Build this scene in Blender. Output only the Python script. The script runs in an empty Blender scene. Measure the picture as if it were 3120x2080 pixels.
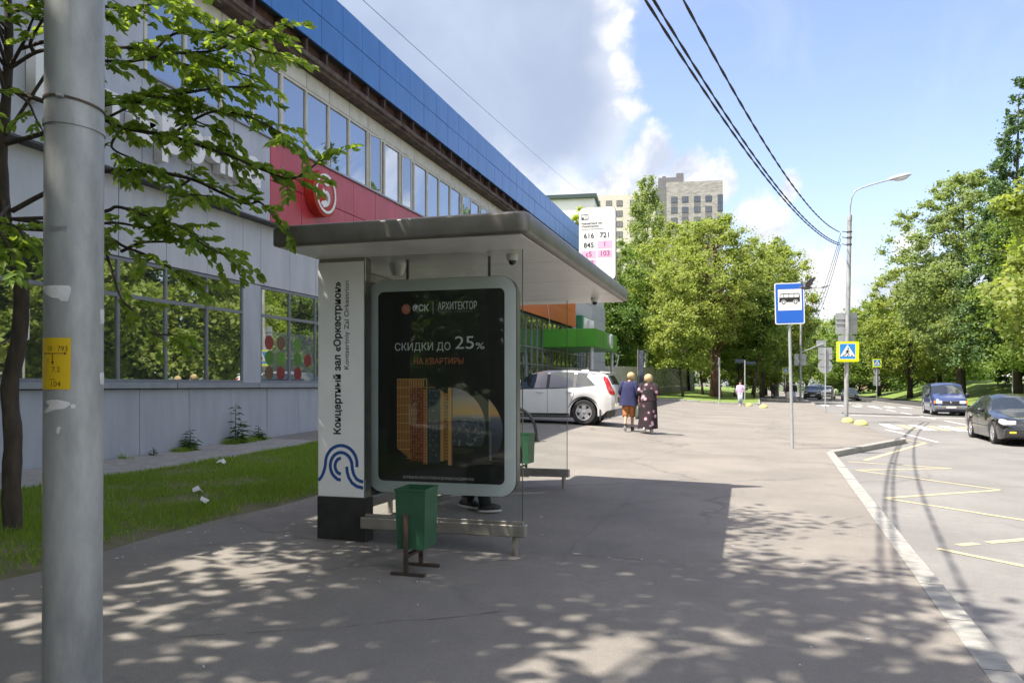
import bpy, bmesh, math, random
import numpy as np
from mathutils import Vector, Matrix, Euler

# ------------------------------------------------------------------ camera, sky, sun, exposure
S = bpy.context.scene
COL = S.collection
YAW = math.radians(16.45)
cam_d = bpy.data.cameras.new('camera')
cam_d.sensor_width = 36.0
cam_d.lens = 36.0 * 2438.0 / 3120.0
cam_d.shift_y = 132.0 / 3120.0
cam_d.clip_start = 0.05
cam_d.clip_end = 6000
cam = bpy.data.objects.new('camera', cam_d)
COL.objects.link(cam)
cam.location = (0, 0, 1.5)
cam.rotation_euler = (math.radians(90), 0, YAW)
S.camera = cam
S.view_settings.view_transform = 'Standard'
S.view_settings.look = 'None'
S.view_settings.exposure = 2.38
S.view_settings.gamma = 1.0
S.view_settings.use_curve_mapping = False
S.render.engine = 'CYCLES'
S.cycles.max_bounces = 8
S.cycles.diffuse_bounces = 4
S.cycles.transparent_max_bounces = 24
S.cycles.use_denoising = True

SUN_EL = math.radians(58)
SUN_H = (-0.80, -0.60)                       # horizontal direction towards the sun
sun_d = bpy.data.lights.new('sun', 'SUN')
sun_d.energy = 2.0
sun_d.angle = math.radians(0.5)
sun_d.color = (1.0, 0.93, 0.82)
sun = bpy.data.objects.new('sun', sun_d)
COL.objects.link(sun)
to_sun = Vector((SUN_H[0] * math.cos(SUN_EL), SUN_H[1] * math.cos(SUN_EL), math.sin(SUN_EL)))
sun.rotation_euler = to_sun.to_track_quat('Z', 'Y').to_euler()
sun.location = (0, 0, 40)

W = bpy.data.worlds.new('World')
S.world = W
W.use_nodes = True


def build_world():
    nt = W.node_tree
    N, L = nt.nodes, nt.links
    N.clear()

    def node(t, **kw):
        n = N.new(t)
        for k, v in kw.items():
            setattr(n, k, v)
        return n

    def math_(op, a, b=None, c=None, clamp=False):
        n = node('ShaderNodeMath', operation=op, use_clamp=clamp)
        for i, v in enumerate((a, b, c)):
            if v is None:
                continue
            if isinstance(v, (int, float)):
                n.inputs[i].default_value = v
            else:
                L.new(v, n.inputs[i])
        return n.outputs[0]

    def smooth(v, a, b, t0=0.0, t1=1.0):
        n = node('ShaderNodeMapRange', interpolation_type='SMOOTHSTEP')
        L.new(v, n.inputs[0])
        n.inputs[1].default_value, n.inputs[2].default_value = a, b
        n.inputs[3].default_value, n.inputs[4].default_value = t0, t1
        return n.outputs[0]

    def mix(f, a, b):
        n = node('ShaderNodeMix', data_type='RGBA')
        if isinstance(f, (int, float)):
            n.inputs[0].default_value = f
        else:
            L.new(f, n.inputs[0])
        for i, v in ((6, a), (7, b)):
            if isinstance(v, tuple):
                n.inputs[i].default_value = (*v, 1)
            else:
                L.new(v, n.inputs[i])
        return n.outputs[2]

    tc = node('ShaderNodeTexCoord')
    d0 = tc.outputs['Generated']

    def noise(scale, detail, rough, vec=d0, dist=0.0):
        n = node('ShaderNodeTexNoise')
        n.inputs['Scale'].default_value = scale
        n.inputs['Detail'].default_value = detail
        n.inputs['Roughness'].default_value = rough
        n.inputs['Distortion'].default_value = dist
        L.new(vec, n.inputs['Vector'])
        return n

    def vmath(op, a, b):
        n = node('ShaderNodeVectorMath', operation=op)
        for i, v in enumerate((a, b)):
            if isinstance(v, tuple):
                n.inputs[i].default_value = v
            else:
                L.new(v, n.inputs[i])
        return n

    def warp(scale, amt, detail, rough=0.6):
        n = noise(scale, detail, rough)
        off = vmath('SUBTRACT', n.outputs['Color'], (0.5, 0.5, 0.5)).outputs[0]
        sc = node('ShaderNodeVectorMath', operation='SCALE')
        L.new(off, sc.inputs[0])
        sc.inputs['Scale'].default_value = amt
        return sc.outputs[0]

    sky = node('ShaderNodeTexSky', sky_type='NISHITA')
    sky.sun_disc = False
    sky.sun_elevation = SUN_EL
    sky.sun_rotation = math.atan2(SUN_H[0], SUN_H[1]) % (2 * math.pi)
    sky.altitude = 150
    sky.air_density = 1.0
    sky.dust_density = 1.6
    sky.ozone_density = 1.0

    wv = vmath('ADD', vmath('ADD', d0, warp(9, 0.085, 7, 0.62)).outputs[0], warp(3.0, 0.10, 3)).outputs[0]
    wn = vmath('NORMALIZE', wv, (0, 0, 0)).outputs[0]
    soft = vmath('NORMALIZE', vmath('ADD', d0, warp(4.0, 0.12, 4)).outputs[0], (0, 0, 0)).outputs[0]

    ct, st = math.cos(YAW), math.sin(YAW)

    def direction(px, py):                      # a direction of the sky named by where it stands in the photograph
        l, e = (px - 1560) / 2438.0, (1172 - py) / 2438.0
        return Vector((ct * l - st, st * l + ct, e)).normalized()

    def blob(px, py, r, edge, vec):
        dt = vmath('DOT_PRODUCT', vec, tuple(direction(px, py))).outputs['Value']
        return smooth(dt, math.cos(math.radians(r + edge)), math.cos(math.radians(max(r - edge, 0.2))))

    def union(items, vec):
        out = None
        for (px, py, r, e) in items:
            b = blob(px, py, r, e, vec)
            out = b if out is None else math_('MAXIMUM', out, b)
        return out

    grey = union([(1250, 60, 11.5, 2.0), (1540, 110, 7.2, 1.3), (1700, 300, 4.6, 1.0), (1740, 130, 4.4, .9), (1480, 370, 6.0, 1.8), (1000, -250, 13, 3),
                  (1250, -500, 13, 3)], wn)
    core = union([(1220, 80, 10.5, 5.0), (1540, 200, 6.6, 3.0), (1680, 330, 4.2, 1.8), (1700, 140, 3.6, 1.4), (1420, 330, 5.0, 2.5), (1200, -300, 12, 6)], soft)
    white = union([(1890, 10, 1.2, .5), (1895, 120, 1.2, .4), (1915, 235, .8, .35), (1890, 330, .9, .4), (1965, 430, 1.1, .4), (2060, 500, 1.4, .5),
                   (1930, 500, 1.4, .5), (2150, 500, 1.1, .5), (1990, 560, 1.9, .8), (1860, 580, 2.0, .9), (1700, 580, 2.2, 1.1), (1560, 520, 2.2, 1.1),
                   (2280, 610, 1.4, .6), (2400, 540, .8, .4), (2330, 660, 1.5, .7), (2480, 850, 2.0, 1.1), (2630, 980, 2.3, 1.5),
                   (2770, 765, .7, .45), (2740, 870, 1.0, .7), (2860, 1010, 2.6, 2.0), (2300, 980, 3.4, 2.4)], wn)
    # broken cumulus round the unseen sky, set brighter and warmer to fill the shade
    fwd = vmath('DOT_PRODUCT', d0, (-st, ct, 0.0)).outputs['Value']
    away = smooth(fwd, 0.80, 0.62)
    gn = noise(2.6, 8, 0.62, d0, 0.4).outputs['Fac']
    other = math_('MULTIPLY', smooth(gn, 0.50, 0.60), away)
    other_core = math_('MULTIPLY', smooth(gn, 0.56, 0.74), away)

    wisp = noise(7, 9, 0.7, d0, 0.8).outputs['Fac']
    veil = math_('MULTIPLY', smooth(wisp, 0.42, 0.75), 0.22)
    low = smooth(node_sep_z(node, L, d0), 0.26, 0.02, 0.0, 0.5)
    # the blue, a little paler than the clear-air model near the horizon
    tn = node('ShaderNodeMix', data_type='RGBA', blend_type='MULTIPLY')
    tn.inputs[0].default_value = 1.0
    L.new(sky.outputs[0], tn.inputs[6])
    tn.inputs[7].default_value = (0.79, 0.725, 0.785, 1)
    blue = tn.outputs[2]
    base = mix(math_('MAXIMUM', veil, low), blue, (2.0, 2.2, 2.58))
    puff = noise(16, 8, 0.62, d0, 0.3).outputs['Fac']
    wcol = mix(smooth(puff, 0.34, 0.62), (1.7, 1.88, 2.3), (2.85, 2.85, 2.9))
    gtex = smooth(noise(5, 6, 0.55, d0, 0.3).outputs['Fac'], 0.3, 0.7)
    gcol = mix(gtex, (1.22, 1.45, 1.95), (1.56, 1.82, 2.32))
    gshade = mix(core, (2.15, 2.3, 2.62), gcol)
    c1 = mix(grey, base, gshade)
    c2 = mix(math_('MULTIPLY', white, math_('SUBTRACT', 1.0, math_('MULTIPLY', core, 0.85))), c1, wcol)
    ocol = mix(other_core, (7.6, 7.1, 6.4), (3.6, 3.7, 3.9))
    c3 = mix(other, c2, ocol)
    bg = node('ShaderNodeBackground')
    L.new(c3, bg.inputs[0])
    bg.inputs[1].default_value = 0.078
    out = node('ShaderNodeOutputWorld')
    L.new(bg.outputs[0], out.inputs[0])


def node_sep_z(node, L, v):
    n = node('ShaderNodeSeparateXYZ')
    L.new(v, n.inputs[0])
    return n.outputs['Z']


build_world()

rnd = random.Random(7)
PI = math.pi


def R(a):
    return math.radians(a)


# ------------------------------------------------------------------ materials
MATS = {}


def mat(name, col, col2=None, scale=4.0, rough=0.6, metal=0.0, bump=0.0, bscale=60.0, spec=0.5, coat=0.0, detail=5.0, low=0.35, high=0.65, stretch=None, rough2=None):
    if name in MATS:
        return MATS[name]
    m = bpy.data.materials.new(name)
    m.use_nodes = True
    nt = m.node_tree
    N, L = nt.nodes, nt.links
    p = N['Principled BSDF']
    p.inputs['Roughness'].default_value = rough
    p.inputs['Metallic'].default_value = metal
    p.inputs['Specular IOR Level'].default_value = spec
    p.inputs['Coat Weight'].default_value = coat
    p.inputs['Coat Roughness'].default_value = 0.04
    p.inputs['Base Color'].default_value = (*col, 1)
    g = N.new('ShaderNodeNewGeometry')
    vec = g.outputs['Position']
    if stretch:
        vm = N.new('ShaderNodeVectorMath')
        vm.operation = 'MULTIPLY'
        L.new(vec, vm.inputs[0])
        vm.inputs[1].default_value = stretch
        vec = vm.outputs[0]
    if col2 is not None:
        n = N.new('ShaderNodeTexNoise')
        n.inputs['Scale'].default_value = scale
        n.inputs['Detail'].default_value = detail
        n.inputs['Roughness'].default_value = 0.62
        L.new(vec, n.inputs['Vector'])
        r = N.new('ShaderNodeMapRange')
        L.new(n.outputs['Fac'], r.inputs[0])
        r.inputs[1].default_value, r.inputs[2].default_value = low, high
        mx = N.new('ShaderNodeMix')
        mx.data_type = 'RGBA'
        L.new(r.outputs[0], mx.inputs[0])
        mx.inputs[6].default_value = (*col, 1)
        mx.inputs[7].default_value = (*col2, 1)
        L.new(mx.outputs[2], p.inputs['Base Color'])
        if rough2 is not None:
            r2 = N.new('ShaderNodeMapRange')
            L.new(n.outputs['Fac'], r2.inputs[0])
            r2.inputs[1].default_value, r2.inputs[2].default_value = low, high
            r2.inputs[3].default_value, r2.inputs[4].default_value = rough, rough2
            L.new(r2.outputs[0], p.inputs['Roughness'])
    if bump:
        n = N.new('ShaderNodeTexNoise')
        n.inputs['Scale'].default_value = bscale
        n.inputs['Detail'].default_value = 6
        L.new(vec, n.inputs['Vector'])
        b = N.new('ShaderNodeBump')
        b.inputs['Strength'].default_value = bump
        b.inputs['Distance'].default_value = 0.02
        L.new(n.outputs['Fac'], b.inputs['Height'])
        L.new(b.outputs[0], p.inputs['Normal'])
    MATS[name] = m
    return m


def asphalt(name, c1, c2, speck, cracks=0.0, patch=0.25):
    """Old asphalt: large stains, fine aggregate, thin cracks."""
    m = bpy.data.materials.new(name)
    m.use_nodes = True
    nt = m.node_tree
    N, L = nt.nodes, nt.links
    p = N['Principled BSDF']
    p.inputs['Roughness'].default_value = 0.88
    p.inputs['Specular IOR Level'].default_value = 0.25
    g = N.new('ShaderNodeNewGeometry')

    def noise(s, d, r=0.6):
        n = N.new('ShaderNodeTexNoise')
        n.inputs['Scale'].default_value = s
        n.inputs['Detail'].default_value = d
        n.inputs['Roughness'].default_value = r
        L.new(g.outputs['Position'], n.inputs['Vector'])
        return n.outputs['Fac']

    def rng(v, a, b, c=0.0, d=1.0):
        r = N.new('ShaderNodeMapRange')
        L.new(v, r.inputs[0])
        for i, x in enumerate((a, b, c, d)):
            r.inputs[i + 1].default_value = x
        return r.outputs[0]

    def mx(f, a, b, blend='MIX'):
        n = N.new('ShaderNodeMix')
        n.data_type = 'RGBA'
        n.blend_type = blend
        if isinstance(f, float):
            n.inputs[0].default_value = f
        else:
            L.new(f, n.inputs[0])
        for i, v in ((6, a), (7, b)):
            if isinstance(v, tuple):
                n.inputs[i].default_value = (*v, 1)
            else:
                L.new(v, n.inputs[i])
        return n.outputs[2]

    base = mx(rng(noise(0.55, 6), .36, .62), c1, tuple(x * .92 for x in c2))
    base = mx(rng(noise(9.0, 7, .75), .42, .70, 0, .55), base, tuple(x * .74 for x in c1))
    base = mx(rng(noise(38.0, 4, .7), .60, .72, 0, .5), base, tuple(x * 1.3 for x in c1))
    stain = mx(rng(noise(2.7, 8, .7), .55, .78, 0, patch), base, tuple(x * .55 for x in c1))
    fine = mx(rng(noise(150, 3, .8), .35, .65, 0, 1), tuple(1 - speck for _ in range(3)), tuple(1 + speck for _ in range(3)))
    col = mx(1.0, stain, fine, 'MULTIPLY')
    if cracks:
        v = N.new('ShaderNodeTexVoronoi')
        v.feature = 'DISTANCE_TO_EDGE'
        v.inputs['Scale'].default_value = 0.42
        wn = N.new('ShaderNodeTexNoise')
        wn.inputs['Scale'].default_value = 1.7
        wn.inputs['Detail'].default_value = 7
        L.new(g.outputs['Position'], wn.inputs['Vector'])
        ad = N.new('ShaderNodeMix')
        ad.data_type = 'RGBA'
        ad.inputs[0].default_value = 0.45
        L.new(g.outputs['Position'], ad.inputs[6])
        L.new(wn.outputs['Color'], ad.inputs[7])
        L.new(ad.outputs[2], v.inputs['Vector'])
        cr = rng(v.outputs['Distance'], 0.0, 0.016, 1, 0)
        gate = rng(noise(0.35, 2), .42, .55)
        ml = N.new('ShaderNodeMath')
        ml.operation = 'MULTIPLY'
        L.new(cr, ml.inputs[0])
        L.new(gate, ml.inputs[1])
        m2 = N.new('ShaderNodeMath')
        m2.operation = 'MULTIPLY'
        L.new(ml.outputs[0], m2.inputs[0])
        m2.inputs[1].default_value = cracks * .6
        col = mx(m2.outputs[0], col, tuple(x * .3 for x in c1))
    L.new(col, p.inputs['Base Color'])
    b = N.new('ShaderNodeBump')
    b.inputs['Strength'].default_value = 0.35
    b.inputs['Distance'].default_value = 0.006
    L.new(noise(110, 4, .7), b.inputs['Height'])
    L.new(b.outputs[0], p.inputs['Normal'])
    MATS[name] = m
    return m


def leafmat(name, dark, light, trans=0.35, tcol=None):
    """Leaf colours that differ from leaf to leaf, with light passing through the blade."""
    m = bpy.data.materials.new(name)
    m.use_nodes = True
    nt = m.node_tree
    N, L = nt.nodes, nt.links
    p = N['Principled BSDF']
    p.inputs['Roughness'].default_value = 0.55
    p.inputs['Specular IOR Level'].default_value = 0.35
    at = N.new('ShaderNodeAttribute')
    at.attribute_name = 'tint'
    mx = N.new('ShaderNodeMix')
    mx.data_type = 'RGBA'
    L.new(at.outputs['Fac'], mx.inputs[0])
    mx.inputs[6].default_value = (*dark, 1)
    mx.inputs[7].default_value = (*light, 1)
    L.new(mx.outputs[2], p.inputs['Base Color'])
    tr = N.new('ShaderNodeBsdfTranslucent')
    hs = N.new('ShaderNodeMix')
    hs.data_type = 'RGBA'
    hs.inputs[0].default_value = 0.5
    L.new(mx.outputs[2], hs.inputs[6])
    hs.inputs[7].default_value = (*(tcol or (light[0] * 1.5, light[1] * 1.6, light[2] * .6)), 1)
    L.new(hs.outputs[2], tr.inputs['Color'])
    ms = N.new('ShaderNodeMixShader')
    ms.inputs[0].default_value = trans
    L.new(p.outputs[0], ms.inputs[1])
    L.new(tr.outputs[0], ms.inputs[2])
    L.new(ms.outputs[0], N['Material Output'].inputs['Surface'])
    MATS[name] = m
    return m


def mirror_glass(name, dark, refl, tint=(1, 1, 1), graze=.35):
    """Window glass with a dim room behind it: a dark body under a strong clear reflection."""
    m = bpy.data.materials.new(name)
    m.use_nodes = True
    nt = m.node_tree
    N, L = nt.nodes, nt.links
    p = N['Principled BSDF']
    p.inputs['Base Color'].default_value = (*dark, 1)
    p.inputs['Roughness'].default_value = 0.5
    p.inputs['Specular IOR Level'].default_value = 0.0
    gl = N.new('ShaderNodeBsdfGlossy')
    gl.inputs['Roughness'].default_value = 0.012
    gl.inputs['Color'].default_value = (*tint, 1)
    lw = N.new('ShaderNodeLayerWeight')
    lw.inputs[0].default_value = 0.35
    r = N.new('ShaderNodeMapRange')
    L.new(lw.outputs['Facing'], r.inputs[0])
    r.inputs[3].default_value, r.inputs[4].default_value = refl, min(refl + graze, .95)
    ms = N.new('ShaderNodeMixShader')
    L.new(r.outputs[0], ms.inputs[0])
    L.new(p.outputs[0], ms.inputs[1])
    L.new(gl.outputs[0], ms.inputs[2])
    L.new(ms.outputs[0], N['Material Output'].inputs['Surface'])
    MATS[name] = m
    return m


def clear_glass(name, tint, refl=0.06):
    m = bpy.data.materials.new(name)
    m.use_nodes = True
    nt = m.node_tree
    N, L = nt.nodes, nt.links
    N.remove(N['Principled BSDF'])
    t = N.new('ShaderNodeBsdfTransparent')
    t.inputs[0].default_value = (*tint, 1)
    gl = N.new('ShaderNodeBsdfGlossy')
    gl.inputs['Roughness'].default_value = 0.02
    fr = N.new('ShaderNodeFresnel')
    fr.inputs[0].default_value = 1.30
    ad = N.new('ShaderNodeMath')
    ad.operation = 'ADD'
    L.new(fr.outputs[0], ad.inputs[0])
    ad.inputs[1].default_value = refl
    ms = N.new('ShaderNodeMixShader')
    L.new(ad.outputs[0], ms.inputs[0])
    L.new(t.outputs[0], ms.inputs[1])
    L.new(gl.outputs[0], ms.inputs[2])
    L.new(ms.outputs[0], N['Material Output'].inputs['Surface'])
    MATS[name] = m
    return m


# ------------------------------------------------------------------ building objects
WM = {}                                          # world matrix of every object built here


def tag(o, label=None, cat=None, group=None, kind=None):
    if label:
        o['label'] = label
    if cat:
        o['category'] = cat
    if group:
        o['group'] = group
    if kind:
        o['kind'] = kind
    return o


def link(o, parent=None, world=None):
    world = world or Matrix.Identity(4)
    COL.objects.link(o)
    if parent is not None:
        o.parent = parent
        o.matrix_parent_inverse = WM[parent.name].inverted()
    o.matrix_basis = world
    WM[o.name] = world.copy()
    return o


def empty(name, loc=(0, 0, 0), rz=0.0, **kw):
    o = bpy.data.objects.new(name, None)
    o.empty_display_size = 0.2
    link(o, None, Matrix.Translation(loc) @ Matrix.Rotation(rz, 4, 'Z'))
    return tag(o, **kw)


def copy_tree(o, parent=None):
    c = o.copy()
    COL.objects.link(c)
    if parent is not None:
        c.parent = parent
    WM[c.name] = WM[o.name].copy()
    for ch in o.children:
        copy_tree(ch, c)
    return c


def place(o, loc, rz=0.0):
    o.location = loc
    o.rotation_euler = (0, 0, rz)
    return o


class G:
    """Collects shapes, then links them as one mesh object."""

    def __init__(self):
        self.v, self.f, self.m = [], [], []
        self.mi = 0

    def mat(self, i):
        self.mi = i
        return self

    def add(self, vs, fs):
        b = len(self.v)
        self.v.extend([tuple(x) for x in vs])
        for f in fs:
            self.f.append(tuple(b + i for i in f))
            self.m.append(self.mi)
        return self

    def box(self, x0, x1, y0, y1, z0, z1, M=None):
        vs = [(x0, y0, z0), (x1, y0, z0), (x1, y1, z0), (x0, y1, z0), (x0, y0, z1), (x1, y0, z1), (x1, y1, z1), (x0, y1, z1)]
        if M is not None:
            vs = [M @ Vector(p) for p in vs]
        return self.add(vs, [(0, 3, 2, 1), (4, 5, 6, 7), (0, 1, 5, 4), (1, 2, 6, 5), (2, 3, 7, 6), (3, 0, 4, 7)])

    def bbox(self, x0, x1, y0, y1, z0, z1, b=0.01):
        """a box with its edges planed off"""
        bm = bmesh.new()
        bmesh.ops.create_cube(bm, size=1.0)
        for v in bm.verts:
            v.co = Vector(((x0 + x1) / 2 + v.co.x * (x1 - x0), (y0 + y1) / 2 + v.co.y * (y1 - y0), (z0 + z1) / 2 + v.co.z * (z1 - z0)))
        bmesh.ops.bevel(bm, geom=bm.edges[:], offset=b, segments=1, affect='EDGES')
        bm.verts.index_update()
        self.add([v.co for v in bm.verts], [[v.index for v in f.verts] for f in bm.faces])
        bm.free()
        return self

    def tube(self, pts, r, n=8, cap=True):
        pts = [Vector(p) for p in pts]
        rs = r if isinstance(r, (list, tuple)) else [r] * len(pts)
        vs, fs = [], []
        up = None
        for i, p in enumerate(pts):
            d = (pts[min(i + 1, len(pts) - 1)] - pts[max(i - 1, 0)]).normalized()
            if up is None:
                a = Vector((0, 0, 1)) if abs(d.z) < .9 else Vector((1, 0, 0))
                up = (a - d * a.dot(d)).normalized()
            else:
                up = (up - d * up.dot(d)).normalized()
            sd = d.cross(up)
            for k in range(n):
                t = 2 * PI * k / n
                vs.append(p + (up * math.cos(t) + sd * math.sin(t)) * rs[i])
        for i in range(len(pts) - 1):
            for k in range(n):
                a, b = i * n + k, i * n + (k + 1) % n
                fs.append((a, b, b + n, a + n))
        if cap:
            fs.append(tuple(range(n))[::-1])
            fs.append(tuple(range((len(pts) - 1) * n, len(pts) * n)))
        return self.add(vs, fs)

    def ring(self, c, R_, r, axis='Z', n=20, k=6):
        pts = []
        vs, fs = [], []
        for i in range(n):
            t = 2 * PI * i / n
            for j in range(k):
                s = 2 * PI * j / k
                a, b, h = (R_ + r * math.cos(s)) * math.cos(t), (R_ + r * math.cos(s)) * math.sin(t), r * math.sin(s)
                p = {'Z': (a, b, h), 'X': (h, a, b), 'Y': (a, h, b)}[axis]
                vs.append((c[0] + p[0], c[1] + p[1], c[2] + p[2]))
        for i in range(n):
            for j in range(k):
                fs.append((i * k + j, ((i + 1) % n) * k + j, ((i + 1) % n) * k + (j + 1) % k, i * k + (j + 1) % k))
        return self.add(vs, fs)

    def lathe(self, prof, c=(0, 0, 0), axis='Z', n=24, cap=True):
        vs, fs = [], []
        for (r, h) in prof:
            for k in range(n):
                t = 2 * PI * k / n
                a, b = r * math.cos(t), r * math.sin(t)
                p = {'Z': (a, b, h), 'X': (h, a, b), 'Y': (b, h, a)}[axis]
                vs.append((c[0] + p[0], c[1] + p[1], c[2] + p[2]))
        for i in range(len(prof) - 1):
            for k in range(n):
                a, b = i * n + k, i * n + (k + 1) % n
                fs.append((a, b, b + n, a + n))
        if cap:
            fs.append(tuple(range(n))[::-1])
            fs.append(tuple(range((len(prof) - 1) * n, len(prof) * n)))
        return self.add(vs, fs)

    def ell(self, c, r, n=12, k=8, M=None):
        vs, fs = [], []
        for i in range(k + 1):
            ph = PI * i / k
            for j in range(n):
                t = 2 * PI * j / n
                p = Vector((r[0] * math.sin(ph) * math.cos(t), r[1] * math.sin(ph) * math.sin(t), r[2] * math.cos(ph)))
                if M is not None:
                    p = M @ p
                vs.append(Vector(c) + p)
        for i in range(k):
            for j in range(n):
                fs.append((i * n + j, (i + 1) * n + j, (i + 1) * n + (j + 1) % n, i * n + (j + 1) % n))
        return self.add(vs, fs)

    def prism(self, poly, a, b, axis='Y'):
        """poly: 2-D outline (counter-clockwise seen from the front), extruded from a to b along axis"""
        n = len(poly)

        def P(q, h):
            return {'Y': (q[0], h, q[1]), 'X': (h, q[0], q[1]), 'Z': (q[0], q[1], h)}[axis]
        vs = [P(q, a) for q in poly] + [P(q, b) for q in poly]
        fs = [tuple(range(n)), tuple(range(2 * n - 1, n - 1, -1))]
        for i in range(n):
            j = (i + 1) % n
            fs.append((j, i, i + n, j + n))
        return self.add(vs, fs)

    def band(self, pts, w, a, b, axis='Y'):
        """a flat ribbon of width w along 2-D points"""
        L_, R_ = [], []
        n = len(pts)
        for i in range(n):
            p, q = Vector(pts[max(i - 1, 0)]), Vector(pts[min(i + 1, n - 1)])
            d = (q - p).normalized()
            nn = Vector((-d.y, d.x)) * w / 2
            L_.append((pts[i][0] + nn.x, pts[i][1] + nn.y))
            R_.append((pts[i][0] - nn.x, pts[i][1] - nn.y))
        for i in range(n - 1):
            self.prism([L_[i], L_[i + 1], R_[i + 1], R_[i]], a, b, axis)
        return self

    def mesh(self, name, mats, smooth=False):
        me = bpy.data.meshes.new(name)
        me.from_pydata(self.v, [], self.f)
        for m in (mats if isinstance(mats, (list, tuple)) else [mats]):
            me.materials.append(m)
        me.polygons.foreach_set('material_index', self.m)
        me.update()
        bm = bmesh.new()
        bm.from_mesh(me)
        bmesh.ops.recalc_face_normals(bm, faces=bm.faces)
        bm.to_mesh(me)
        bm.free()
        if smooth:
            me.polygons.foreach_set('use_smooth', [True] * len(me.polygons))
            if smooth != 'all':
                try:
                    me.set_sharp_from_angle(angle=R(38))
                except Exception:
                    pass
        return me

    def build(self, name, mats, parent=None, world=None, smooth=False, **kw):
        o = bpy.data.objects.new(name, self.mesh(name, mats, smooth))
        if world is None and parent is not None:
            world = WM[parent.name] if kw.pop('local', True) else Matrix.Identity(4)
        kw.pop('local', None)
        link(o, parent, world)
        return tag(o, **kw)


def inst(name, me, parent, world):
    o = bpy.data.objects.new(name, me)
    return link(o, parent, world)


FRONT = Matrix.Rotation(PI / 2, 4, 'X')          # lettering that stands up and faces -Y


def text_mesh(s, size, m, bold=0.0, depth=0.001, align='CENTER', space=1.0, squeeze=1.0, width=None, base=False):
    c = bpy.data.curves.new('lettering', 'FONT')
    c.body = s
    c.size = size
    c.offset = bold
    c.extrude = depth
    c.align_x = align
    c.align_y = 'BOTTOM_BASELINE' if base else 'CENTER'
    c.space_character = space
    c.resolution_u = 4
    o = bpy.data.objects.new('lettering', c)
    me = bpy.data.meshes.new_from_object(o)
    bpy.data.objects.remove(o)
    bpy.data.curves.remove(c)
    me.materials.clear()
    me.materials.append(m)
    co = np.empty(len(me.vertices) * 3, 'f')
    me.vertices.foreach_get('co', co)
    co = co.reshape(-1, 3)
    if width is not None:
        w = co[:, 0].max() - co[:, 0].min()
        squeeze = width / w
    co[:, 0] *= squeeze
    me.vertices.foreach_set('co', co.ravel())
    me.update()
    return me


def lettering(s, size, m, parent, M, name='lettering', **kw):
    return inst(name, text_mesh(s, size, m, **kw), parent, WM[parent.name] @ M)


def arc(cx, cy, r, a0, a1, n=16):
    return [(cx + r * math.cos(R(a0 + (a1 - a0) * i / n)), cy + r * math.sin(R(a0 + (a1 - a0) * i / n))) for i in range(n + 1)]


def rrect(x0, x1, y0, y1, r, n=5):
    return arc(x1 - r, y1 - r, r, 0, 90, n) + arc(x0 + r, y1 - r, r, 90, 180, n) + arc(x0 + r, y0 + r, r, 180, 270, n) + arc(x1 - r, y0 + r, r, 270, 360, n)


def smooth01(t):
    t = min(max(t, 0.0), 1.0)
    return t * t * (3 - 2 * t)


def mesh_np(name, verts, faces, mats, attr=None, smooth=False):
    """Fast mesh from numpy arrays; faces is (n, k)."""
    me = bpy.data.meshes.new(name)
    n, k = faces.shape
    me.vertices.add(len(verts))
    me.vertices.foreach_set('co', verts.astype('f').ravel())
    me.loops.add(n * k)
    me.loops.foreach_set('vertex_index', faces.astype('i').ravel())
    me.polygons.add(n)
    me.polygons.foreach_set('loop_start', np.arange(0, n * k, k, dtype='i'))
    me.polygons.foreach_set('loop_total', np.full(n, k, dtype='i'))
    for m in (mats if isinstance(mats, (list, tuple)) else [mats]):
        me.materials.append(m)
    if attr is not None:
        a = me.attributes.new('tint', 'FLOAT', 'FACE')
        a.data.foreach_set('value', attr.astype('f'))
    me.update(calc_edges=True)
    if smooth:
        me.polygons.foreach_set('use_smooth', np.ones(n, dtype=bool))
    return me
# ------------------------------------------------------------------ the lie of the land
def clamp(x, a=0.0, b=1.0):
    return min(max(x, a), b)


def kerb_x(y):                                   # edge between the pavement and the road on our side
    if y <= 19.3:
        return 1.27 + .03 * y
    if y <= 25:
        return 1.85 + (4.35 - 1.85) * (y - 19.3) / 5.7
    if y <= 67:
        return 4.35 + .018 * (y - 25)
    return 5.1 + .03 * (y - 67)


def far_x(y):
    return 12.9 - .006 * y


def rise(y):
    return .0065 * clamp(y - 7, 0, 23)


def slope(x, y):
    return -.024 * (clamp(x, -10.5, 60) + 2) + rise(y) + .05 * clamp((y - 12) / 9) * clamp(-2 - x, 0, 2.6)


def z_road(x, y):
    return slope(x, y) - .12


def z_pave(x, y):
    d = clamp((y - 25.5) / 2.0) * clamp((66.5 - y) / 2.0)
    k = kerb_x(y)
    return slope(x, y) - .117 * d * smooth01((x - (k - 1.6)) / 1.6)


def z_lawn(x, y):                                # the grass across the road, with its mound
    b = z_road(far_x(y), y) + .22
    t = clamp((x - far_x(y) - 4) / 8)
    m = 1.75 * math.exp(-((x - 24) / 11) ** 2 - ((y - 104) / 26) ** 2)
    return b + .35 * t + m * smooth01(t * 1.3)


def z_wood(x, y):                                # grass under the trees beyond the shop
    return slope(x, y) + .10 + .3 * clamp((y - 60) / 20)


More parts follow.
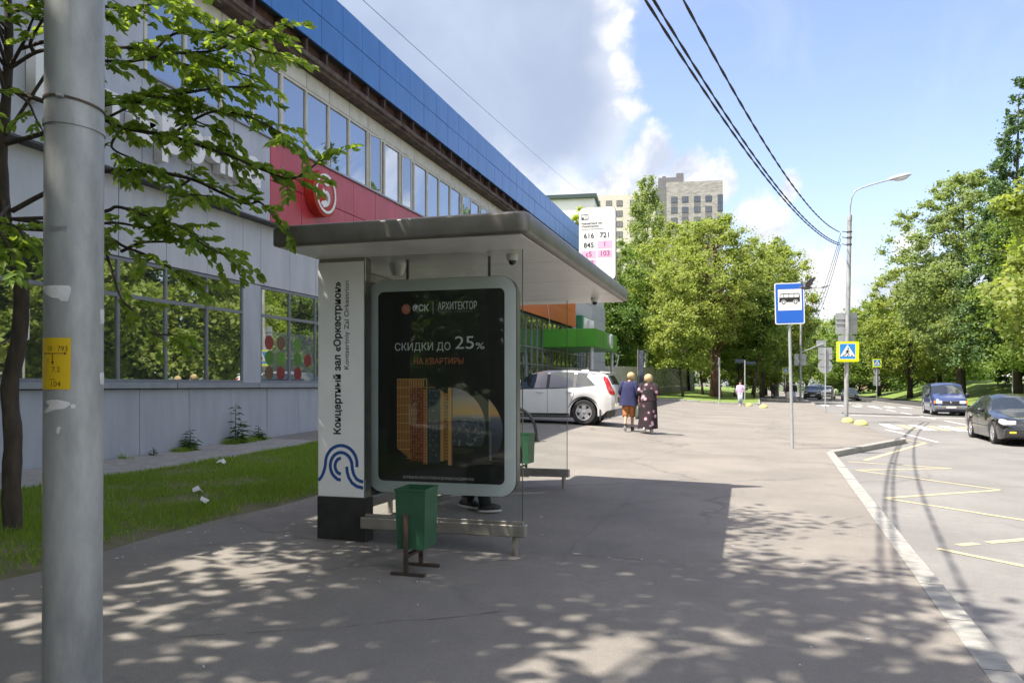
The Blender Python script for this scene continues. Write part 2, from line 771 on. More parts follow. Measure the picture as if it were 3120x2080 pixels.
M_PAVE = asphalt('old_asphalt', (.240, .220, .195), (.200, .185, .166), .20, .75, .45)
M_ROAD = asphalt('road_asphalt', (.226, .220, .209), (.192, .187, .180), .24, .6, .35)
M_DARKPAVE = asphalt('dark_asphalt', (.075, .074, .074), (.06, .06, .062), .10, 0.0)
M_CONC = mat('concrete', (.33, .31, .28), (.24, .225, .20), 6, .9, bump=.25, bscale=80)
M_KERB = mat('kerb_concrete', (.335, .33, .30), (.225, .218, .20), 9, .85, bump=.2, bscale=90)
M_SOIL = mat('soil', (.085, .105, .03), (.16, .135, .085), 3.0, .95, bump=.5, bscale=40)
M_GRASSG = mat('turf', (.105, .175, .025), (.165, .225, .045), 1.6, .9, bump=.6, bscale=30)
M_WHITE_PAINT = mat('road_paint_white', (.72, .71, .67), (.42, .41, .38), 9, .7, low=.45, high=.75)
M_YELLOW_PAINT = mat('road_paint_yellow', (.50, .43, .24), (.30, .28, .215), 10, .75, low=.40, high=.72)
M_YELLOW_FADED = mat('road_paint_yellow_faded', (.40, .35, .22), (.26, .25, .22), 8, .8)


def sheet(name, ys, left, right, n, zf, m, label=None, kind='structure'):
    vs, fs = [], []
    for y in ys:
        a, b = left(y), right(y)
        for i in range(n + 1):
            x = a + (b - a) * i / n
            vs.append((x, y, zf(x, y)))
    for j in range(len(ys) - 1):
        for i in range(n):
            k = j * (n + 1) + i
            fs.append((k, k + 1, k + n + 2, k + n + 1))
    g = G()
    g.add(vs, fs)
    return g.build(name, m, smooth='all', kind=kind, label=label)


def ystep(a, b, s):
    n = max(1, int(round((b - a) / s)))
    return [a + (b - a) * i / n for i in range(n + 1)]


YS_NEAR = ystep(-14, 19.3, 1.1) + ystep(19.3, 25, .6)[1:] + ystep(25, 67, 1.0)[1:] + ystep(67, 220, 4)[1:]
yn = [y for y in YS_NEAR if y <= 15.5] + [15.5]
yp = [15.5] + [y for y in YS_NEAR if 15.6 < y < 58.5] + [58.5]
yf = [58.5] + [y for y in YS_NEAR if y > 58.6]
g_ = G()
for ys, left in ((yn, lambda y: -5.3 + .08 * math.sin(y * 1.7) + .05 * math.sin(y * 4.3)), (yp, lambda y: -10.36), (yf, lambda y: .7 + .01 * (y - 58))):
    vs, fs = [], []
    n = 30
    for y in ys:
        a, b = left(y), kerb_x(y) - .17
        for i in range(n + 1):
            x = a + (b - a) * i / n
            vs.append((x, y, z_pave(x, y)))
    for j in range(len(ys) - 1):
        for i in range(n):
            k = j * (n + 1) + i
            fs.append((k, k + 1, k + n + 2, k + n + 1))
    g_.add(vs, fs)
g_.build('pavement', M_PAVE, smooth='all', kind='structure', label='pale worn asphalt pavement that widens into the plaza')

sheet('road', YS_NEAR, lambda y: kerb_x(y) - .17, lambda y: far_x(y) + .05, 16, z_road, M_ROAD, 'grey asphalt road with a bus bay on our side')
sheet('far_pavement', ystep(-14, 220, 4), lambda y: far_x(y) + .2, lambda y: far_x(y) + 4.0, 3, lambda x, y: z_road(far_x(y), y) + .13, M_DARKPAVE,
      'dark asphalt footpath along the far kerb')
sheet('lawn', ystep(-14, 260, 3.5), lambda y: far_x(y) + 4.0, lambda y: 120, 34, z_lawn, M_GRASSG, 'sunny green lawn with a low mound across the road')
sheet('woodland_floor', [58.6] + ystep(60, 240, 4), lambda y: -70, lambda y: .68 + .01 * (y - 58), 26, z_wood, M_GRASSG, 'grass under the trees beyond the shop')
sheet('apron', ystep(-14, 15.5, 1.2) , lambda y: -10.38, lambda y: -8.72 + .1 * math.sin(y * .9), 6, lambda x, y: slope(x, y) + .012, M_CONC,
      'narrow worn concrete strip along the foot of the shop wall')
sheet('verge', ystep(-14, 15.5, .25), lambda y: -8.80, lambda y: -5.26 + .08 * math.sin(y * 1.7) + .05 * math.sin(y * 4.3), 16,
      lambda x, y: slope(x, y) + .018 + .012 * math.sin(x * 5 + y * 3) * math.sin(y * 2.1) - .045 * smooth01((x + 5.75) / .45), M_SOIL, 'earth of the grass strip between wall and pavement')
g_ = G()
g_.add([(-2500, -2500, -1.6), (2500, -2500, -1.6), (2500, 2500, -1.6), (-2500, 2500, -1.6)], [(0, 1, 2, 3)])
g_.build('ground', mat('far_ground', (.06, .09, .025), (.09, .11, .04), .05, .95), kind='structure')


# kerbs: one stone after another
def kerb_run(name, ys, fx, side, h0, label, w=.175, step=1.0):
    root = empty(name, (fx(ys[0]), ys[0], 0), kind='structure', label=label)
    pts = []
    y = ys[0]
    while y < ys[1]:
        pts.append(y)
        dx = (fx(y + .05) - fx(y)) / .05
        y += step / math.hypot(1, dx)
    pts.append(ys[1])
    for a, b in zip(pts[:-1], pts[1:]):
        x0, x1 = fx(a + 1e-4), fx(b - 1e-4)
        d = Vector((x1 - x0, b - a, 0))
        ln = d.length
        d.normalize()
        nrm = Vector((d.y, -d.x, 0))
        za, zb = z_pave(x0 - .2, a) + h0, z_pave(x1 - .2, b) + h0
        if side > 0:
            za, zb = z_road(x0, a) + h0, z_road(x1, b) + h0
        jz = rnd.uniform(-.004, .004)
        g = G()
        p0 = Vector((x0, a, 0)) + d * .005
        p1 = Vector((x1, b, 0)) - d * .005
        q0, q1 = (p0 - nrm * w, p1 - nrm * w) if side < 0 else (p0 + nrm * w, p1 + nrm * w)
        c = .012
        ins = -nrm if side < 0 else nrm
        prof0 = [(p0, -.3), (p0, -c), (p0 + ins * c, 0), (q0, 0), (q0, -.3)]
        prof1 = [(p1, -.3), (p1, -c), (p1 + ins * c, 0), (q1, 0), (q1, -.3)]
        vs = [(p.x, p.y, za + jz + z) for p, z in prof0] + [(p.x, p.y, zb + jz + z) for p, z in prof1]
        fs = [(0, 1, 6, 5), (1, 2, 7, 6), (2, 3, 8, 7), (3, 4, 9, 8), (4, 3, 2, 1, 0), (5, 6, 7, 8, 9)]
        g.add(vs, fs)
        g.build('kerbstone', M_KERB, root, world=Matrix.Identity(4))
    return root


kerb_run('kerb', (-6, 19.3), kerb_x, -1, .006, 'pale kerb beside the bus bay')
kerb_run('kerb', (19.3, 25.3), kerb_x, -1, .012, 'kerb that cuts out to the road at the end of the bus bay')
kerb_run('kerb', (67, 140), kerb_x, -1, .012, 'distant kerb past the side turning', step=2.0)
kerb_run('far_kerb', (18, 150), far_x, 1, .15, 'pale kerb on the far side of the road', step=2.5)


def z_at(x, y):
    return z_road(x, y) + .004


def flat_strip(g, pts, w, zf=None, lift=.004):
    """a painted line on the road: its own thin sheet"""
    zf = zf or z_road
    for (x0, y0), (x1, y1) in zip(pts[:-1], pts[1:]):
        d = Vector((x1 - x0, y1 - y0))
        ln = d.length
        d.normalize()
        n = Vector((-d.y, d.x)) * w / 2
        k = max(1, int(ln / .8))
        vs, fs = [], []
        for i in range(k + 1):
            t = i / k
            px, py = x0 + (x1 - x0) * t, y0 + (y1 - y0) * t
            for s in (-1, 1):
                qx, qy = px + n.x * s, py + n.y * s
                vs.append((qx, qy, zf(qx, qy) + lift))
        for i in range(k):
            fs.append((2 * i, 2 * i + 1, 2 * i + 3, 2 * i + 2))
        g.add(vs, fs)
    return g


zig = [(3.95, 18.05), (1.98, 16.75), (3.95, 14.75), (1.92, 12.9), (4.0, 11.0), (1.84, 9.25), (3.9, 7.35), (1.75, 5.5), (3.9, 3.6), (1.7, 1.7)]
zr = empty('bus_stop_marking', (2.9, 12, 0), kind='structure', label='yellow zigzag line painted in the bus bay')
flat_strip(G(), [(2.05, 18.45), (3.95, 18.05)], .10).build('line', M_YELLOW_PAINT, zr, world=Matrix.Identity(4))
for i, (a, b) in enumerate(zip(zig[:-1], zig[1:])):
    d = (Vector(b) - Vector(a)).normalized() * .06
    if i == 4:                                   # the worn stroke with its gaps
        for t0, t1 in ((0, .70), (.76, .86)):
            p, q = Vector(a).lerp(Vector(b), t0), Vector(a).lerp(Vector(b), t1)
            flat_strip(G(), [tuple(p), tuple(q)], .11).build('line', M_YELLOW_PAINT, zr, world=Matrix.Identity(4))
        continue
    flat_strip(G(), [(a[0] + d.x, a[1] + d.y), (b[0] - d.x * .2, b[1] - d.y * .2)], .09, lift=.004 + .001 * (i % 2)).build('line', M_YELLOW_PAINT, zr, world=Matrix.Identity(4))
yl = G()
flat_strip(yl, [(2.45, 18.95), (4.85, 25.3)], .11)
flat_strip(yl, [(4.93, 25.35), (4.25, 26.9)], .11, lift=.005)
yl.build('bay_edge_line', M_YELLOW_PAINT, kind='structure')

cw = empty('crosswalk', (8, 34.5, 0), kind='structure', label='zebra crossing of white and faded yellow bars')
x = 5.15
k = 0
while x < 12.2:
    flat_strip(G(), [(x + .2, 32.7), (x + .32, 36.7)], .42).build('stripe', M_WHITE_PAINT, cw, world=Matrix.Identity(4))
    flat_strip(G(), [(x + .76, 32.75), (x + .88, 36.65)], .40, lift=.0045).build('faded_stripe', M_YELLOW_FADED, cw, world=Matrix.Identity(4))
    x += 1.12
cw2 = empty('crosswalk', (8, 69, 0), kind='structure', label='distant zebra crossing beyond the side turning')
for i in range(6):
    flat_strip(G(), [(5.9 + 1.2 * i, 67.5), (6.02 + 1.2 * i, 71.5)], .5).build('stripe', M_WHITE_PAINT, cw2, world=Matrix.Identity(4))
lane = empty('lane_line', (9, 60, 0), kind='structure', label='broken white line down the middle of the road')
for y0 in range(39, 64, 6):
    flat_strip(G(), [(8.75 + .008 * y0, y0), (8.75 + .008 * (y0 + 4), y0 + 4)], .13).build('dash', M_WHITE_PAINT, lane, world=Matrix.Identity(4))
for y0 in range(74, 150, 8):
    flat_strip(G(), [(8.75 + .008 * y0, y0), (8.75 + .008 * (y0 + 4), y0 + 4)], .14).build('dash', M_WHITE_PAINT, lane, world=Matrix.Identity(4))
flat_strip(G(), [(8.7 + .008 * 19, 19), (8.7 + .008 * 31, 31)], .14).build('centre_line', M_WHITE_PAINT, kind='structure')
flat_strip(G(), [(5.3, 47.0), (12.9, 47.4)], .35).build('stop_line', M_WHITE_PAINT, kind='structure')
flat_strip(G(), [(5.3, 25.9), (4.8, 31.8)], .10, lift=.006).build('edge_line', M_WHITE_PAINT, kind='structure')
# a low rubber hump across the road
vs, fs = [], []
n = 12
for i in range(n + 1):
    x = 5.2 + (12.9 - 5.2) * i / n
    for (dy, dz) in ((-.45, .003), (-.25, .05), (.25, .05), (.45, .003)):
        vs.append((x, 49.6 + dy, z_road(x, 49.6 + dy) + dz))
for i in range(n):
    for j in range(3):
        fs.append((i * 4 + j, i * 4 + j + 1, i * 4 + j + 5, i * 4 + j + 4))
g_ = G()
g_.add(vs, fs)
tag(g_.build('speed_hump', mat('rubber', (.05, .05, .05), (.10, .095, .09), 6, .85)), 'dark speed hump lying across the road before the white line', 'speed hump')


# ------------------------------------------------------------------ grass blades
def blades(name, n, xr, yr, zf, hmin, hmax, w, seed, label, m, keep=None):
    r = np.random.default_rng(seed)
    x = r.uniform(*xr, n)
    y = r.uniform(*yr, n)
    clump = np.sin(x * 2.3 + 1.7 * np.sin(y * 1.1)) * np.sin(y * 1.9 + np.sin(x * 1.3))
    ok = r.uniform(-1.3, 1, n) < clump + .55
    if keep is not None:
        ok &= keep(x, y, r)
    x, y, clump = x[ok], y[ok], clump[ok]
    n = len(x)
    z = np.array([zf(a, b) for a, b in zip(x, y)]) - .005
    h = r.uniform(hmin, hmax, n) * (1 + .35 * clump)
    a = r.uniform(0, 2 * PI, n)
    lean = r.uniform(.1, .8, n) * h
    la = r.uniform(0, 2 * PI, n)
    dx, dy = np.cos(a) * w / 2, np.sin(a) * w / 2
    base = np.stack([x, y, z], 1)
    p0 = base - np.stack([dx, dy, np.zeros(n)], 1)
    p1 = base + np.stack([dx, dy, np.zeros(n)], 1)
    tip = base + np.stack([np.cos(la) * lean, np.sin(la) * lean, h], 1)
    V = np.stack([p0, p1, tip], 1).reshape(-1, 3)
    F = np.arange(3 * n).reshape(-1, 3)
    me = mesh_np(name, V, F, m, np.clip(r.normal(.45, .28, n), 0, 1))
    o = bpy.data.objects.new(name, me)
    link(o)
    return tag(o, label, 'grass', kind='stuff')


M_BLADE = leafmat('grass_blade', (.13, .215, .025), (.27, .38, .05), .38)
blades('grass', 170000, (-8.75, -5.28), (-4, 15.4), lambda x, y: slope(x, y) + .02, .035, .085, .011, 3, 'short green grass growing on the strip along the wall', M_BLADE,
       lambda x, y, r: r.uniform(0, 1, len(x)) < np.clip((-5.25 - x + .16 * np.sin(y * 3) + .1 * np.sin(y * 7.7)) / .5, 0, 1))


# ------------------------------------------------------------------ the shop building
FX = -10.4
M_PANEL = mat('grey_cladding', (.40, .42, .475), (.335, .355, .405), 3.0, .42, bump=.02, bscale=8, stretch=(1, 1, .22))
M_PANEL2 = mat('grey_cladding_light', (.47, .485, .525), (.40, .415, .455), 3.0, .42, stretch=(1, 1, .22))
M_RED = mat('red_cladding', (.44, .042, .060), (.35, .032, .045), 3, .35, stretch=(1, 1, .25))
M_ORANGE = mat('orange_cladding', (.60, .12, .02), (.52, .10, .018), 1.5, .4)
M_BLUE = mat('blue_cladding', (.024, .145, .42), (.018, .115, .35), 2.5, .32, stretch=(1, 1, .25))
M_DARKGAP = mat('dark_backing', (.03, .031, .034), (.02, .02, .022), 3, .8)
M_ALU = mat('grey_window_frame', (.19, .205, .225), (.16, .175, .195), 5, .4)
M_CREAM = mat('cream_window_frame', (.56, .545, .47), (.47, .45, .38), 3, .55)
M_SILL = mat('metal_sill', (.30, .32, .37), (.24, .26, .30), 4, .35, metal=.2)
M_BROWN = mat('weathered_brick', (.105, .045, .032), (.055, .030, .024), 4, .9, bump=.6, bscale=30)
M_LEDGE = mat('weathered_ledge', (.115, .085, .068), (.045, .032, .027), 3.2, .92, bump=.7, bscale=18)
M_SHOPGLASS = mirror_glass('shop_glass', (.030, .036, .034), .34, (.93, 1.0, .90))
M_UPGLASS = mirror_glass('office_glass', (.045, .055, .075), .24, (.86, .93, 1.0))
M_STONEWALL = mat('plain_wall', (.22, .215, .21), (.17, .165, .16), 2, .8)

bld = empty('shop_building', (FX, 26, .2), label='two storey grey shop building with a blue panelled parapet', cat='building')
IDW = Matrix.Identity(4)
g = G()
g.box(-32, FX - .16, -10, 59.6, -.6, 11.2)
g.build('wall', M_DARKGAP, bld, world=IDW)
G().box(-31.9, FX - .2, -9.9, 59.5, 11.2, 11.3).build('roof', M_STONEWALL, bld, world=IDW)


def panels(name, y0, y1, pitch, z0, z1, x, m, gap=.016, th=.06, parent=bld, wob=.0):
    """cladding panels hung side by side, each its own object"""
    n = max(1, int(round((y1 - y0) / pitch)))
    p = (y1 - y0) / n
    zs = z0 if callable(z0) else None
    me = None
    for i in range(n):
        ya = y0 + i * p
        if zs or me is None:
            za = zs(ya + p / 2) if zs else z0
            g = G()
            g.bbox(-th, 0, -p / 2 + gap / 2, p / 2 - gap / 2, 0, z1 - za, .004)
            me = g.mesh(name, m)
        dx = rnd.uniform(-wob, wob)
        tilt = Matrix.Rotation(rnd.uniform(-.004, .004), 4, 'Y') @ Matrix.Rotation(rnd.uniform(-.004, .004), 4, 'Z') if wob else IDW
        inst(name, me, parent, Matrix.Translation((x + dx, ya + p / 2, za)) @ tilt)


# plinth under the windows
panels('plinth_panel', 0.0, 35.4, 1.31, lambda y: slope(-10.4, y) - .03, 1.42, FX, M_PANEL, wob=.002)
for i in range(14):
    G().bbox(FX - .12, FX + .085 + rnd.uniform(-.004, .004), -.4 + 2.62 * i, 2.2 + 2.62 * i - .006, 1.435, 1.535, .006).build('sill', M_SILL, bld, world=IDW)

# ground-floor windows: each bay one frame with a low and a high pane
BAY = 1.18


def shop_frame():
    g = G()
    w = .055
    for (a, b) in ((-BAY / 2, -BAY / 2 + w / 2), (BAY / 2 - w / 2, BAY / 2)):
        g.box(-.07, .0, a, b, 1.536, 3.70)
    for (a, b) in ((1.536, 1.60), (3.02, 3.085), (3.645, 3.70)):
        g.box(-.068, .002, -BAY / 2 + w / 2, BAY / 2 - w / 2, a, b)
    return g.mesh('window_frame', M_ALU)


def pane_mesh(w, h, th=.012, m=None):
    g = G()
    g.box(-th, 0, -w / 2, w / 2, 0, h)
    return g.mesh('pane', m)


fm = shop_frame()
pl = pane_mesh(BAY - .055, 3.02 - 1.60, m=M_SHOPGLASS)
ph = pane_mesh(BAY - .055, 3.645 - 3.085, m=M_SHOPGLASS)
groups = [(14.84 - 7 * BAY, 7), (15.49, 5), (22.05, 5), (28.6, 5)]
piers = []
for (y0, n) in groups:
    for i in range(n):
        yc = y0 + BAY * (i + .5)
        f = inst('window', fm, bld, Matrix.Translation((FX, yc, 0)))
        inst('pane', pl, f, Matrix.Translation((FX - .03, yc, 1.60)))
        inst('pane', ph, f, Matrix.Translation((FX - .03, yc, 3.085)))
    panels('panel', y0, y0 + n * BAY, BAY, 3.72, 5.08, FX, M_PANEL2, wob=.002)
    piers.append((y0 + n * BAY, y0 + n * BAY + .65))
for (a, b) in piers[:3] + [(5.95, 14.84 - 7 * BAY)]:
    G().bbox(FX - .06, FX + .004, a + .008, b - .008, 1.54, 3.70, .004).build('pier', M_PANEL, bld, world=IDW)
    G().bbox(FX - .06, FX, a + .008, b - .008, 3.72, 5.08, .004).build('panel', M_PANEL2, bld, world=IDW)
panels('panel', 0, 5.95, 1.19, 1.55, 5.08, FX, M_PANEL2)

# sign band over the ground floor, standing proud of the wall
BX = FX + .26
G().box(FX - .14, BX - .065, -2, 48, 5.10, 6.88).build('band_backing', M_DARKGAP, bld, world=IDW)
G().box(FX - .10, BX - .005, -2, 48, 5.085, 5.11).build('band_soffit', mat('dark_soffit', (.07, .075, .085), (.05, .052, .06), 3, .6), bld, world=IDW)
panels('band_panel', -.14, 15.46, 1.3, 5.115, 6.93, BX, M_PANEL, wob=.001)
panels('red_panel', 15.46, 29.76, 1.3, 5.115, 6.02, BX, M_RED, wob=.001)
panels('red_panel', 15.46, 29.76, 1.3, 6.035, 6.93, BX, M_RED, wob=.001)
panels('orange_panel', 29.76, 48.1, 1.31, 5.0, 5.92, BX, M_ORANGE, wob=.001)
panels('orange_panel', 29.76, 48.1, 1.31, 5.935, 6.93, BX, M_ORANGE, wob=.001)
G().bbox(FX - .05, BX + .05, -.1, 48, 6.935, 6.985, .004).build('band_flashing', M_SILL, bld, world=IDW)

# first floor
panels('panel', .9, 11.9, 1.1, 6.99, 8.05, FX, M_PANEL, wob=.001)
panels('panel', .9, 11.9, 1.1, 8.065, 9.12, FX, M_PANEL, wob=.001)
UP = 1.1


def office_frame(w, heavy):
    g = G()
    a = .075 if heavy else .04
    g.box(-.09, .012, -w / 2, -w / 2 + a, 6.99, 8.76)
    g.box(-.09, .01, w / 2 - .035, w / 2, 6.99, 8.76)
    g.box(-.085, .008, -w / 2 + a, w / 2 - .035, 6.99, 7.05)
    g.box(-.085, .008, -w / 2 + a, w / 2 - .035, 8.70, 8.76)
    return g.mesh('window_frame', M_CREAM)


fu = {h: office_frame(UP, h) for h in (0, 1)}
pu = pane_mesh(UP - .08, 1.65, m=M_UPGLASS)
lint = G().bbox(-.06, .015, -UP / 2 + .012, UP / 2 - .012, 8.77, 9.16, .004).mesh('lintel_panel', M_CREAM)
y = 11.9
i = 0
while y < 47.5:
    yc = y + UP / 2
    opened = i in (8, 10, 15, 17)
    f = inst('window', fu[1 if i % 4 == 0 else 0], bld, Matrix.Translation((FX, yc, 0)))
    if opened:                                   # a narrow sash that stands ajar beside a fixed light
        g = G()
        g.mat(0).box(-.03, .02, -.02, .02, 0, 1.62).box(-.03, .02, .46, .50, 0, 1.62).box(-.03, .02, .02, .46, 0, .045).box(-.03, .02, .02, .46, 1.575, 1.62)
        g.mat(1).box(-.008, .0, .02, .46, .045, 1.575)
        inst('sash', g.mesh('sash', [M_CREAM, M_UPGLASS]), f, Matrix.Translation((FX + .03, yc - UP / 2 + .08, 7.06)) @ Matrix.Rotation(R(-14 if i % 3 else -22), 4, 'Z'))
        g = G()
        g.box(-.085, .006, -.03, .03, 7.05, 8.70)
        g.box(-.012, 0, .03, UP / 2 - .04, 7.05, 8.70)
        inst('pane', g.mesh('pane', [M_UPGLASS]), f, Matrix.Translation((FX - .04, yc, 0)))
    else:
        inst('pane', pu, f, Matrix.Translation((FX - .03, yc + .02, 7.05)))
    inst('lintel_panel', lint, bld, Matrix.Translation((FX, yc, 0)))
    y += UP
    i += 1
panels('panel', y, 59.7, 1.1, 6.99, 8.05, FX, M_PANEL2)
panels('panel', y, 59.7, 1.1, 8.065, 9.16, FX, M_PANEL2)

# ledge, brick frieze with dark brackets, blue parapet
vs, fs = [], []
n = 150
for i in range(n + 1):
    yy = .5 + (59.6 - .5) * i / n
    j = lambda a: rnd.uniform(-a, a)
    for (xx, zz) in ((FX - .1, 9.17), (FX + .30 + j(.012), 9.19 + j(.012)), (FX + .32 + j(.012), 9.26 + j(.012)), (FX + .38 + j(.012), 9.28 + j(.01)), (FX + .38 + j(.012), 9.40 + j(.01)), (FX - .1, 9.43)):
        vs.append((xx, yy, zz))
for i in range(n):
    for k in range(5):
        fs.append((i * 6 + k, i * 6 + k + 1, i * 6 + k + 7, i * 6 + k + 6))
g = G()
g.add(vs, fs)
g.build('ledge', M_LEDGE, bld, world=IDW)
G().box(FX - .15, FX - .02, .5, 59.6, 9.40, 9.95).build('brick_frieze', M_BROWN, bld, world=IDW)
br = G().box(-.02, .17, -.045, .045, 9.42, 9.93).box(-.02, .2, -.03, .03, 9.86, 9.94).mesh('bracket', mat('dark_bracket', (.035, .022, .02), (.06, .03, .025), 5, .8))
for i in range(54):
    inst('bracket', br, bld, Matrix.Translation((FX, .75 + 1.09 * i + rnd.uniform(-.08, .08), 0)))
UX = FX + .22
G().box(FX - .14, UX - .065, .5, 59.6, 9.90, 11.40).build('parapet_backing', M_DARKGAP, bld, world=IDW)
panels('blue_panel', .32, 59.18, 1.09, 9.89, 10.635, UX, M_BLUE, gap=.012, wob=.0015)
panels('blue_panel', .32, 59.18, 1.09, 10.65, 11.42, UX, M_BLUE, gap=.012, wob=.0015)

# the glazed shopfront beyond, its orange corner, and the plain grey end
sf = empty('glazed_shopfront', (FX, 38, .2))
sf.parent = bld
sf.matrix_parent_inverse = WM[bld.name].inverted()
fr = G()
for yy in ystep(35.4, 54.4, 1.15):
    fr.box(FX - .07, FX + .02, yy - .03, yy + .03, .25, 4.95)
for zz in (.45, 2.5, 3.35, 4.9):
    fr.box(FX - .065, FX + .015, 35.4, 54.4, zz, zz + .07)
fr.build('shopfront_frame', M_ALU, sf, world=IDW)
pf = G().box(-.012, 0, -.54, .54, 0, 1).mesh('pane', M_SHOPGLASS)
for yy in ystep(35.4, 54.4, 1.15)[:-1]:
    for (z0, z1) in ((.53, 2.49), (2.58, 3.34), (3.43, 4.89)):
        inst('pane', pf, sf, Matrix.Translation((FX - .03, yy + .56, z0)) @ Matrix.Diagonal((1, 1, z1 - z0, 1)))
panels('panel', 48.1, 54.6, 1.3, 5.0, 5.92, FX + .05, M_PANEL2)
panels('panel', 48.1, 54.6, 1.3, 5.935, 6.93, FX + .05, M_PANEL2)
for zz in range(7):
    G().bbox(FX - .06, FX + .10, 54.62, 59.6, .15 + zz * 1.0, 1.135 + zz * 1.0, .006).build('end_panel', M_PANEL, bld, world=IDW)

# green entrance canopy on posts
M_GREEN = mat('green_canopy', (.055, .27, .018), (.045, .22, .015), 1.2, .35)
M_STEEL = mat('painted_steel', (.50, .51, .52), (.42, .43, .44), 6, .45)
cx1, cy0, cy1 = -7.57, 40.9, 47.9
can = G().bbox(FX + .02, cx1, cy0, cy1, 3.47, 4.43, .02).build('canopy', M_GREEN, bld, world=IDW)
for yy in (43.2, 45.6):
    G().box(FX + .5, cx1 + .004, yy - .008, yy + .008, 3.48, 4.425).build('seam', M_DARKGAP, can, world=IDW)
for xx in (-8.55,):
    G().box(xx - .008, xx + .008, cy0 - .004, cy0 + .03, 3.48, 4.425).build('seam', M_DARKGAP, can, world=IDW)
for (xx, yy) in ((cx1 - .25, cy1 - .3), (cx1 - .25, cy0 + .3), (-9.3, cy1 - .3)):
    G().tube([(xx, yy, .1), (xx, yy, 3.48)], .085, 12).build('canopy_post', M_STEEL, bld, world=IDW, smooth=True)
G().tube([(cx1 - .2, cy1 - .15, 3.47), (cx1 + .1, cy1 - .1, 3.2), (cx1 + .02, cy1 - .1, 2.7), (cx1 - .2, cy1 - .15, 2.5)], .05, 8).build('rain_pipe', M_STEEL, bld, world=IDW, smooth=True)
pts = [(FX + .3, 40.5 + .1 * i, 6.6 - .33 * i + .012 * i * i) for i in range(9)]
tag(G().tube(pts, .02, 5).build('hanging_cable', mat('pale_cable', (.6, .58, .55), rough=.6)), 'thin pale cable hanging down the orange cladding to the green canopy', 'cable')

# small lamp bracket under the office windows
sl = empty('wall_floodlight', (BX, 24.3, 6.4), label='small dark floodlight fixed to the red panels above the shelter', cat='floodlight')
G().box(BX, BX + .28, 24.27, 24.33, 6.55, 6.6).build('arm', M_STEEL, sl, world=IDW)
G().bbox(BX + .2, BX + .42, 24.12, 24.48, 6.30, 6.55, .02).build('housing', M_DARKGAP, sl, world=IDW)

# round emblem on the red cladding
M_LOGO_RED = mat('emblem_red', (.40, .028, .015), (.36, .022, .012), 3, .4)
M_LOGO_WHITE = mat('emblem_white', (.72, .72, .72), (.66, .66, .67), 3, .4)
ry, rz_, rr = 17.42, 6.15, .56
em = empty('round_emblem', (BX, ry, rz_), label='round red emblem with a white ringed figure 5 on the red cladding', cat='sign')
G().lathe([(rr * .96, 0), (rr, .02), (rr, .25), (rr * .95, .27)], (BX, ry, rz_), 'X', 40).build('disc', M_LOGO_RED, em, world=IDW, smooth=True)
ex = BX + .27


def em_p(u, v):
    return (ry + u * rr, rz_ + v * rr)


ring = G()
ring.band([em_p(*q) for q in arc(0, 0, .80, 62, 405, 44)], .062, ex + .001, ex + .016, 'X')
ring.build('ring', M_LOGO_WHITE, em, world=IDW)
five = G()
K5 = lambda u, v: em_p(u * .78 - .02, v * .78 - .05)
five.prism([K5(-.33, .30), K5(-.16, .20), K5(-.14, .10), K5(-.40, -.06)], ex + .001, ex + .018, 'X')
pts = arc(-.03, -.18, .30, 148, -70, 18) + [(-.10, -.52), (-.34, -.60)]
ws = [.05 + .22 * smooth01(i / 9) for i in range(len(pts))]
for a, b, w in zip(pts[:-1], pts[1:], ws):
    five.band([K5(*a), K5(*b)], w * rr, ex + .0012, ex + .0178, 'X')
five.prism([K5(-.46, -.44), K5(-.02, -.40), K5(.14, -.40), K5(-.05, -.62), K5(-.28, -.72), K5(-.52, -.60)], ex + .0014, ex + .0174, 'X')
five.build('figure', M_LOGO_WHITE, em, world=IDW)
five = G()
five.band([em_p(*q) for q in arc(.02, .66, .27, 205, 335, 14)], .062, ex + .0013, ex + .0165, 'X')
five.build('figure_top', M_LOGO_WHITE, em, world=IDW)

# big white letters on the grey band, half hidden by the tree
ONX = Matrix(((0, 0, 1, 0), (1, 0, 0, 0), (0, 1, 0, 0), (0, 0, 0, 1)))      # text that faces +X, reading towards +Y
ls = empty('letter_sign', (BX, 11.8, 5.8), label='large white raised letters on the grey band behind the tree branches', cat='sign')
word = 'Пятёрочка'
yy = 9.15
for ch in word:
    me = text_mesh(ch, 1.0, M_LOGO_WHITE, bold=.035, depth=.09, align='LEFT', base=True)
    w = max(v.co.x for v in me.vertices) - min(v.co.x for v in me.vertices)
    inst('letter', me, ls, Matrix.Translation((BX + .11, yy, 5.70)) @ ONX)
    yy += w + .085

# pharmacy sign over the canopy
ps = empty('pharmacy_sign', (FX + .3, 51.3, 5.0), label='green and white board with pharmacy lettering above the canopy', cat='sign')
G().bbox(FX + .06, FX + .42, 49.2, 53.3, 4.98, 5.86, .02).build('box', mat('sign_green', (.02, .16, .07), rough=.4), ps, world=IDW)
G().bbox(FX + .40, FX + .45, 49.75, 53.25, 5.06, 5.8, .01).build('face', mat('sign_face', (.55, .62, .58), rough=.4), ps, world=IDW)
inst('lettering', text_mesh('АПТЕКА', .72, mat('sign_white', (.85, .86, .85), rough=.4), bold=.015, depth=.02, width=3.1), ps, Matrix.Translation((FX + .47, 51.5, 5.43)) @ ONX)
rc = empty('canopy_emblem', (cx1, 45.4, 3.98), label='round white emblem on the front of the green canopy', cat='sign')
G().lathe([(.40, 0), (.42, .03), (.40, .12)], (cx1, 45.4, 3.98), 'X', 28).build('disc', M_LOGO_WHITE, rc, world=IDW, smooth=True)
lf = G()
lf.band([(45.4 + .27 * math.cos(R(t)), 3.98 + .27 * math.sin(R(t))) for t in range(0, 361, 20)], .05, cx1 + .121, cx1 + .128, 'X')
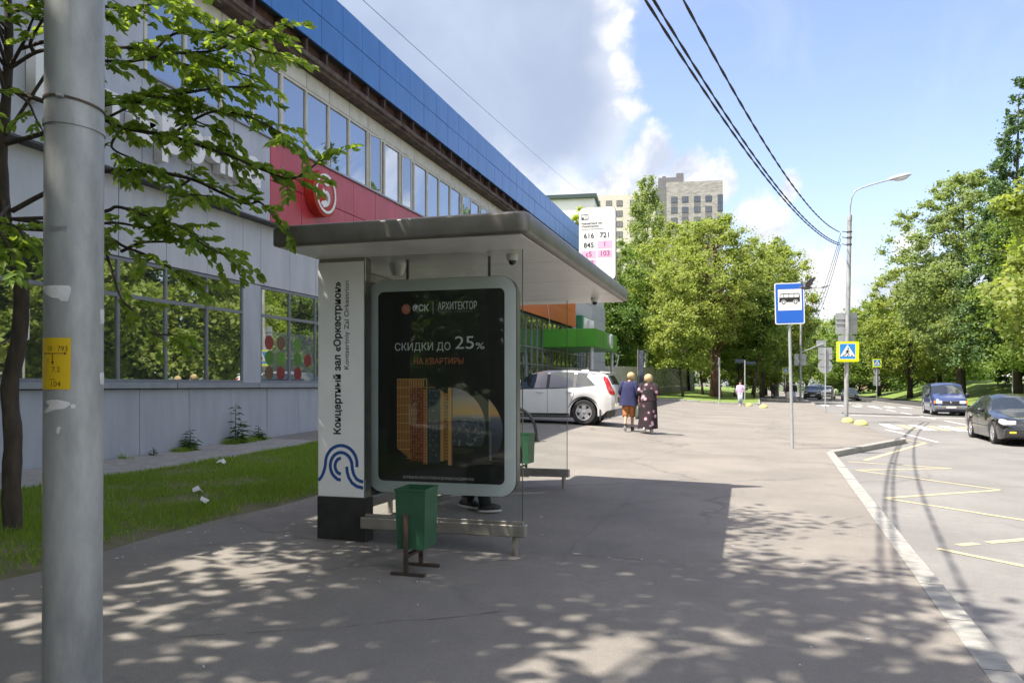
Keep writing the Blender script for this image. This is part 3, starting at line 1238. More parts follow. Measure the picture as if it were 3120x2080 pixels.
lf.band([(45.25, 3.8), (45.38, 3.98), (45.42, 4.0), (45.55, 4.16)], .07, cx1 + .121, cx1 + .129, 'X')
lf.build('figure', M_GREEN, rc, world=IDW)

# window stickers: coloured discs of fruit on a pale film in two panes of the shop
fd = empty('window_sticker', (FX, 16.7, 1.6), label='pale window film printed with red and green fruit discs', cat='sticker')
M_FILM = mirror_glass('pale_film', (.17, .20, .18), .24)
for (ya, yb) in ((15.56, 16.60), (16.74, 17.78)):
    G().box(FX - .026, FX - .0245, ya, yb, 1.63, 2.72).build('film', M_FILM, fd, world=IDW)
cols = [(.22, .02, .015), (.06, .17, .015), (.09, .22, .02), (.13, .07, .03), (.20, .015, .015)]
for k, (yy, zz, c) in enumerate(((15.85, 2.46, 0), (16.32, 2.46, 3), (17.05, 2.46, 2), (15.85, 2.11, 1), (16.32, 2.10, 2), (17.05, 2.11, 1), (15.85, 1.77, 3), (16.32, 1.77, 4), (17.05, 1.77, 4), (17.5, 2.10, 0))):
    G().prism([(yy + .17 * math.cos(R(t)), zz + .16 * math.sin(R(t))) for t in range(0, 360, 15) if zz + .16 * math.sin(R(t)) > 1.62], FX - .0235, FX - .0225, 'X').build(
        'fruit_disc', mat('fruit_%d' % c, cols[c], tuple(x * .7 for x in cols[c]), 8, .5), fd, world=IDW)

# pale edging stones between the plaza and the grass under the trees
ek = empty('kerb', (-4, 58.6, 0), kind='structure', label='low pale edging along the grass at the far side of the plaza')
for k in range(11):
    x0 = -10.3 + k
    z = slope(x0 + .5, 58.6)
    G().bbox(x0 + .005, x0 + .995, 58.44, 58.60, z - .2, z + .135, .012).build('kerbstone', M_KERB, ek, world=IDW)
for k in range(24):
    y0 = 58.6 + 2 * k
    x0 = .68 + .01 * (y0 - 58)
    z = slope(x0, y0 + 1)
    G().bbox(x0 - .01, x0 + .13, y0 + .005, y0 + 1.995, z - .2, z + .12 + .3 * clamp((y0 - 60) / 20), .012).build('kerbstone', M_KERB, ek, world=IDW)

# cracks in the old asphalt, thin dark sheets just above it
M_CRACK = mat('crack_dirt', (.09, .08, .07), (.15, .135, .115), 14, .95)
ck = G()
for (a, b, w, sd) in (((-1.55, 6.6), (-1.62, 12.9), .008, 1), ((-1.95, 6.95), (-.9, 7.15), .012, 2), ((-2.2, 6.3), (-1.75, 6.75), .012, 3), ((-1.6, 9.8), (-.6, 11.4), .011, 4),
                      ((.5, 9.2), (1.3, 10.4), .010, 5), ((-4.9, 5.9), (-3.3, 7.3), .013, 6), ((-.3, 14.2), (1.4, 15.0), .012, 7), ((-1.8, 16.5), (.3, 18.8), .012, 8), ((-3.2, 3.9), (-1.4, 5.1), .010, 9),
                      ((-1.2, 3.2), (1.2, 4.0), .010, 10), ((-3.0, 19.5), (-.5, 26.0), .016, 11)):
    rr = random.Random(sd)
    n = int(math.hypot(b[0] - a[0], b[1] - a[1]) / .12)
    q = []
    ox = oy = 0
    for i in range(n + 1):
        t = i / n
        ox += rr.gauss(0, .018)
        oy += rr.gauss(0, .018)
        q.append((a[0] + (b[0] - a[0]) * t + ox, a[1] + (b[1] - a[1]) * t + oy))
    for p0, p1 in zip(q[:-1], q[1:]):
        if rr.random() < .9:
            flat_strip(ck, [p0, p1], w * rr.uniform(.25, 1.0), z_pave, .0035)
tag(ck.build('pavement_cracks', M_CRACK), 'fine dark cracks wandering through the pale asphalt pavement', kind='structure')
# ------------------------------------------------------------------ bus shelter
M_SHELTER = mat('shelter_steel', (.30, .285, .25), (.22, .205, .18), 5, .38, metal=.35, bump=.03, bscale=20)
M_SOFFIT = mat('shelter_soffit', (.78, .76, .71), (.70, .68, .63), 2.2, .30)
M_WHITE = mat('white_panel', (.86, .86, .84), (.79, .79, .775), 1.6, .45)
M_BLACK = mat('black_panel', (.012, .012, .013), (.028, .027, .026), 5, .6)
M_INK = mat('ink', (.010, .010, .012), rough=.5)
M_LOGOBLUE = mat('logo_blue', (.015, .075, .28), rough=.5)
M_GLASS = clear_glass('shelter_glass', (.95, .97, .96), .012)
M_GLASSEDGE = mat('glass_edge', (.05, .09, .07), rough=.2)
M_LBOX = mat('lightbox_frame', (.80, .835, .835), (.74, .775, .775), 1.5, .3)
M_LBSIDE = mat('lightbox_side', (.17, .155, .13), (.13, .12, .10), 4, .35, metal=.4)
M_POSTER = mat('poster_black', (.020, .018, .018), rough=.4, coat=.12)

sh = empty('bus_shelter', (-2.9, 9.0, .02), label='glass bus shelter with a flat rounded roof and an advertising lightbox', cat='bus shelter')
RX0, RX1, RY0, RY1 = -3.98, -1.66, 6.05, 11.56


def slab(g, levels, x0, x1, y0, y1, r):
    vs, fs = [], []
    n = None
    for (ins, z) in levels:
        p = rrect(x0 + ins, x1 - ins, y0 + ins, y1 - ins, max(r - ins, .01), 6)
        n = len(p)
        vs += [(a, b, z) for a, b in p]
    for k in range(len(levels) - 1):
        for i in range(n):
            j = (i + 1) % n
            fs.append((k * n + i, k * n + j, (k + 1) * n + j, (k + 1) * n + i))
    fs.append(tuple(range(n))[::-1])
    fs.append(tuple(range((len(levels) - 1) * n, len(levels) * n)))
    g.add(vs, fs)


g = G()
slab(g, [(.03, 2.700), (.006, 2.708), (.0, 2.722), (.0, 2.845), (.006, 2.862), (.022, 2.871), (.10, 2.874)], RX0, RX1, RY0, RY1, .09)
roof = g.build('roof', mat('roof_edge', (.185, .175, .155), (.135, .125, .11), 3.5, .4, metal=.3, bump=.03, bscale=20), sh, world=IDW, smooth='all')
for (a, b) in ((6.11, 7.55), (7.56, 9.0), (9.01, 10.42), (10.43, 11.50)):
    G().bbox(RX0 + .07, RX1 - .07, a, b, 2.690, 2.699, .002).build('soffit_panel', M_SOFFIT, roof, world=IDW)

# end column with the stop's name
CX0, CX1, CY0, CY1 = -3.92, -3.43, 6.77, 6.915
col_ = G().bbox(CX0 + .004, CX1 - .004, CY0 + .006, CY1 - .004, -.02, 2.688, .004).build('column', M_SHELTER, sh, world=IDW)
G().bbox(CX0, CX1 - .012, CY0, CY0 + .03, .447, 2.655, .003).build('name_panel', M_WHITE, col_, world=IDW)
G().bbox(CX0 - .006, CX1 + .012, CY0 - .008, CY1 + .006, -.02, .443, .004).build('base', M_BLACK, col_, world=IDW)
UPR = Matrix.Rotation(PI / 2, 4, 'X') @ Matrix.Rotation(PI / 2, 4, 'Z')      # faces -Y, reads upwards
inst('lettering', text_mesh('Концертный зал «Оркестрион»', .098, M_INK, bold=.0028, width=1.435), col_, Matrix.Translation((-3.712, CY0 - .001, 1.75)) @ UPR)
inst('lettering', text_mesh('Kontsertniy Zal Orkestrion', .066, M_INK, width=.83), col_, Matrix.Translation((-3.617, CY0 - .001, 2.06)) @ UPR)


def cpx(x, y):
    return (CX0 + (x - 180) * .00133, .447 + (815 - y) * .00136)


lw = .030
lg = G()
lg.band([cpx(*p) for p in [(184, 706), (205, 685), (222, 655), (234, 620), (240, 590)] + [(364 + 124 * math.cos(R(t)), 584 - 124 * math.sin(R(t))) for t in range(178, -10, -10)] + [(487, 606)]], lw, CY0 - .002, CY0 + .001)
lg.band([cpx(*p) for p in [(361, 698), (335, 694)] + [(364 + 86 * math.cos(R(t)), 602 - 94 * math.sin(R(t))) for t in range(232, 0, -10)] + [(452, 620), (462, 655), (482, 685), (508, 700), (536, 706)]], lw, CY0 - .0024, CY0 + .001)
lg.band([cpx(362 + 46 * math.cos(R(t)), 602 - 54 * math.sin(R(t))) for t in range(90, 271, 12)], lw, CY0 - .002, CY0 + .001)
lg.band([cpx(*p) for p in [(408, 604), (411, 640), (424, 680), (450, 716), (486, 738), (536, 748)]], lw, CY0 - .002, CY0 + .001)
lg.build('wave_logo', M_LOGOBLUE, col_, world=IDW)


def glass_panel(x0, x1, y0, y1, z0, z1):
    p = G().box(x0, x1, y0, y1, z0, z1).build('glass_panel', M_GLASS, sh, world=IDW)
    return p


gp = glass_panel(-3.425, -1.905, 6.765, 6.775, .285, 2.688)
G().box(-1.905, -1.899, 6.764, 6.776, .285, 2.688).build('glass_edge', M_GLASSEDGE, gp, world=IDW)
G().bbox(-3.46, -1.865, 6.725, 6.815, .165, .272, .008).build('rail', M_SHELTER, sh, world=IDW)
G().bbox(-3.42, -1.895, 6.752, 6.788, .273, .30, .003).build('glass_clamp', M_SHELTER, sh, world=IDW)
G().tube([(-1.965, 6.77, -.03), (-1.965, 6.77, .17)], .029, 14).build('leg', M_SHELTER, sh, world=IDW, smooth=True)
gp = glass_panel(-3.80, -2.455, 11.045, 11.055, .31, 2.688)
G().box(-2.455, -2.447, 11.043, 11.057, .31, 2.688).build('glass_edge', M_GLASSEDGE, gp, world=IDW)
G().bbox(-3.84, -2.42, 11.005, 11.095, .20, .31, .008).build('rail', M_SHELTER, sh, world=IDW)
G().tube([(-2.50, 11.05, -.02), (-2.50, 11.05, .21)], .029, 14).build('leg', M_SHELTER, sh, world=IDW, smooth=True)
for (a, b) in ((6.93, 8.27), (8.29, 9.63), (9.65, 11.0)):
    glass_panel(-3.885, -3.875, a, b, .31, 2.60)
G().bbox(-3.92, -3.84, 6.93, 11.09, .20, .31, .006).build('rail', M_SHELTER, sh, world=IDW)
G().bbox(-3.91, -3.85, 6.93, 11.09, 2.60, 2.686, .006).build('top_rail', M_SHELTER, sh, world=IDW)
G().bbox(-3.92, -3.84, 11.0, 11.09, -.02, 2.686, .006).build('corner_post', M_SHELTER, sh, world=IDW)
for (a, b) in ((8.28, .0), (9.64, .0)):
    G().tube([(-3.88, a, -.02), (-3.88, a, .21)], .03, 12).build('leg', M_SHELTER, sh, world=IDW, smooth=True)
bn = G()
for k in range(4):
    bn.bbox(-3.74 + .10 * k, -3.655 + .10 * k, 8.35, 10.5, .475, .505, .004)
bn.box(-3.72, -3.40, 8.6, 8.65, .44, .474).box(-3.72, -3.40, 10.2, 10.25, .44, .474)
bn.tube([(-3.56, 8.62, .03), (-3.56, 8.62, .45)], .03, 10).tube([(-3.56, 10.22, .03), (-3.56, 10.22, .45)], .03, 10)
bn.build('bench', M_SHELTER, sh, world=IDW)
# dome cameras and the bowl lamp under the roof
for (x, y, s) in ((-2.07, 7.02, 1.0), (-2.02, 10.85, 1.0)):
    c = G().lathe([(.055, 2.69), (.052, 2.655), (.045, 2.635)], (x, y, 0), 'Z', 18).build('dome_camera', M_SOFFIT, sh, world=IDW, smooth=True)
    G().ell((x, y, 2.632), (.036, .036, .04), 14, 8).build('dome', mat('dark_dome', (.03, .028, .025), rough=.1), c, world=IDW, smooth='all')
G().lathe([(.085, 2.69), (.08, 2.66), (.06, 2.60), (.045, 2.575), (.0, 2.57)], (-3.32, 7.25, 0), 'Z', 20).build('bowl_lamp', M_SOFFIT, sh, world=IDW, smooth=True)

# advertising lightbox
LX0, LX1, LY0, LY1, LZ0, LZ1 = -3.485, -2.02, 6.955, 7.15, .482, 2.49
lb = G()
lb.prism(rrect(LX0, LX1, LZ0, LZ1, .15, 8), LY0 + .03, LY1 - .06)
lb.prism(rrect(LX0 + .012, LX1 - .012, LZ0 + .012, LZ1 - .012, .145, 8), LY1 - .06, LY1)
lbox = lb.build('lightbox', M_LBSIDE, sh, world=IDW, smooth=True)
G().prism(rrect(LX0 - .004, LX1 + .004, LZ0 - .004, LZ1 + .004, .155, 8), LY0 + .012, LY0 + .03).build('gasket', M_INK, lbox, world=IDW)
fr = G()
o_, i_ = rrect(LX0, LX1, LZ0, LZ1, .15, 8), rrect(LX0 + .098, LX1 - .104, LZ0 + .108, LZ1 - .108, .055, 8)
n = len(o_)
vs = [(a, LY0, b) for a, b in o_] + [(a, LY0, b) for a, b in i_] + [(a, LY0 + .012, b) for a, b in o_] + [(a, LY0 + .012, b) for a, b in i_]
fs = []
for k in range(n):
    j = (k + 1) % n
    fs += [(k, j, n + j, n + k), (k, 2 * n + k, 2 * n + j, j), (n + k, n + j, 3 * n + j, 3 * n + k)]
fr.add(vs, fs)
fr.build('frame', M_LBOX, lbox, world=IDW)
for xx in (-3.12, -2.3):
    G().box(xx - .012, xx + .012, 7.04, 7.06, LZ1 - .005, 2.689).build('hanger', M_LBSIDE, lbox, world=IDW)

# the poster and its print
PX0, PX1, PZ0, PZ1 = LX0 + .098, LX1 - .104, LZ0 + .108, LZ1 - .108
PW, PH = PX1 - PX0, PZ1 - PZ0
PY = LY0 + .008
po = G().prism(rrect(PX0 + .001, PX1 - .001, PZ0 + .001, PZ1 - .001, .054, 8), PY, PY + .003).build('poster', M_POSTER, lbox, world=IDW)


def pp(u, v):
    return (PX0 + u * PW, PZ0 + v * PH)


def art(polys, col, name='print', lift=0.0006, col2=None, sc=20):
    g = G()
    col = tuple(min(c * 1.5, .9) for c in col)
    col2 = tuple(min(c * 1.5, .9) for c in col2) if col2 else None
    for q in polys:
        g.prism([pp(*w) for w in q], PY - lift, PY - lift + .0002)
    k = 'print_%s' % '_'.join('%03d' % int(c * 999) for c in col)
    return g.build(name, mat(k, col, col2, sc, .4, coat=.12), lbox, world=IDW)


def px2(x, y):                                   # places on the poster, measured on the print
    return ((x - 50) / 1620.0, (1475 - y) / 2549.0)


def q4(x0, y0, x1, y1):
    return [px2(x0, y1), px2(x1, y1), px2(x1, y0), px2(x0, y0)]


GOLD, GOLD2, RUST, DKBLUE = (.55, .27, .09), (.62, .34, .13), (.14, .035, .018), (.028, .034, .048)
# tower with the grid of fins
art([[px2(300, 100), px2(300, 1025), px2(330, 1060), px2(400, 1120), px2(470, 1165), px2(470, 100)]], (.16, .055, .02), lift=.0005)
art([q4(470, 100, 640, 1200)], RUST, lift=.0005, col2=(.22, .06, .03), sc=60)
art([q4(302 + 20 * k, 102, 311 + 20 * k, min(1225, 1030 + 16 * k)) for k in range(9)], GOLD, lift=.0008)
art([q4(300 + max(0, (y - 1030)), y, 474, y + 9) for y in range(215, 1170, 118)] + [q4(300, 98, 695, 106), q4(300, 212, 800, 218)], GOLD2, lift=.001)
art([q4(483 + 32 * k, y, 497 + 32 * k, y + 24) for k in range(5) for y in range(235, 1150, 39) if rnd.random() < .62], (.42, .17, .08), lift=.0008)
art([q4(478 + 32 * k, 110, 496 + 32 * k, 205) for k in range(6)], (.50, .25, .10), lift=.0008)
art([q4(640, 235, 684, 1235)], (.30, .09, .04), lift=.0006)
art([q4(648, y, 676, y + 22) for y in range(245, 1220, 39)], (.56, .22, .11), lift=.0008)
art([q4(684, 110, 694, 1238)], GOLD2, lift=.0009)
# dark tower
art([q4(697, 232, 862, 1215)], DKBLUE, lift=.0005, col2=(.05, .06, .08), sc=40)
art([q4(725 + 40 * k, y, 737 + 40 * k, y + 14) for k in range(3) for y in range(250, 1150, 66) if rnd.random() < .45], (.30, .31, .33), lift=.0008)
# slim gold towers
art([[px2(865, 255), px2(865, 1190), px2(905, 1190), px2(905, 275)]], (.50, .25, .09), lift=.0006)
art([[px2(905, 275), px2(905, 1180), px2(962, 1180), px2(962, 300)]], (.26, .11, .035), lift=.0006)
art([q4(915 + 26 * k, y, 930 + 26 * k, y + 18) for k in range(2) for y in range(300, 1150, 42) if rnd.random() < .7], (.48, .24, .08), lift=.0008)
art([q4(963, 215, 1004, 1240)], (.58, .30, .11), lift=.0008)
art([q4(1004, 222, 1018, 1236)], (.25, .10, .05), lift=.0008)
# sunset seen through the big letter bowls
arcA = [(1020, 215), (1075, 222), (1140, 245), (1210, 285), (1280, 345), (1340, 420), (1385, 500), (1415, 590), (1435, 700), (1432, 800), (1415, 900), (1385, 985)]


def arc_x(pts, y):
    for (xa, ya), (xb, yb) in zip(pts[:-1], pts[1:]):
        if ya <= y <= yb:
            return xa + (xb - xa) * (y - ya) / max(yb - ya, 1e-6)
    return pts[-1][0]


arcB = [(1472, 365), (1510, 410), (1560, 480), (1600, 560), (1630, 640), (1645, 740), (1640, 860), (1615, 980), (1570, 1080), (1482, 1165)]


def skycol(y):
    ks = [(215, (.30, .28, .29)), (330, (.36, .30, .28)), (450, (.50, .31, .17)), (560, (.60, .32, .11)), (590, (.34, .24, .20)), (620, (.13, .135, .17)), (760, (.075, .085, .115)), (900, (.055, .06, .075)), (1165, (.025, .026, .03))]
    for (a, ca), (b, cb) in zip(ks[:-1], ks[1:]):
        if a <= y <= b:
            t = (y - a) / (b - a)
            return tuple(x + (w - x) * t for x, w in zip(ca, cb))
    return ks[-1][1]


for y in range(216, 985, 26):
    y1 = min(y + 26, 984)
    c = skycol(y + 13)
    art([[px2(1020, y1), px2(arc_x(arcA, y1), y1), px2(arc_x(arcA, y), y), px2(1020, y)]], c, lift=.0006)
for y in range(366, 1165, 33):
    y1 = min(y + 33, 1164)
    c = skycol(y + 16)
    art([[px2(1472, y1), px2(arc_x(arcB, y1), y1), px2(arc_x(arcB, y), y), px2(1472, y)]], c, lift=.0006)
city = []
for k in range(70):
    x, y = rnd.uniform(1025, 1400), rnd.uniform(630, 960)
    w, h = rnd.uniform(10, 42), rnd.uniform(8, 46)
    if x + w < arc_x(arcA, y) and x + w < arc_x(arcA, y + h):
        city.append(q4(x, y, x + w, y + h))
art(city[::2], (.17, .18, .21), lift=.0008)
art(city[1::2], (.045, .05, .065), lift=.0009)
art([q4(1258 + 18 * k, 590 - 22 * (k % 3), 1266 + 18 * k, 618) for k in range(8)], (.40, .38, .38), lift=.0009)
art([q4(1480, 815, 1508, 1165)], (.13, .135, .14), lift=.0008)
art([[px2(1020, 1000), px2(1260, 1010), px2(1300, 1040), px2(1180, 1090), px2(1020, 1080)]], (.05, .035, .03), lift=.0007)
# lettering
M_PWHITE = mat('print_white', (.85, .85, .85), rough=.4)
M_PORANGE = mat('print_orange', (.68, .22, .12), rough=.4)
M_PGREY = mat('print_grey', (.30, .30, .30), rough=.4)


def ptext(s, u, v, width, size, m, bold=0.0):
    x, z = pp(u, v)
    inst('lettering', text_mesh(s, size, m, bold=bold, depth=.0003, width=width), lbox, Matrix.Translation((x, PY - .0016, z)) @ FRONT)


ptext('ФСК', .345, .908, .165, .082, M_PWHITE, .0025)
ptext('АРХИТЕКТОР', .636, .914, .385, .098, M_PWHITE, .001)
ptext('ЖИЛОЙ КОМПЛЕКС', .625, .886, .34, .024, M_PGREY)
ptext('СКИДКИ ДО', .36, .705, .56, .100, M_PWHITE)
ptext('25', .694, .722, .185, .168, M_PWHITE)
ptext('%', .812, .706, .085, .085, M_PWHITE)
ptext('НА КВАРТИРЫ', .488, .629, .495, .080, M_PORANGE, .0005)
ptext('ЗАСТРОЙЩИК ФСК АРХИТЕКТОР ПРОЕКТНАЯ ДЕКЛАРАЦИЯ НА НАШ.ДОМ.РФ И FSK.RU', .485, .022, .71, .034, M_PWHITE)
g = G()
g.prism([pp(.228 + .036 * math.cos(R(t)), .906 + .0265 * math.sin(R(t))) for t in range(0, 360, 12)], PY - .0012, PY - .0010)
g.build('round_logo', M_PORANGE, lbox, world=IDW)
g = G()
for (a, b, c) in ((.206, .238, .913), (.22, .25, .900)):
    g.prism([pp(a, c), pp(b, c), pp(b, c + .0022), pp(a, c + .0022)], PY - .0015, PY - .0013)
g.prism([pp(.4435, .876), pp(.4465, .876), pp(.4465, .942), pp(.4435, .942)], PY - .0015, PY - .0013)
g.build('rule', M_PWHITE, lbox, world=IDW)

# ------------------------------------------------------------------ route board standing on the shelter roof
M_BOARD = mat('board_white', (.80, .80, .80), rough=.4)
M_PINK = mat('route_pink', (.72, .42, .60), rough=.5)
M_MAGENTA = mat('route_magenta', (.30, .03, .16), rough=.5)
M_NAVY = mat('route_navy', (.02, .035, .05), rough=.5)
rbX0, rbX1, rbZ0, rbZ1, rbY = -2.27, -1.76, 2.95, 3.965, 11.0
rb = empty('route_board', (-2.0, rbY, 2.87), label='tall white rounded board of bus route numbers on the shelter roof', cat='sign')
G().prism(rrect(rbX0, rbX1, rbZ0, rbZ1, .075, 6), rbY, rbY + .07).build('panel', M_BOARD, rb, world=IDW, smooth=True)
G().prism(rrect(rbX0 - .006, rbX1 + .006, rbZ0 - .006, rbZ1 + .006, .08, 6), rbY + .012, rbY + .058).build('rim', M_SHELTER, rb, world=IDW, smooth=True)
G().bbox(rbX1 - .04, rbX1 + .012, rbY + .02, rbY + .08, 2.868, 3.3, .004).build('bracket', M_SHELTER, rb, world=IDW)
G().bbox(rbX0 + .03, rbX0 + .08, rbY + .02, rbY + .08, 2.868, 3.0, .004).build('bracket', M_SHELTER, rb, world=IDW)


def rbp(x, y):                                   # measured on the board
    t = (x - 190) / 660.0
    return (rbX0 + t * (rbX1 - rbX0), rbZ1 - (y - 110 + 34 * t) / 1335.0 * (rbZ1 - rbZ0))


rows = [('616', 370, 618, 0), ('721', 660, 600, 0), ('845', 368, 790, 0), ('1', 660, 768, 1), ('c5', 370, 955, 1), ('103', 660, 937, 1), ('113', 370, 1120, 1)]
cells = G()
for s, x, y, pk in rows:
    cx, cz = rbp(x, y)
    if pk:
        cells.prism(rrect(cx - .101, cx + .101, cz - .051, cz + .051, .006, 2), rbY - .002, rbY - .0005)
    inst('route_number', text_mesh(s, .098, M_MAGENTA if pk else M_NAVY, bold=.0006, depth=.0005), rb, Matrix.Translation((cx, rbY - .003, cz)) @ FRONT)
cells.build('route_cell', M_PINK, rb, world=IDW)
cx, cz = rbp(232, 395)
inst('lettering', text_mesh('Концертный зал', .036, M_NAVY, align='LEFT', width=.29), rb, Matrix.Translation((cx, rbY - .002, cz)) @ FRONT)
cx, cz = rbp(232, 448)
inst('lettering', text_mesh('«Оркестрион»', .036, M_NAVY, align='LEFT', width=.25), rb, Matrix.Translation((cx, rbY - .002, cz)) @ FRONT)
cx, cz = rbp(232, 497)
inst('lettering', text_mesh('Kontsertniy Zal Orkestrion', .022, M_PGREY, align='LEFT', width=.30), rb, Matrix.Translation((cx, rbY - .002, cz)) @ FRONT)
bi = G()
x0, z0 = rbp(238, 320)
bi.band([(x0, z0), (x0, z0 + .065), (x0 + .09, z0 + .068), (x0 + .092, z0)], .009, rbY - .002, rbY - .0005)
bi.prism([(x0, z0 - .004), (x0 + .03, z0 - .004), (x0 + .03, z0 + .03), (x0 + .004, z0 + .03)], rbY - .0021, rbY - .0005)
bi.band([(x0 + .03, z0 + .002), (x0 + .092, z0 + .002)], .008, rbY - .0022, rbY - .0005)
bi.band([(x0 + .06, z0), (x0 + .06, z0 + .066)], .006, rbY - .0023, rbY - .0005)
bi.build('bus_symbol', M_NAVY, rb, world=IDW)

# ------------------------------------------------------------------ litter bins
M_BINGREEN = mat('bin_green', (.022, .095, .045), (.04, .125, .065), 7, .5, low=.45, high=.8, bump=.05, bscale=25)
M_IRON = mat('rusty_iron', (.035, .028, .024), (.09, .055, .035), 12, .7, bump=.2, bscale=60)
bin_ = empty('litter_bin', (0, 0, 0), label='dark green tapered metal bin on a T-footed stand before the lightbox', cat='litter bin', group='green litter bins at the bus stop')


def tapered(x0, x1, y0, y1, z0, z1, gx, gy, open_top=True, th=.006):
    bx = [(x0 + gx, y0 + gy, z0), (x1 - gx, y0 + gy, z0), (x1 - gx, y1 - gy, z0), (x0 + gx, y1 - gy, z0)]
    tx = [(x0, y0, z1), (x1, y0, z1), (x1, y1, z1), (x0, y1, z1)]
    it = [(x0 + th, y0 + th, z1), (x1 - th, y0 + th, z1), (x1 - th, y1 - th, z1), (x0 + th, y1 - th, z1)]
    ib = [(x0 + gx + th, y0 + gy + th, z0 + th), (x1 - gx - th, y0 + gy + th, z0 + th), (x1 - gx - th, y1 - gy - th, z0 + th), (x0 + gx + th, y1 - gy - th, z0 + th)]
    v = bx + tx + it + ib
    f = [(0, 3, 2, 1), (12, 13, 14, 15)]
    for i in range(4):
        j = (i + 1) % 4
        f += [(i, j, 4 + j, 4 + i), (4 + i, 4 + j, 8 + j, 8 + i), (8 + i, 8 + j, 12 + j, 12 + i)]
    return v, f


g = G()
g.add(*tapered(-.125, .125, -.155, .155, .20, .665, .012, .012))
g.build('body', M_BINGREEN, bin_)
rim = G()
rim.box(-.130, .130, -.160, -.148, .655, .672).box(-.130, .130, .148, .160, .655, .672).box(-.130, -.120, -.148, .148, .655, .672).box(.120, .130, -.148, .148, .655, .672)
rim.build('rim', M_BINGREEN, bin_)
st = G()
for s in (-1, 1):
    y = s * .172
    st.box(-.045, -.010, y - .010, y + .010, .02, .47)
    st.box(-.15, .13, y - .022, y + .022, .0, .022)
st.box(-.044, -.011, -.162, .162, .135, .160)
st.build('stand', M_IRON, bin_)
hk = G().box(-.06, .005, -.178, -.160, .462, .476).build('hinge', M_IRON, bin_)
b2 = copy_tree(bin_)
place(bin_, (-2.545, 5.93, z_pave(-2.5, 5.9)), R(3))
place(b2, (-3.40, 12.2, z_pave(-3.4, 12.2)), R(-4))
b2['label'] = 'green metal bin seen through the far glass of the shelter'

# bicycle hoops
hp = empty('bicycle_hoop', (-4.9, 17.6, z_pave(-4.9, 17.6)), label='black tubular bicycle hoop on the plaza beyond the shelter', cat='bicycle rack')
zg = z_pave(-4.9, 17.6)
pts = [(-5.62 + 1.0 * (1 - math.cos(t)) / 2, 17.6, zg + .74 * math.sin(t) ** .75) for t in [PI * k / 18 for k in range(19)]]
G().tube(pts, .038, 10).build('tube', mat('black_paint', (.012, .012, .013), (.03, .03, .03), 9, .35), hp, world=IDW, smooth=True)
for x in (-5.62, -4.62):
    G().lathe([(.09, zg), (.09, zg + .012)], (x, 17.6, 0), 'Z', 14).build('foot_plate', M_IRON, hp, world=IDW)

# ------------------------------------------------------------------ lamp posts
M_GALV = mat('galvanised_steel', (.20, .21, .215), (.46, .47, .465), 5.5, .5, metal=.25, bump=.15, bscale=22, low=.30, high=.72, stretch=(1, 1, .38), detail=9)
M_LAMPHEAD = mat('lamp_head', (.55, .56, .57), (.48, .49, .50), 6, .4)


def street_lamp(loc, lean, label, sc=1.0, group='galvanised street lamps along the pavement'):
    root = empty('street_lamp', (0, 0, 0), label=label, cat='street lamp', group=group)
    G().lathe([(.097, -.3), (.097, 3.0), (.094, 6.0), (.090, 8.7), (.10, 8.705), (.10, 8.95), (.05, 8.96)], (0, 0, 0), 'Z', 40).build('pole', M_GALV, root, smooth=True)
    pts = [(0, 0, 8.9), (.02, 0, 9.35), (.07, 0, 9.72), (.20, 0, 9.98), (.42, 0, 10.10), (.9, 0, 10.24), (1.55, 0, 10.40)]
    G().tube(pts, .03, 10).build('arm', M_GALV, root, smooth=True)
    M_ = Matrix.Rotation(R(-12), 4, 'Y')
    h = G().ell((1.95, 0, 10.50), (.48, .16, .10), 18, 10, M_).build('lamp_head', M_LAMPHEAD, root, smooth='all')
    G().ell((2.02, 0, 10.44), (.30, .13, .10), 16, 8, M_).build('lamp_glass', mat('lamp_diffuser', (.62, .63, .62), rough=.2), h, smooth='all')
    for z in (7.65, 7.95, 8.2):
        G().lathe([(.118, z), (.118, z + .05)], (0, 0, 0), 'Z', 20).build('clamp', M_IRON, root)
        G().tube([(-.11, 0, z + .02), (-.30, -.05, z + .05)], .018, 6).build('insulator_arm', M_IRON, root)
    root.location = loc
    root.rotation_euler = (0, R(lean), 0)
    return root


# the big near pole, with clamps, notices and torn paper
PP = Vector((-2.35, 2.33, z_pave(-2.35, 2.33)))
near = street_lamp(tuple(PP), .25, 'big mottled galvanised lamp post close by, with a yellow notice and torn paper')
to_cam = math.atan2(-PP.y, -PP.x)


def wrap(a, r, z):
    return (r * math.cos(to_cam + a), r * math.sin(to_cam + a), z)


def cyl_patch(rows_, r, n=12):
    vs, fs = [], []
    for (z, a0, a1) in rows_:
        for i in range(n + 1):
            vs.append(wrap(a0 + (a1 - a0) * i / n, r, z))
    for j in range(len(rows_) - 1):
        for i in range(n):
            k = j * (n + 1) + i
            fs.append((k, k + 1, k + n + 2, k + n + 1))
    return G().add(vs, fs)


def asn(s):
    return math.asin(clamp(s, -1, 1))


def cyl_text(s, a, z, size, m, r, **kw):
    me = text_mesh(s, size, m, depth=.0002, **kw)
    for v in me.vertices:
        v.co = Vector(wrap(a + v.co.x / .097, r, z + v.co.y))
    me.update()
    return inst('lettering', me, near, IDW)


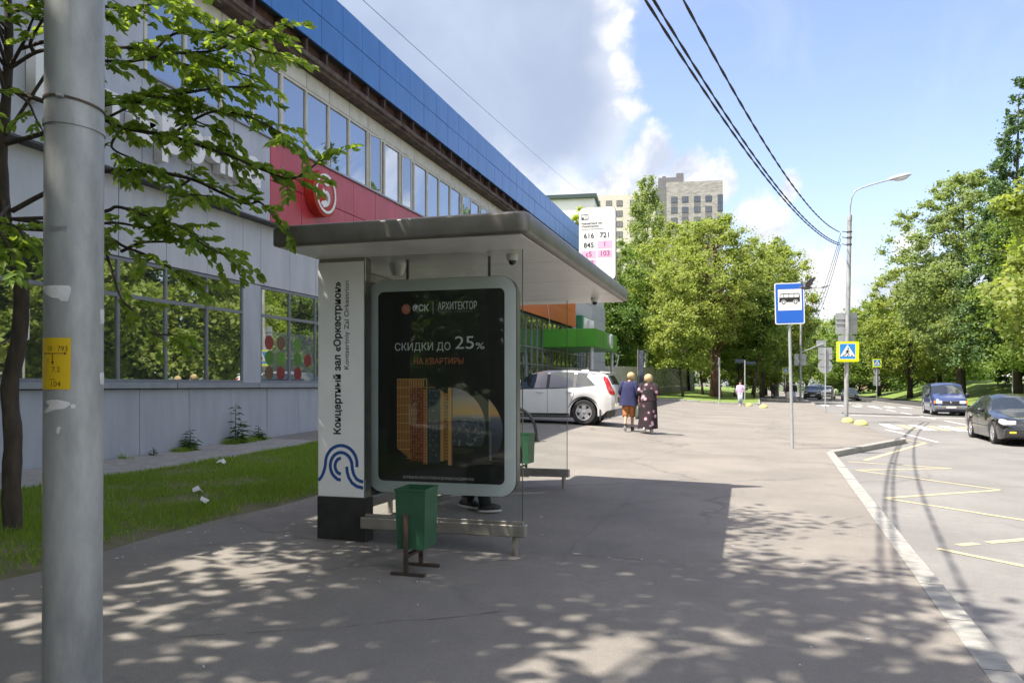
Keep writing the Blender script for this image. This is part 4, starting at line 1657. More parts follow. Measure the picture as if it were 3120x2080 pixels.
zb = PP.z
M_NOTICE = mat('yellow_notice', (.62, .42, .004), (.56, .37, .004), 8, .45)
M_NOTEINK = mat('notice_ink', (.08, .025, .008), rough=.6)
M_PAPER = mat('torn_paper', (.66, .65, .64), (.52, .51, .50), 12, .8)
cyl_patch([(1.665 - zb, asn(-.99), asn(-.08)), (1.484 - zb, asn(-.99), asn(-.10))], .0985).build('notice', M_NOTICE, near)
cyl_text('10 · 793', asn(-.55), 1.626 - zb, .026, M_NOTEINK, .0989, width=.072)
cyl_text('1', asn(-.80), 1.585 - zb, .022, M_NOTEINK, .0989)
cyl_text('7.2', asn(-.56), 1.553 - zb, .026, M_NOTEINK, .0989)
cyl_text('104', asn(-.58), 1.502 - zb, .026, M_NOTEINK, .0989, width=.034)
ar = cyl_patch([(1.6115 - zb, asn(-.90), asn(-.26)), (1.6085 - zb, asn(-.90), asn(-.26))], .0989)
for g2 in (cyl_patch([(1.616 - zb, asn(-.30), asn(-.299)), (1.610 - zb, asn(-.30), asn(-.22)), (1.604 - zb, asn(-.30), asn(-.299))], .0990, 3),
           cyl_patch([(1.614 - zb, asn(-.901), asn(-.90)), (1.610 - zb, asn(-.94), asn(-.90)), (1.606 - zb, asn(-.901), asn(-.90))], .0990, 3),
           cyl_patch([(1.609 - zb, asn(-.675), asn(-.650)), (1.582 - zb, asn(-.675), asn(-.650))], .0989, 2),
           cyl_patch([(1.582 - zb, asn(-.71), asn(-.615)), (1.570 - zb, asn(-.664), asn(-.661))], .0990, 2),
           cyl_patch([(1.5195 - zb, asn(-.75), asn(-.57)), (1.5175 - zb, asn(-.75), asn(-.57))], .0989, 3)):
    ar.add(g2.v, g2.f)
ar.build('arrow', M_NOTEINK, near)
cyl_text('102893', asn(-.55), 2.045 - zb, .026, M_PGREY, .0982, width=.062)
# torn paper: each scrap a ragged outline bent round the pole
scraps = [
    [(1.848, -.99, -.14), (1.842, -.985, -.10), (1.836, -.97, -.09), (1.826, -.93, -.10), (1.816, -.85, -.13), (1.806, -.70, -.15), (1.800, -.45, -.17), (1.793, -.40, -.19)],
    [(1.448, -.72, -.50), (1.444, -.85, -.30), (1.438, -.88, -.12), (1.432, -.80, -.10), (1.427, -.76, -.16), (1.422, -.80, -.22), (1.416, -.86, -.30), (1.410, -.90, -.66), (1.402, -.92, -.82)],
    [(1.433, -.06, .02), (1.428, -.10, .06), (1.421, -.09, .07), (1.417, -.06, -.01)],
    [(1.775, .86, .99), (1.765, .83, .995), (1.73, .86, .995), (1.722, .84, .98)],
    [(1.545, .86, .99), (1.535, .83, .995), (1.51, .85, .995), (1.502, .86, .97)],
    [(1.355, -.45, -.42), (1.35, -.52, -.40), (1.335, -.54, -.44), (1.328, -.50, -.47)],
]
for s in scraps:
    cyl_patch([(z - zb, asn(a), asn(b)) for z, a, b in s], .0983, 10).build('paper_scrap', M_PAPER, near)
cyl_patch([(1.18 - zb, asn(-.995), asn(-.97)), (1.15 - zb, asn(-1.0), asn(-.93)), (1.11 - zb, asn(-.995), asn(-.96))], .0990, 4).build('paper_scrap', mat('pale_yellow_paper', (.55, .56, .30), rough=.7), near)
for (z, tilt, w) in ((2.505, .16, .008), (2.425, .08, .020)):
    rows_ = []
    vs, fs = [], []
    for i in range(41):
        t = 2 * PI * i / 40
        zz = z - zb - tilt * .097 * math.sin(t)
        for (r, dz) in ((.0975, -w / 2), (.1015, -w / 2), (.1015, w / 2), (.0975, w / 2)):
            vs.append(wrap(t, r, zz + dz))
    for i in range(40):
        for k in range(4):
            fs.append((i * 4 + k, i * 4 + (k + 1) % 4, i * 4 + 4 + (k + 1) % 4, i * 4 + 4 + k))
    G().add(vs, fs).build('band_clamp', M_IRON if w < .01 else M_GALV, near)
bk = wrap(asn(-.45), .106, 2.512 - zb)
G().tube([wrap(asn(-.53), .106, 2.512 - zb), wrap(asn(-.33), .106, 2.508 - zb)], .006, 8).build('clamp_screw', M_GALV, near)

L1 = (4.07, 37.5, z_pave(4.07, 37.5))
street_lamp(L1, 1.0, 'tall lamp post carrying the pedestrian crossing sign beside the road')
L2 = (4.6, 78.0, z_pave(4.6, 78))
street_lamp(L2, .3, 'distant lamp post at the corner of the side turning, with grey sign backs')
L3 = (5.6, 116, z_pave(5.6, 116))
street_lamp(L3, -.2, 'farthest lamp post along the pavement, its foot behind the cars')

# cables strung from post to post
M_CABLE = mat('black_cable', (.018, .018, .02), rough=.6)


def cable(a, b, sag, r, label, n=40, group=None, twist=False):
    a, b = Vector(a), Vector(b)
    pts = []
    for i in range(n + 1):
        t = i / n
        p = a.lerp(b, t)
        p.z -= sag * 4 * t * (1 - t)
        pts.append(p)
    g = G()
    if twist:                                    # two strands wound round each other
        for s in (0, PI):
            q = []
            m = n * 6
            for i in range(m + 1):
                t = i / m
                p = a.lerp(b, t)
                p.z -= sag * 4 * t * (1 - t)
                w = s + t * (b - a).length * 4.0
                q.append(p + Vector((math.cos(w), 0, math.sin(w))) * r * .55)
            g.tube(q, r * .8, 4)
    else:
        g.tube(pts, r, 5)
    return tag(g.build('overhead_cable', M_CABLE, smooth='all'), label, 'cable', group)


cg = 'black cables strung between the lamp posts'
L0 = (-3.95, -.3, slope(-3.95, -.3))
street_lamp(L0, .2, 'lamp post just outside the left of the view, from which the black cables come')
for (dx, za, zb_, sag, lab) in ((.0, 8.85, 7.67, 1.50, 'lowest twisted black cable between the lamp posts over the pavement'),
                                (.10, 8.95, 7.75, 1.52, 'twisted black cable just above the lowest one over the pavement'),
                                (.55, 9.0, 8.25, 1.50, 'topmost black cable coming to the second lamp post')):
    cable((L0[0] + dx, L0[1], L0[2] + za), (L1[0] - .26, L1[1], L1[2] + zb_), sag, .019, lab, 40, cg, True)
for k, (za, zb_, sag, lab) in enumerate(((8.2, 8.1, 1.5, 'distant sagging cable, highest of the three beyond the second lamp post'),
                                        (7.95, 7.8, 1.7, 'distant sagging cable, middle one beyond the second lamp post'),
                                        (7.7, 7.5, 1.9, 'distant sagging cable, lowest one beyond the second lamp post'))):
    cable((L1[0] - .2, L1[1], L1[2] + za), (L2[0], L2[1], L2[2] + zb_), sag, .013, lab, 40, cg)
cable((L2[0], L2[1], L2[2] + 5.2), (16.5, 122, 5.2), .3, .03, 'thin span wire crossing the road far away', 12, cg)

# thin wire from a mast on the shop roof to the white block behind
ms = empty('roof_mast', (-12.1, 11.4, 11.3), label='thin grey mast standing on the shop roof, holding the thin wire', cat='mast')
G().tube([(-12.1, 11.4, 11.2), (-12.1, 11.4, 13.7)], .03, 8).build('pole', M_STEEL, ms, world=IDW)
cable((-12.1, 11.4, 13.6), (-21.9, 106.1, 27.6), .25, .012, 'hair thin wire crossing the sky above the blue parapet', 30)

# ------------------------------------------------------------------ road signs
M_SIGNBACK = mat('sign_back', (.40, .42, .43), (.35, .37, .38), 3, .45, metal=.2)
M_SIGNBLUE = mat('sign_blue', (.012, .115, .52), rough=.4)
M_SIGNBLUE2 = mat('crossing_blue', (.03, .25, .62), rough=.4)
M_SIGNWHITE = mat('sign_reflective_white', (.78, .78, .76), rough=.4)
M_SIGNYEL = mat('sign_fluorescent', (.68, .80, .01), rough=.4)
M_SIGNBLACK = mat('sign_black', (.012, .012, .014), rough=.5)
M_POST = mat('sign_post', (.42, .44, .45), (.36, .38, .39), 8, .4, metal=.25)


def graphics_bus(root, s, w, h, z0):
    """blue stop sign with its bus, on the face looking along s * -Y"""
    def P(q):
        return [(s * a, b) for a, b in q] if s > 0 else [(s * a, b) for a, b in q][::-1]
    y = lambda d: (-s * d, -s * (d + .0008)) if s > 0 else (d + .0008, d)
    f = .012

    def layer(shape, d, m, nm):
        g = G()
        for q in shape:
            g.prism([(s * a, b) for a, b in q], -s * (f + d), -s * (f + d + .0008))
        return g.build(nm, m, face)
    face = G().prism([(s * a, b) for a, b in rrect(-w / 2, w / 2, z0, z0 + h, .045, 5)], -s * f, -s * (f + .0008)).build('face', M_SIGNWHITE, root)
    layer([rrect(-w / 2 + .022, w / 2 - .022, z0 + .022, z0 + h - .022, .03, 4)], .001, M_SIGNBLUE, 'blue_field')
    wz0, wz1 = z0 + h * .335, z0 + h * .845
    layer([rrect(-w / 2 + .075, w / 2 - .06, wz0, wz1, .008, 2)], .002, M_SIGNWHITE, 'white_field')
    bx0, bx1, bz = -.235, .235, wz0 + .19
    layer([[(bx0, bz), (bx1, bz), (bx1, bz + .12), (bx1 - .008, bz + .195), (bx1 - .03, bz + .205), (bx0 + .06, bz + .205), (bx0 + .03, bz + .19), (bx0 + .006, bz + .10)]], .003, M_SIGNBLACK, 'bus_body')
    wins = [[(bx0 + .02, bz + .11), (bx0 + .10, bz + .11), (bx0 + .10, bz + .185), (bx0 + .045, bz + .185)]] + [
        [(bx0 + .115 + .115 * k, bz + .11), (bx0 + .215 + .115 * k, bz + .11), (bx0 + .215 + .115 * k, bz + .185), (bx0 + .115 + .115 * k, bz + .185)] for k in range(3)]
    layer(wins, .004, M_SIGNWHITE, 'bus_window')
    for cx in (bx0 + .10, bx1 - .10):
        layer([arc(cx, bz, .056, 0, 360, 18)[:-1]], .0045, M_SIGNWHITE, 'wheel_gap')
        layer([arc(cx, bz, .046, 0, 360, 18)[:-1]], .0055, M_SIGNBLACK, 'wheel')
        layer([arc(cx, bz, .026, 0, 360, 14)[:-1]], .0065, M_SIGNWHITE, 'wheel_hub')


bs = empty('bus_stop_sign', (0, 0, 0), label='blue and white bus stop sign with a bus on a thin leaning post', cat='sign')
G().lathe([(.036, -.2), (.036, 3.0)], (0, .05, 0), 'Z', 16).build('post', M_POST, bs, smooth=True)
G().prism(rrect(-.335, .335, 2.90, 3.86, .05, 5), -.012, .012).build('panel', M_SIGNBACK, bs)
graphics_bus(bs, 1, .67, .96, 2.90)
graphics_bus(bs, -1, .67, .96, 2.90)
bs.location = (1.0, 19.7, z_pave(1.0, 19.7))
bs.rotation_euler = (0, R(-1.4), R(11))


def graphics_crossing(root, s, w, h, zc, yb=0.0, shade=False):
    f = .010

    def layer(shape, d, m, nm, par):
        g = G()
        for q in shape:
            g.prism([(s * a * w, zc + b * h) for a, b in q], yb - s * (f + d), yb - s * (f + d + .0008))
        return g.build(nm, m, par)
    face = G().prism([(s * a, b) for a, b in rrect(-w / 2, w / 2, zc - h / 2, zc + h / 2, .05, 4)], yb - s * f, yb - s * (f + .0008)).build('face', M_SIGNYEL, root)
    layer([[(-.365, -.37), (.355, -.37), (.355, .40), (-.365, .40)]], .001, M_SIGNWHITE, 'white_border', face)
    layer([[(-.345, -.35), (.335, -.35), (.335, .38), (-.345, .38)]], .002, M_SIGNBLUE2, 'blue_field', face)
    layer([[(-.335, -.225), (.325, -.225), (-.005, .345)]], .003, M_SIGNWHITE, 'triangle', face)
    man = [[(-.03, .075), (.03, .09), (.045, .03), (.02, -.05), (.065, -.12), (.085, -.20), (.05, -.205), (.028, -.13), (-.03, -.065), (-.06, -.13), (-.125, -.205), (-.155, -.185), (-.085, -.105), (-.055, -.02)],
           [(-.03, .07), (-.085, .03), (-.105, -.03), (-.085, -.04), (-.065, .01), (-.01, .04)], [(.03, .07), (.06, .02), (.11, -.005), (.10, -.025), (.045, -.0), (.01, .04)],
           [(.022 + .036 * math.cos(R(t)), .145 + .04 * math.sin(R(t))) for t in range(0, 360, 24)]]
    layer(man, .004, M_SIGNBLACK, 'walking_man', face)
    layer([[(-.24, -.215), (-.17, -.215), (-.145, -.165), (-.205, -.165)], [(-.04, -.215), (.03, -.215), (.015, -.17), (-.03, -.17)], [(.16, -.215), (.24, -.215), (.20, -.165), (.135, -.165)]], .0045, M_SIGNBLACK, 'zebra', face)


cs = empty('crossing_sign', (0, 0, 0), label='large yellow framed pedestrian crossing sign on the second lamp post', cat='sign')
G().prism(rrect(-.485, .485, -.44, .44, .06, 4), -.010, .010).build('panel', M_SIGNBACK, cs)
graphics_crossing(cs, 1, .97, .88, 0)
graphics_crossing(cs, -1, .97, .88, 0)
G().box(-.2, .2, .0105, .06, .12, .17).box(-.2, .2, .0105, .06, -.2, -.15).build('bracket', M_SIGNBACK, cs)
cs.location = (L1[0] + .05, L1[1] - .20, L1[2] + 3.02)
cs.rotation_euler = (0, 0, R(15))

bp = empty('plate_sign', (L1[0], L1[1] + .15, L1[2] + 4.2), label='tall grey sign back with a smaller plate below, high on the second lamp post', cat='sign')
Mb = Matrix.Translation((L1[0] + .04, L1[1] + .16, L1[2])) @ Matrix.Rotation(R(15), 4, 'Z')
G().prism(rrect(-.47, .47, 4.28, 4.72, .04, 4), 0, .012).build('panel', M_SIGNBACK, bp, world=Mb)
G().prism(rrect(-.47, .47, 3.80, 4.26, .04, 4), .001, .013).build('panel', M_SIGNBACK, bp, world=Mb)
G().prism(rrect(-.36, .36, 3.44, 3.74, .03, 4), 0, .012).build('lower_plate', M_SIGNBACK, bp, world=Mb)
G().box(-.46, .46, -.03, -.001, 4.24, 4.28).box(-.46, .46, -.03, -.001, 4.44, 4.47).build('rail', M_SIGNBACK, bp, world=Mb)


def post_sign(loc, h, r, parts, label, rz=15, name='sign_post'):
    root = empty(name, (0, 0, 0), label=label, cat='sign')
    G().lathe([(r, -.2), (r, h)], (0, 0, 0), 'Z', 12).build('post', M_POST, root, smooth=True)
    for p in parts:
        if p[0] == 'square':
            _, w, hh, zc, s = p
            G().prism(rrect(-w / 2, w / 2, zc - hh / 2, zc + hh / 2, .04, 4), r + .005, r + .02).build('plate', M_SIGNBACK, root)
            G().box(-w * .45, w * .45, r - .01, r + .004, zc - .02, zc + .02).build('rail', M_SIGNBACK, root)
        elif p[0] == 'round':
            _, rr_, zc = p
            G().prism(arc(0, zc, rr_, 0, 360, 28)[:-1], r + .005, r + .02).build('disc', M_SIGNBACK, root)
            G().box(-rr_ * .8, rr_ * .8, r - .01, r + .004, zc - .02, zc + .02).build('rail', M_SIGNBACK, root)
        elif p[0] == 'cross':
            _, w, hh, zc = p
            G().prism(rrect(-w / 2, w / 2, zc - hh / 2, zc + hh / 2, .05, 4), -r - .03, -r - .01).build('panel', M_SIGNBACK, root)
            graphics_crossing(root, 1, w, hh, zc, -r - .02)
    root.location = loc
    root.rotation_euler = (0, 0, R(rz))
    return root


post_sign((4.28, 49.5, z_pave(4.28, 49.5)), 3.75, .04, [('square', .80, .70, 3.40, 0), ('round', .41, 2.67)], 'grey backs of a square and a round sign on a thin post')
post_sign((13.1, 92.5, z_road(13.1, 92.5) + .25), 3.9, .04, [('cross', .97, .88, 3.9), ('round', .36, 3.0), ('round', .36, 2.25), ('square', .75, .4, 1.7, 0)], 'far pedestrian crossing sign with sign backs below, across the road')
post_sign((20.6, 73.9, z_lawn(20.6, 73.9)), 3.7, .045, [('round', .36, 3.4)], 'back of a round sign on a post under the right hand trees')
post_sign((-1.9, 56.8, z_pave(-1.9, 56.8)), 3.2, .05, [('square', .3, .55, 2.95, 0)], 'slim pale post with a narrow plate seen edge on before the trees', rz=95)
post_sign((3.8, 89.8, z_pave(3.8, 89.8)), 3.2, .04, [('cross', .75, .72, 3.0)], 'small shaded pedestrian crossing sign beneath the trees down the pavement')
ns = post_sign((-.25, 64.6, z_wood(-.25, 64.6)), 3.15, .045, [], 'street name signpost with two dark blades among the tree trunks', name='street_name_sign')
G().bbox(-.75, -.05, -.02, .02, 2.92, 3.2, .01).build('blade', mat('blade_navy', (.02, .03, .05), rough=.4), ns, world=IDW)
G().bbox(.05, .85, -.02, .02, 2.80, 3.02, .01).build('blade', mat('blade_navy', (.02, .03, .05), rough=.4), ns, world=IDW)
b3 = empty('plate_sign', (L2[0], L2[1] + .14, L2[2] + 3.8), label='pair of grey sign backs on the lamp post at the side turning', cat='sign')
Mb = Matrix.Translation((L2[0], L2[1] + .14, L2[2])) @ Matrix.Rotation(R(15), 4, 'Z')
G().prism(rrect(-.55, .55, 3.85, 4.35, .04, 4), 0, .012).build('plate', M_SIGNBACK, b3, world=Mb)
G().prism(rrect(-.55, .55, 3.30, 3.82, .04, 4), 0, .012).build('plate', M_SIGNBACK, b3, world=Mb)
b4 = empty('hanging_sign', (L2[0] + 2, L2[1], L2[2] + 5.1), label='grey plate on a strut reaching from the far lamp post over the road', cat='sign')
G().tube([(L2[0] + .1, L2[1] + .1, L2[2] + 4.5), (L2[0] + 2.0, L2[1] + .6, L2[2] + 5.3)], .04, 8).build('strut', M_POST, b4, world=IDW)
G().prism(rrect(.0, .9, 5.0, 5.6, .03, 3), 0, .012).build('plate', M_SIGNBACK, b4, world=Matrix.Translation((L2[0] + 1.4, L2[1] + .5, L2[2])) @ Matrix.Rotation(R(15), 4, 'Z'))

# yellow concrete half domes that keep cars off
M_DOME = mat('yellow_concrete', (.62, .58, .16), (.48, .45, .16), 7, .85, bump=.2)
for (x, y, r, lab) in ((0.0, 55.2, .25, 'pale yellow concrete half dome, the left of the pair before the trees'), (.9, 51.9, .25, 'pale yellow concrete half dome, the right of the pair before the trees'),
                       (4.02, 36.4, .23, 'yellow concrete lump against the foot of the second lamp post'), (4.35, 34.9, .26, 'yellow concrete lump in front of the second lamp post, nearer the road')):
    z = z_pave(x, y)
    g = G().lathe([(r * 1.05, -.02), (r * 1.03, .04), (r * .94, .10), (r * .74, .16), (r * .42, .20), (.0, .215)], (0, 0, 0), 'Z', 20)
    o = g.build('concrete_dome', M_DOME, smooth='all')
    tag(o, lab, 'bollard', 'yellow concrete half domes')
    o.location = (x, y, z)

# pigeon in flight by the bus sign
pg = empty('pigeon', (1.12, 17.0, 3.47), label='dark pigeon flying past the right edge of the bus stop sign', cat='bird')
M_BIRD = mat('pigeon_grey', (.07, .07, .075), (.14, .14, .145), 30, .7)
Mp = Matrix.Translation((1.12, 17.0, 3.44)) @ Matrix.Rotation(R(20), 4, 'Z')
g = G()
g.lathe([(.002, -.15), (.018, -.14), (.022, -.118), (.03, -.09), (.045, -.03), (.042, .03), (.022, .09), (.01, .11)], (0, 0, 0), 'X', 12)
g.add([(.08, -.012, 0), (.08, .012, 0), (.19, .05, .005), (.19, -.05, .005), (.19, .05, -.003), (.19, -.05, -.003)], [(0, 1, 2, 3), (1, 0, 5, 4), (2, 4, 5, 3), (0, 3, 5), (1, 4, 2)])
g.tube([(-.145, 0, 0), (-.172, 0, -.006)], [.006, .001], 5)
g.build('body', M_BIRD, pg, world=Mp, smooth=True)
for s in (-1, 1):
    w = G()
    top = [(-.05, .03 * s, .02), (-.07, .12 * s, .09), (-.03, .22 * s, .15), (.06, .31 * s, .17), (.05, .19 * s, .10), (.07, .09 * s, .05), (.05, .03 * s, .02)]
    w.add(top + [(a, b, c - .006) for a, b, c in top], [tuple(range(7)), tuple(range(13, 6, -1))] + [(i, (i + 1) % 7, 7 + (i + 1) % 7, 7 + i) for i in range(7)])
    w.build('wing', M_BIRD, pg, world=Mp)

# ------------------------------------------------------------------ far buildings
M_BRICK = bpy.data.materials.new('mottled_brick')
M_BRICK.use_nodes = True
_n, _l = M_BRICK.node_tree.nodes, M_BRICK.node_tree.links
_b = _n.new('ShaderNodeTexBrick')
_b.inputs['Color1'].default_value = (.36, .34, .32, 1)
_b.inputs['Color2'].default_value = (.20, .195, .19, 1)
_b.inputs['Mortar'].default_value = (.33, .315, .30, 1)
_b.inputs['Scale'].default_value = 1.0
_b.inputs['Brick Width'].default_value = 1.1
_b.inputs['Row Height'].default_value = .3
_b.inputs['Mortar Size'].default_value = .02
_t = _n.new('ShaderNodeTexCoord')
_m = _n.new('ShaderNodeMapping')
_m.inputs['Rotation'].default_value = (PI / 2, 0, 0)
_l.new(_t.outputs['Object'], _m.inputs['Vector'])
_l.new(_m.outputs[0], _b.inputs['Vector'])
_l.new(_b.outputs[0], _n['Principled BSDF'].inputs['Base Color'])
_n['Principled BSDF'].inputs['Roughness'].default_value = .9
M_CREAMWALL = mat('cream_render', (.52, .49, .42), (.48, .45, .385), .3, .85)
M_GREYWALL = mat('grey_render', (.15, .15, .155), (.13, .13, .135), .4, .8)
M_FARGLASS = mirror_glass('far_glass', (.05, .055, .06), .10, graze=.15)
M_FARFRAME = mat('dark_window_frame', (.05, .05, .055), rough=.5)

ap = empty('apartment_tower', (-22.1, 229, 0), R(7.45), label='tall apartment block, cream on the left and mottled brick on the right', cat='building')
G().box(0, 15.4, 0, 16, -2, 58.6).build('brick_wall', M_BRICK, ap)
G().box(-3.1, -.01, .4, 16, -2, 57.4).build('stair_core', M_GREYWALL, ap)
G().box(-22, -3.12, .2, 16, -2, 55.6).build('cream_wall', M_CREAMWALL, ap)
G().box(-2.2, 5.0, 5, 12, 57.4, 61.2).build('roof_house', M_GREYWALL, ap)
G().box(3.0, 5.0, 6, 9, 61.2, 62.6).build('roof_vent', M_GREYWALL, ap)
G().box(-1.0, 0.0, 6, 8, 61.2, 61.9).build('roof_vent', M_GREYWALL, ap)
wf = G().box(-.85, .85, -.09, .03, -.85, .85).mesh('window', M_FARFRAME)
wp = G().box(-.74, -.03, -.11, -.092, -.72, .72).box(.03, .74, -.11, -.092, -.72, .72).mesh('pane', M_FARGLASS)
sp = G().box(-.85, .85, -.05, .03, 0, 1.25).mesh('spandrel', M_GREYWALL)
ML = WM[ap.name]
for r_ in range(11):
    z = 53.6 - 2.95 * r_
    for k, x in enumerate((2.1, 5.1, 8.4, 11.5)):
        f = inst('window', wf, ap, ML @ Matrix.Translation((x, 0, z)))
        inst('pane', wp, f, ML @ Matrix.Translation((x, 0, z)))
        if (r_ + k) % 2 == 0:
            inst('spandrel', sp, ap, ML @ Matrix.Translation((x, 0, z - 2.1)))
    for k, x in enumerate((-19.6, -16.2, -13.2, -9.4, -6.2)):
        f = inst('window', wf, ap, ML @ Matrix.Translation((x, .2, z - .4)))
        inst('pane', wp, f, ML @ Matrix.Translation((x, .2, z - .4)))
for r_ in range(6):
    z = 54.6 - 5.9 * r_
    w = G().box(14.0, 15.46, -.14, 1.6, z - 4.6, z).build('corner_window', M_FARFRAME, ap)
    G().box(14.08, 14.68, -.17, -.141, z - 2.2, z - .15).box(14.76, 15.38, -.17, -.141, z - 2.2, z - .15).box(14.08, 14.68, -.17, -.141, z - 4.4, z - 2.35).box(14.76, 15.38, -.17, -.141, z - 4.4, z - 2.35).build('pane', M_FARGLASS, w)

wb = empty('white_block', (-22, 106, 0), R(6), label='plain white block with a dark green roof edge behind the parapet', cat='building')
M_WHITEWALL = mat('white_render', (.76, .76, .74), (.71, .71, .69), .5, .85)
G().box(-30, 2.2, 0, 14, -2, 26.6).build('wall', M_WHITEWALL, wb)
G().box(-30.4, 2.5, -.5, 14.4, 26.6, 27.1).build('roof', mat('green_roof_edge', (.03, .055, .05), rough=.5), wb)
fb = empty('far_brick_house', (33, 240, 0), R(-8), label='pale brick house barely showing over the right hand trees', cat='building')
G().box(-4, 22, 0, 12, -2, 19).build('wall', mat('pale_brick', (.42, .29, .21), (.36, .24, .18), 1.5, .85), fb)
G().box(-4.5, 22.5, -.6, 12.6, 19, 19.7).build('roof', mat('house_roof', (.25, .13, .09), rough=.8), fb)
for k in range(6):
    f = G().box(-2 + 3.6 * k, -.4 + 3.6 * k, -.08, .02, 15.2, 17.0).build('window', M_FARFRAME, fb)
    G().box(-1.9 + 3.6 * k, -.5 + 3.6 * k, -.1, -.081, 15.3, 16.9).build('pane', M_FARGLASS, f)

# fence with its printed squares
fc = empty('fence', (-9, 66, .5), label='pale printed panel fence on a grey plinth among the trees', cat='fence')
M_FENCE = mat('fence_panel', (.42, .42, .34), (.37, .37, .30), 1.5, .7)
M_FENCE2 = mat('fence_banner', (.40, .39, .35), (.35, .34, .31), 1.5, .7)
M_FENCEDK = mat('fence_print', (.12, .14, .08), rough=.8)
fp = [(-11.5, 60.4), (-10.5, 61.6), (-7.75, 68.6), (-6.8, 107)]
for si, (a, b) in enumerate(zip(fp[:-1], fp[1:])):
    a, b = Vector(a), Vector(b)
    n = max(1, int(round((b - a).length / 2.4)))
    ang = math.atan2((b - a).y, (b - a).x)
    for k in range(n):
        p = a.lerp(b, k / n)
        ln = (b - a).length / n
        z = z_wood(p.x, p.y)
        Mx = Matrix.Translation((p.x, p.y, z)) @ Matrix.Rotation(ang, 4, 'Z')
        G().bbox(.02, ln - .02, -.1, .1, -.3, .55, .02).build('plinth', M_CONC, fc, world=Mx)
        pn = G().bbox(.01, ln - .01, -.03, .03, .57, 2.35, .01).build('panel', M_FENCE2 if si < 2 else M_FENCE, fc, world=Mx)
        sq = G()
        if si == 2:
            for i in range(9):
                for j in range(7):
                    if rnd.random() < .38:
                        sq.box(.12 + .24 * i, .12 + .24 * i + rnd.choice((.2, .23)), -.036, -.031, .66 + .235 * j, .66 + .235 * j + .19)
        elif k % 3 == 1:
            for j in range(4):
                sq.box(.4, 1.3 + .2 * (j % 2), -.036, -.031, 1.3 + .16 * j, 1.36 + .16 * j)
        if sq.v:
            sq.build('print', M_FENCEDK, pn, world=Mx)
ad = empty('banner_post', (-8.3, 63.0, .5), label='narrow dark blue vertical banner on a post before the fence', cat='sign')
zz = z_wood(-8.3, 63)
G().tube([(-8.3, 63, zz - .1), (-8.3, 63, zz + 3.7)], .06, 8).build('post', M_GREYWALL, ad, world=IDW)
G().bbox(-8.2, -7.85, 62.97, 63.03, zz + .9, zz + 3.6, .01).build('banner', mat('banner_navy', (.03, .04, .07), (.16, .17, .2), 9, .6, low=.5, high=.7), ad, world=IDW)

# scraps of litter
for (x, y, a, lab) in ((-8.2, 11.1, .4, 'crumpled white paper scrap far back on the grass near the concrete strip'), (-6.55, 8.4, 1.2, 'small white scrap standing in the grass, left of the pair'), (-5.95, 7.75, 2.0, 'long white paper scrap in the grass near the pavement edge')):
    z = slope(x, y) + .05
    w = .07 if a != 2.0 else .05
    g = G()
    vs = [(-w, -.03, 0), (0, -.05, .05), (w, -.03, .02), (-w * .8, .04, .03), (.01, .05, .08), (w * .9, .05, .04)]
    g.add(vs + [(p[0], p[1], p[2] - .004) for p in vs], [(0, 1, 4, 3), (1, 2, 5, 4), (6, 9, 10, 7), (7, 10, 11, 8), (0, 3, 9, 6), (2, 8, 11, 5), (0, 6, 7, 1), (1, 7, 8, 2), (3, 4, 10, 9), (4, 5, 11, 10)])
    o = tag(g.build('paper_scrap', M_PAPER), lab, 'litter')
    o.location = (x, y, z)
    o.rotation_euler = (.2, .3, a)
g = G()
for k in range(110):
    x, y = rnd.uniform(-5.3, 1.2), rnd.uniform(2.2, 9)
    if rnd.random() < .5:
        x = -5.2 + abs(rnd.gauss(0, .35))
    z = z_pave(x, y) + .003
    a = rnd.uniform(0, PI)
    ln = rnd.choice((.005, .006, .009, .014))
    g.box(-ln, ln, -.0035, .0035, 0, .005, Matrix.Translation((x, y, z)) @ Matrix.Rotation(a, 4, 'Z'))
tag(g.build('litter', M_PAPER), 'tiny pale cigarette ends and crumbs strewn over the pavement', 'litter', kind='stuff')
# ------------------------------------------------------------------ trees
M_BARK = mat('bark', (.075, .058, .042), (.035, .028, .022), 9, .95, bump=.7, bscale=26, stretch=(1, 1, .3))
M_BARKRED = mat('larch_bark', (.16, .085, .055), (.06, .036, .027), 6, .95, bump=.7, bscale=12, stretch=(1, 1, .3))
M_BIRCH = mat('birch_bark', (.55, .53, .48), (.06, .055, .05), 2.4, .85, low=.5, high=.62, stretch=(1, 1, 2.2))
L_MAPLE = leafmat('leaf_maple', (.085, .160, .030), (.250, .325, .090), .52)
L_BIRCH = leafmat('leaf_birch', (.145, .215, .075), (.335, .390, .165), .50)
L_LARCH = leafmat('leaf_larch', (.150, .225, .042), (.365, .400, .125), .52)
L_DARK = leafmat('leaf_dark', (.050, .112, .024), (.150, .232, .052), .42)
L_SPRUCE = leafmat('leaf_spruce', (.055, .110, .045), (.145, .225, .085), .25)
L_YELLOW = leafmat('leaf_yellow', (.165, .245, .022), (.40, .46, .055), .52)
L_NEAR = leafmat('leaf_near', (.075, .165, .022), (.265, .375, .048), .52, (.52, .66, .06))


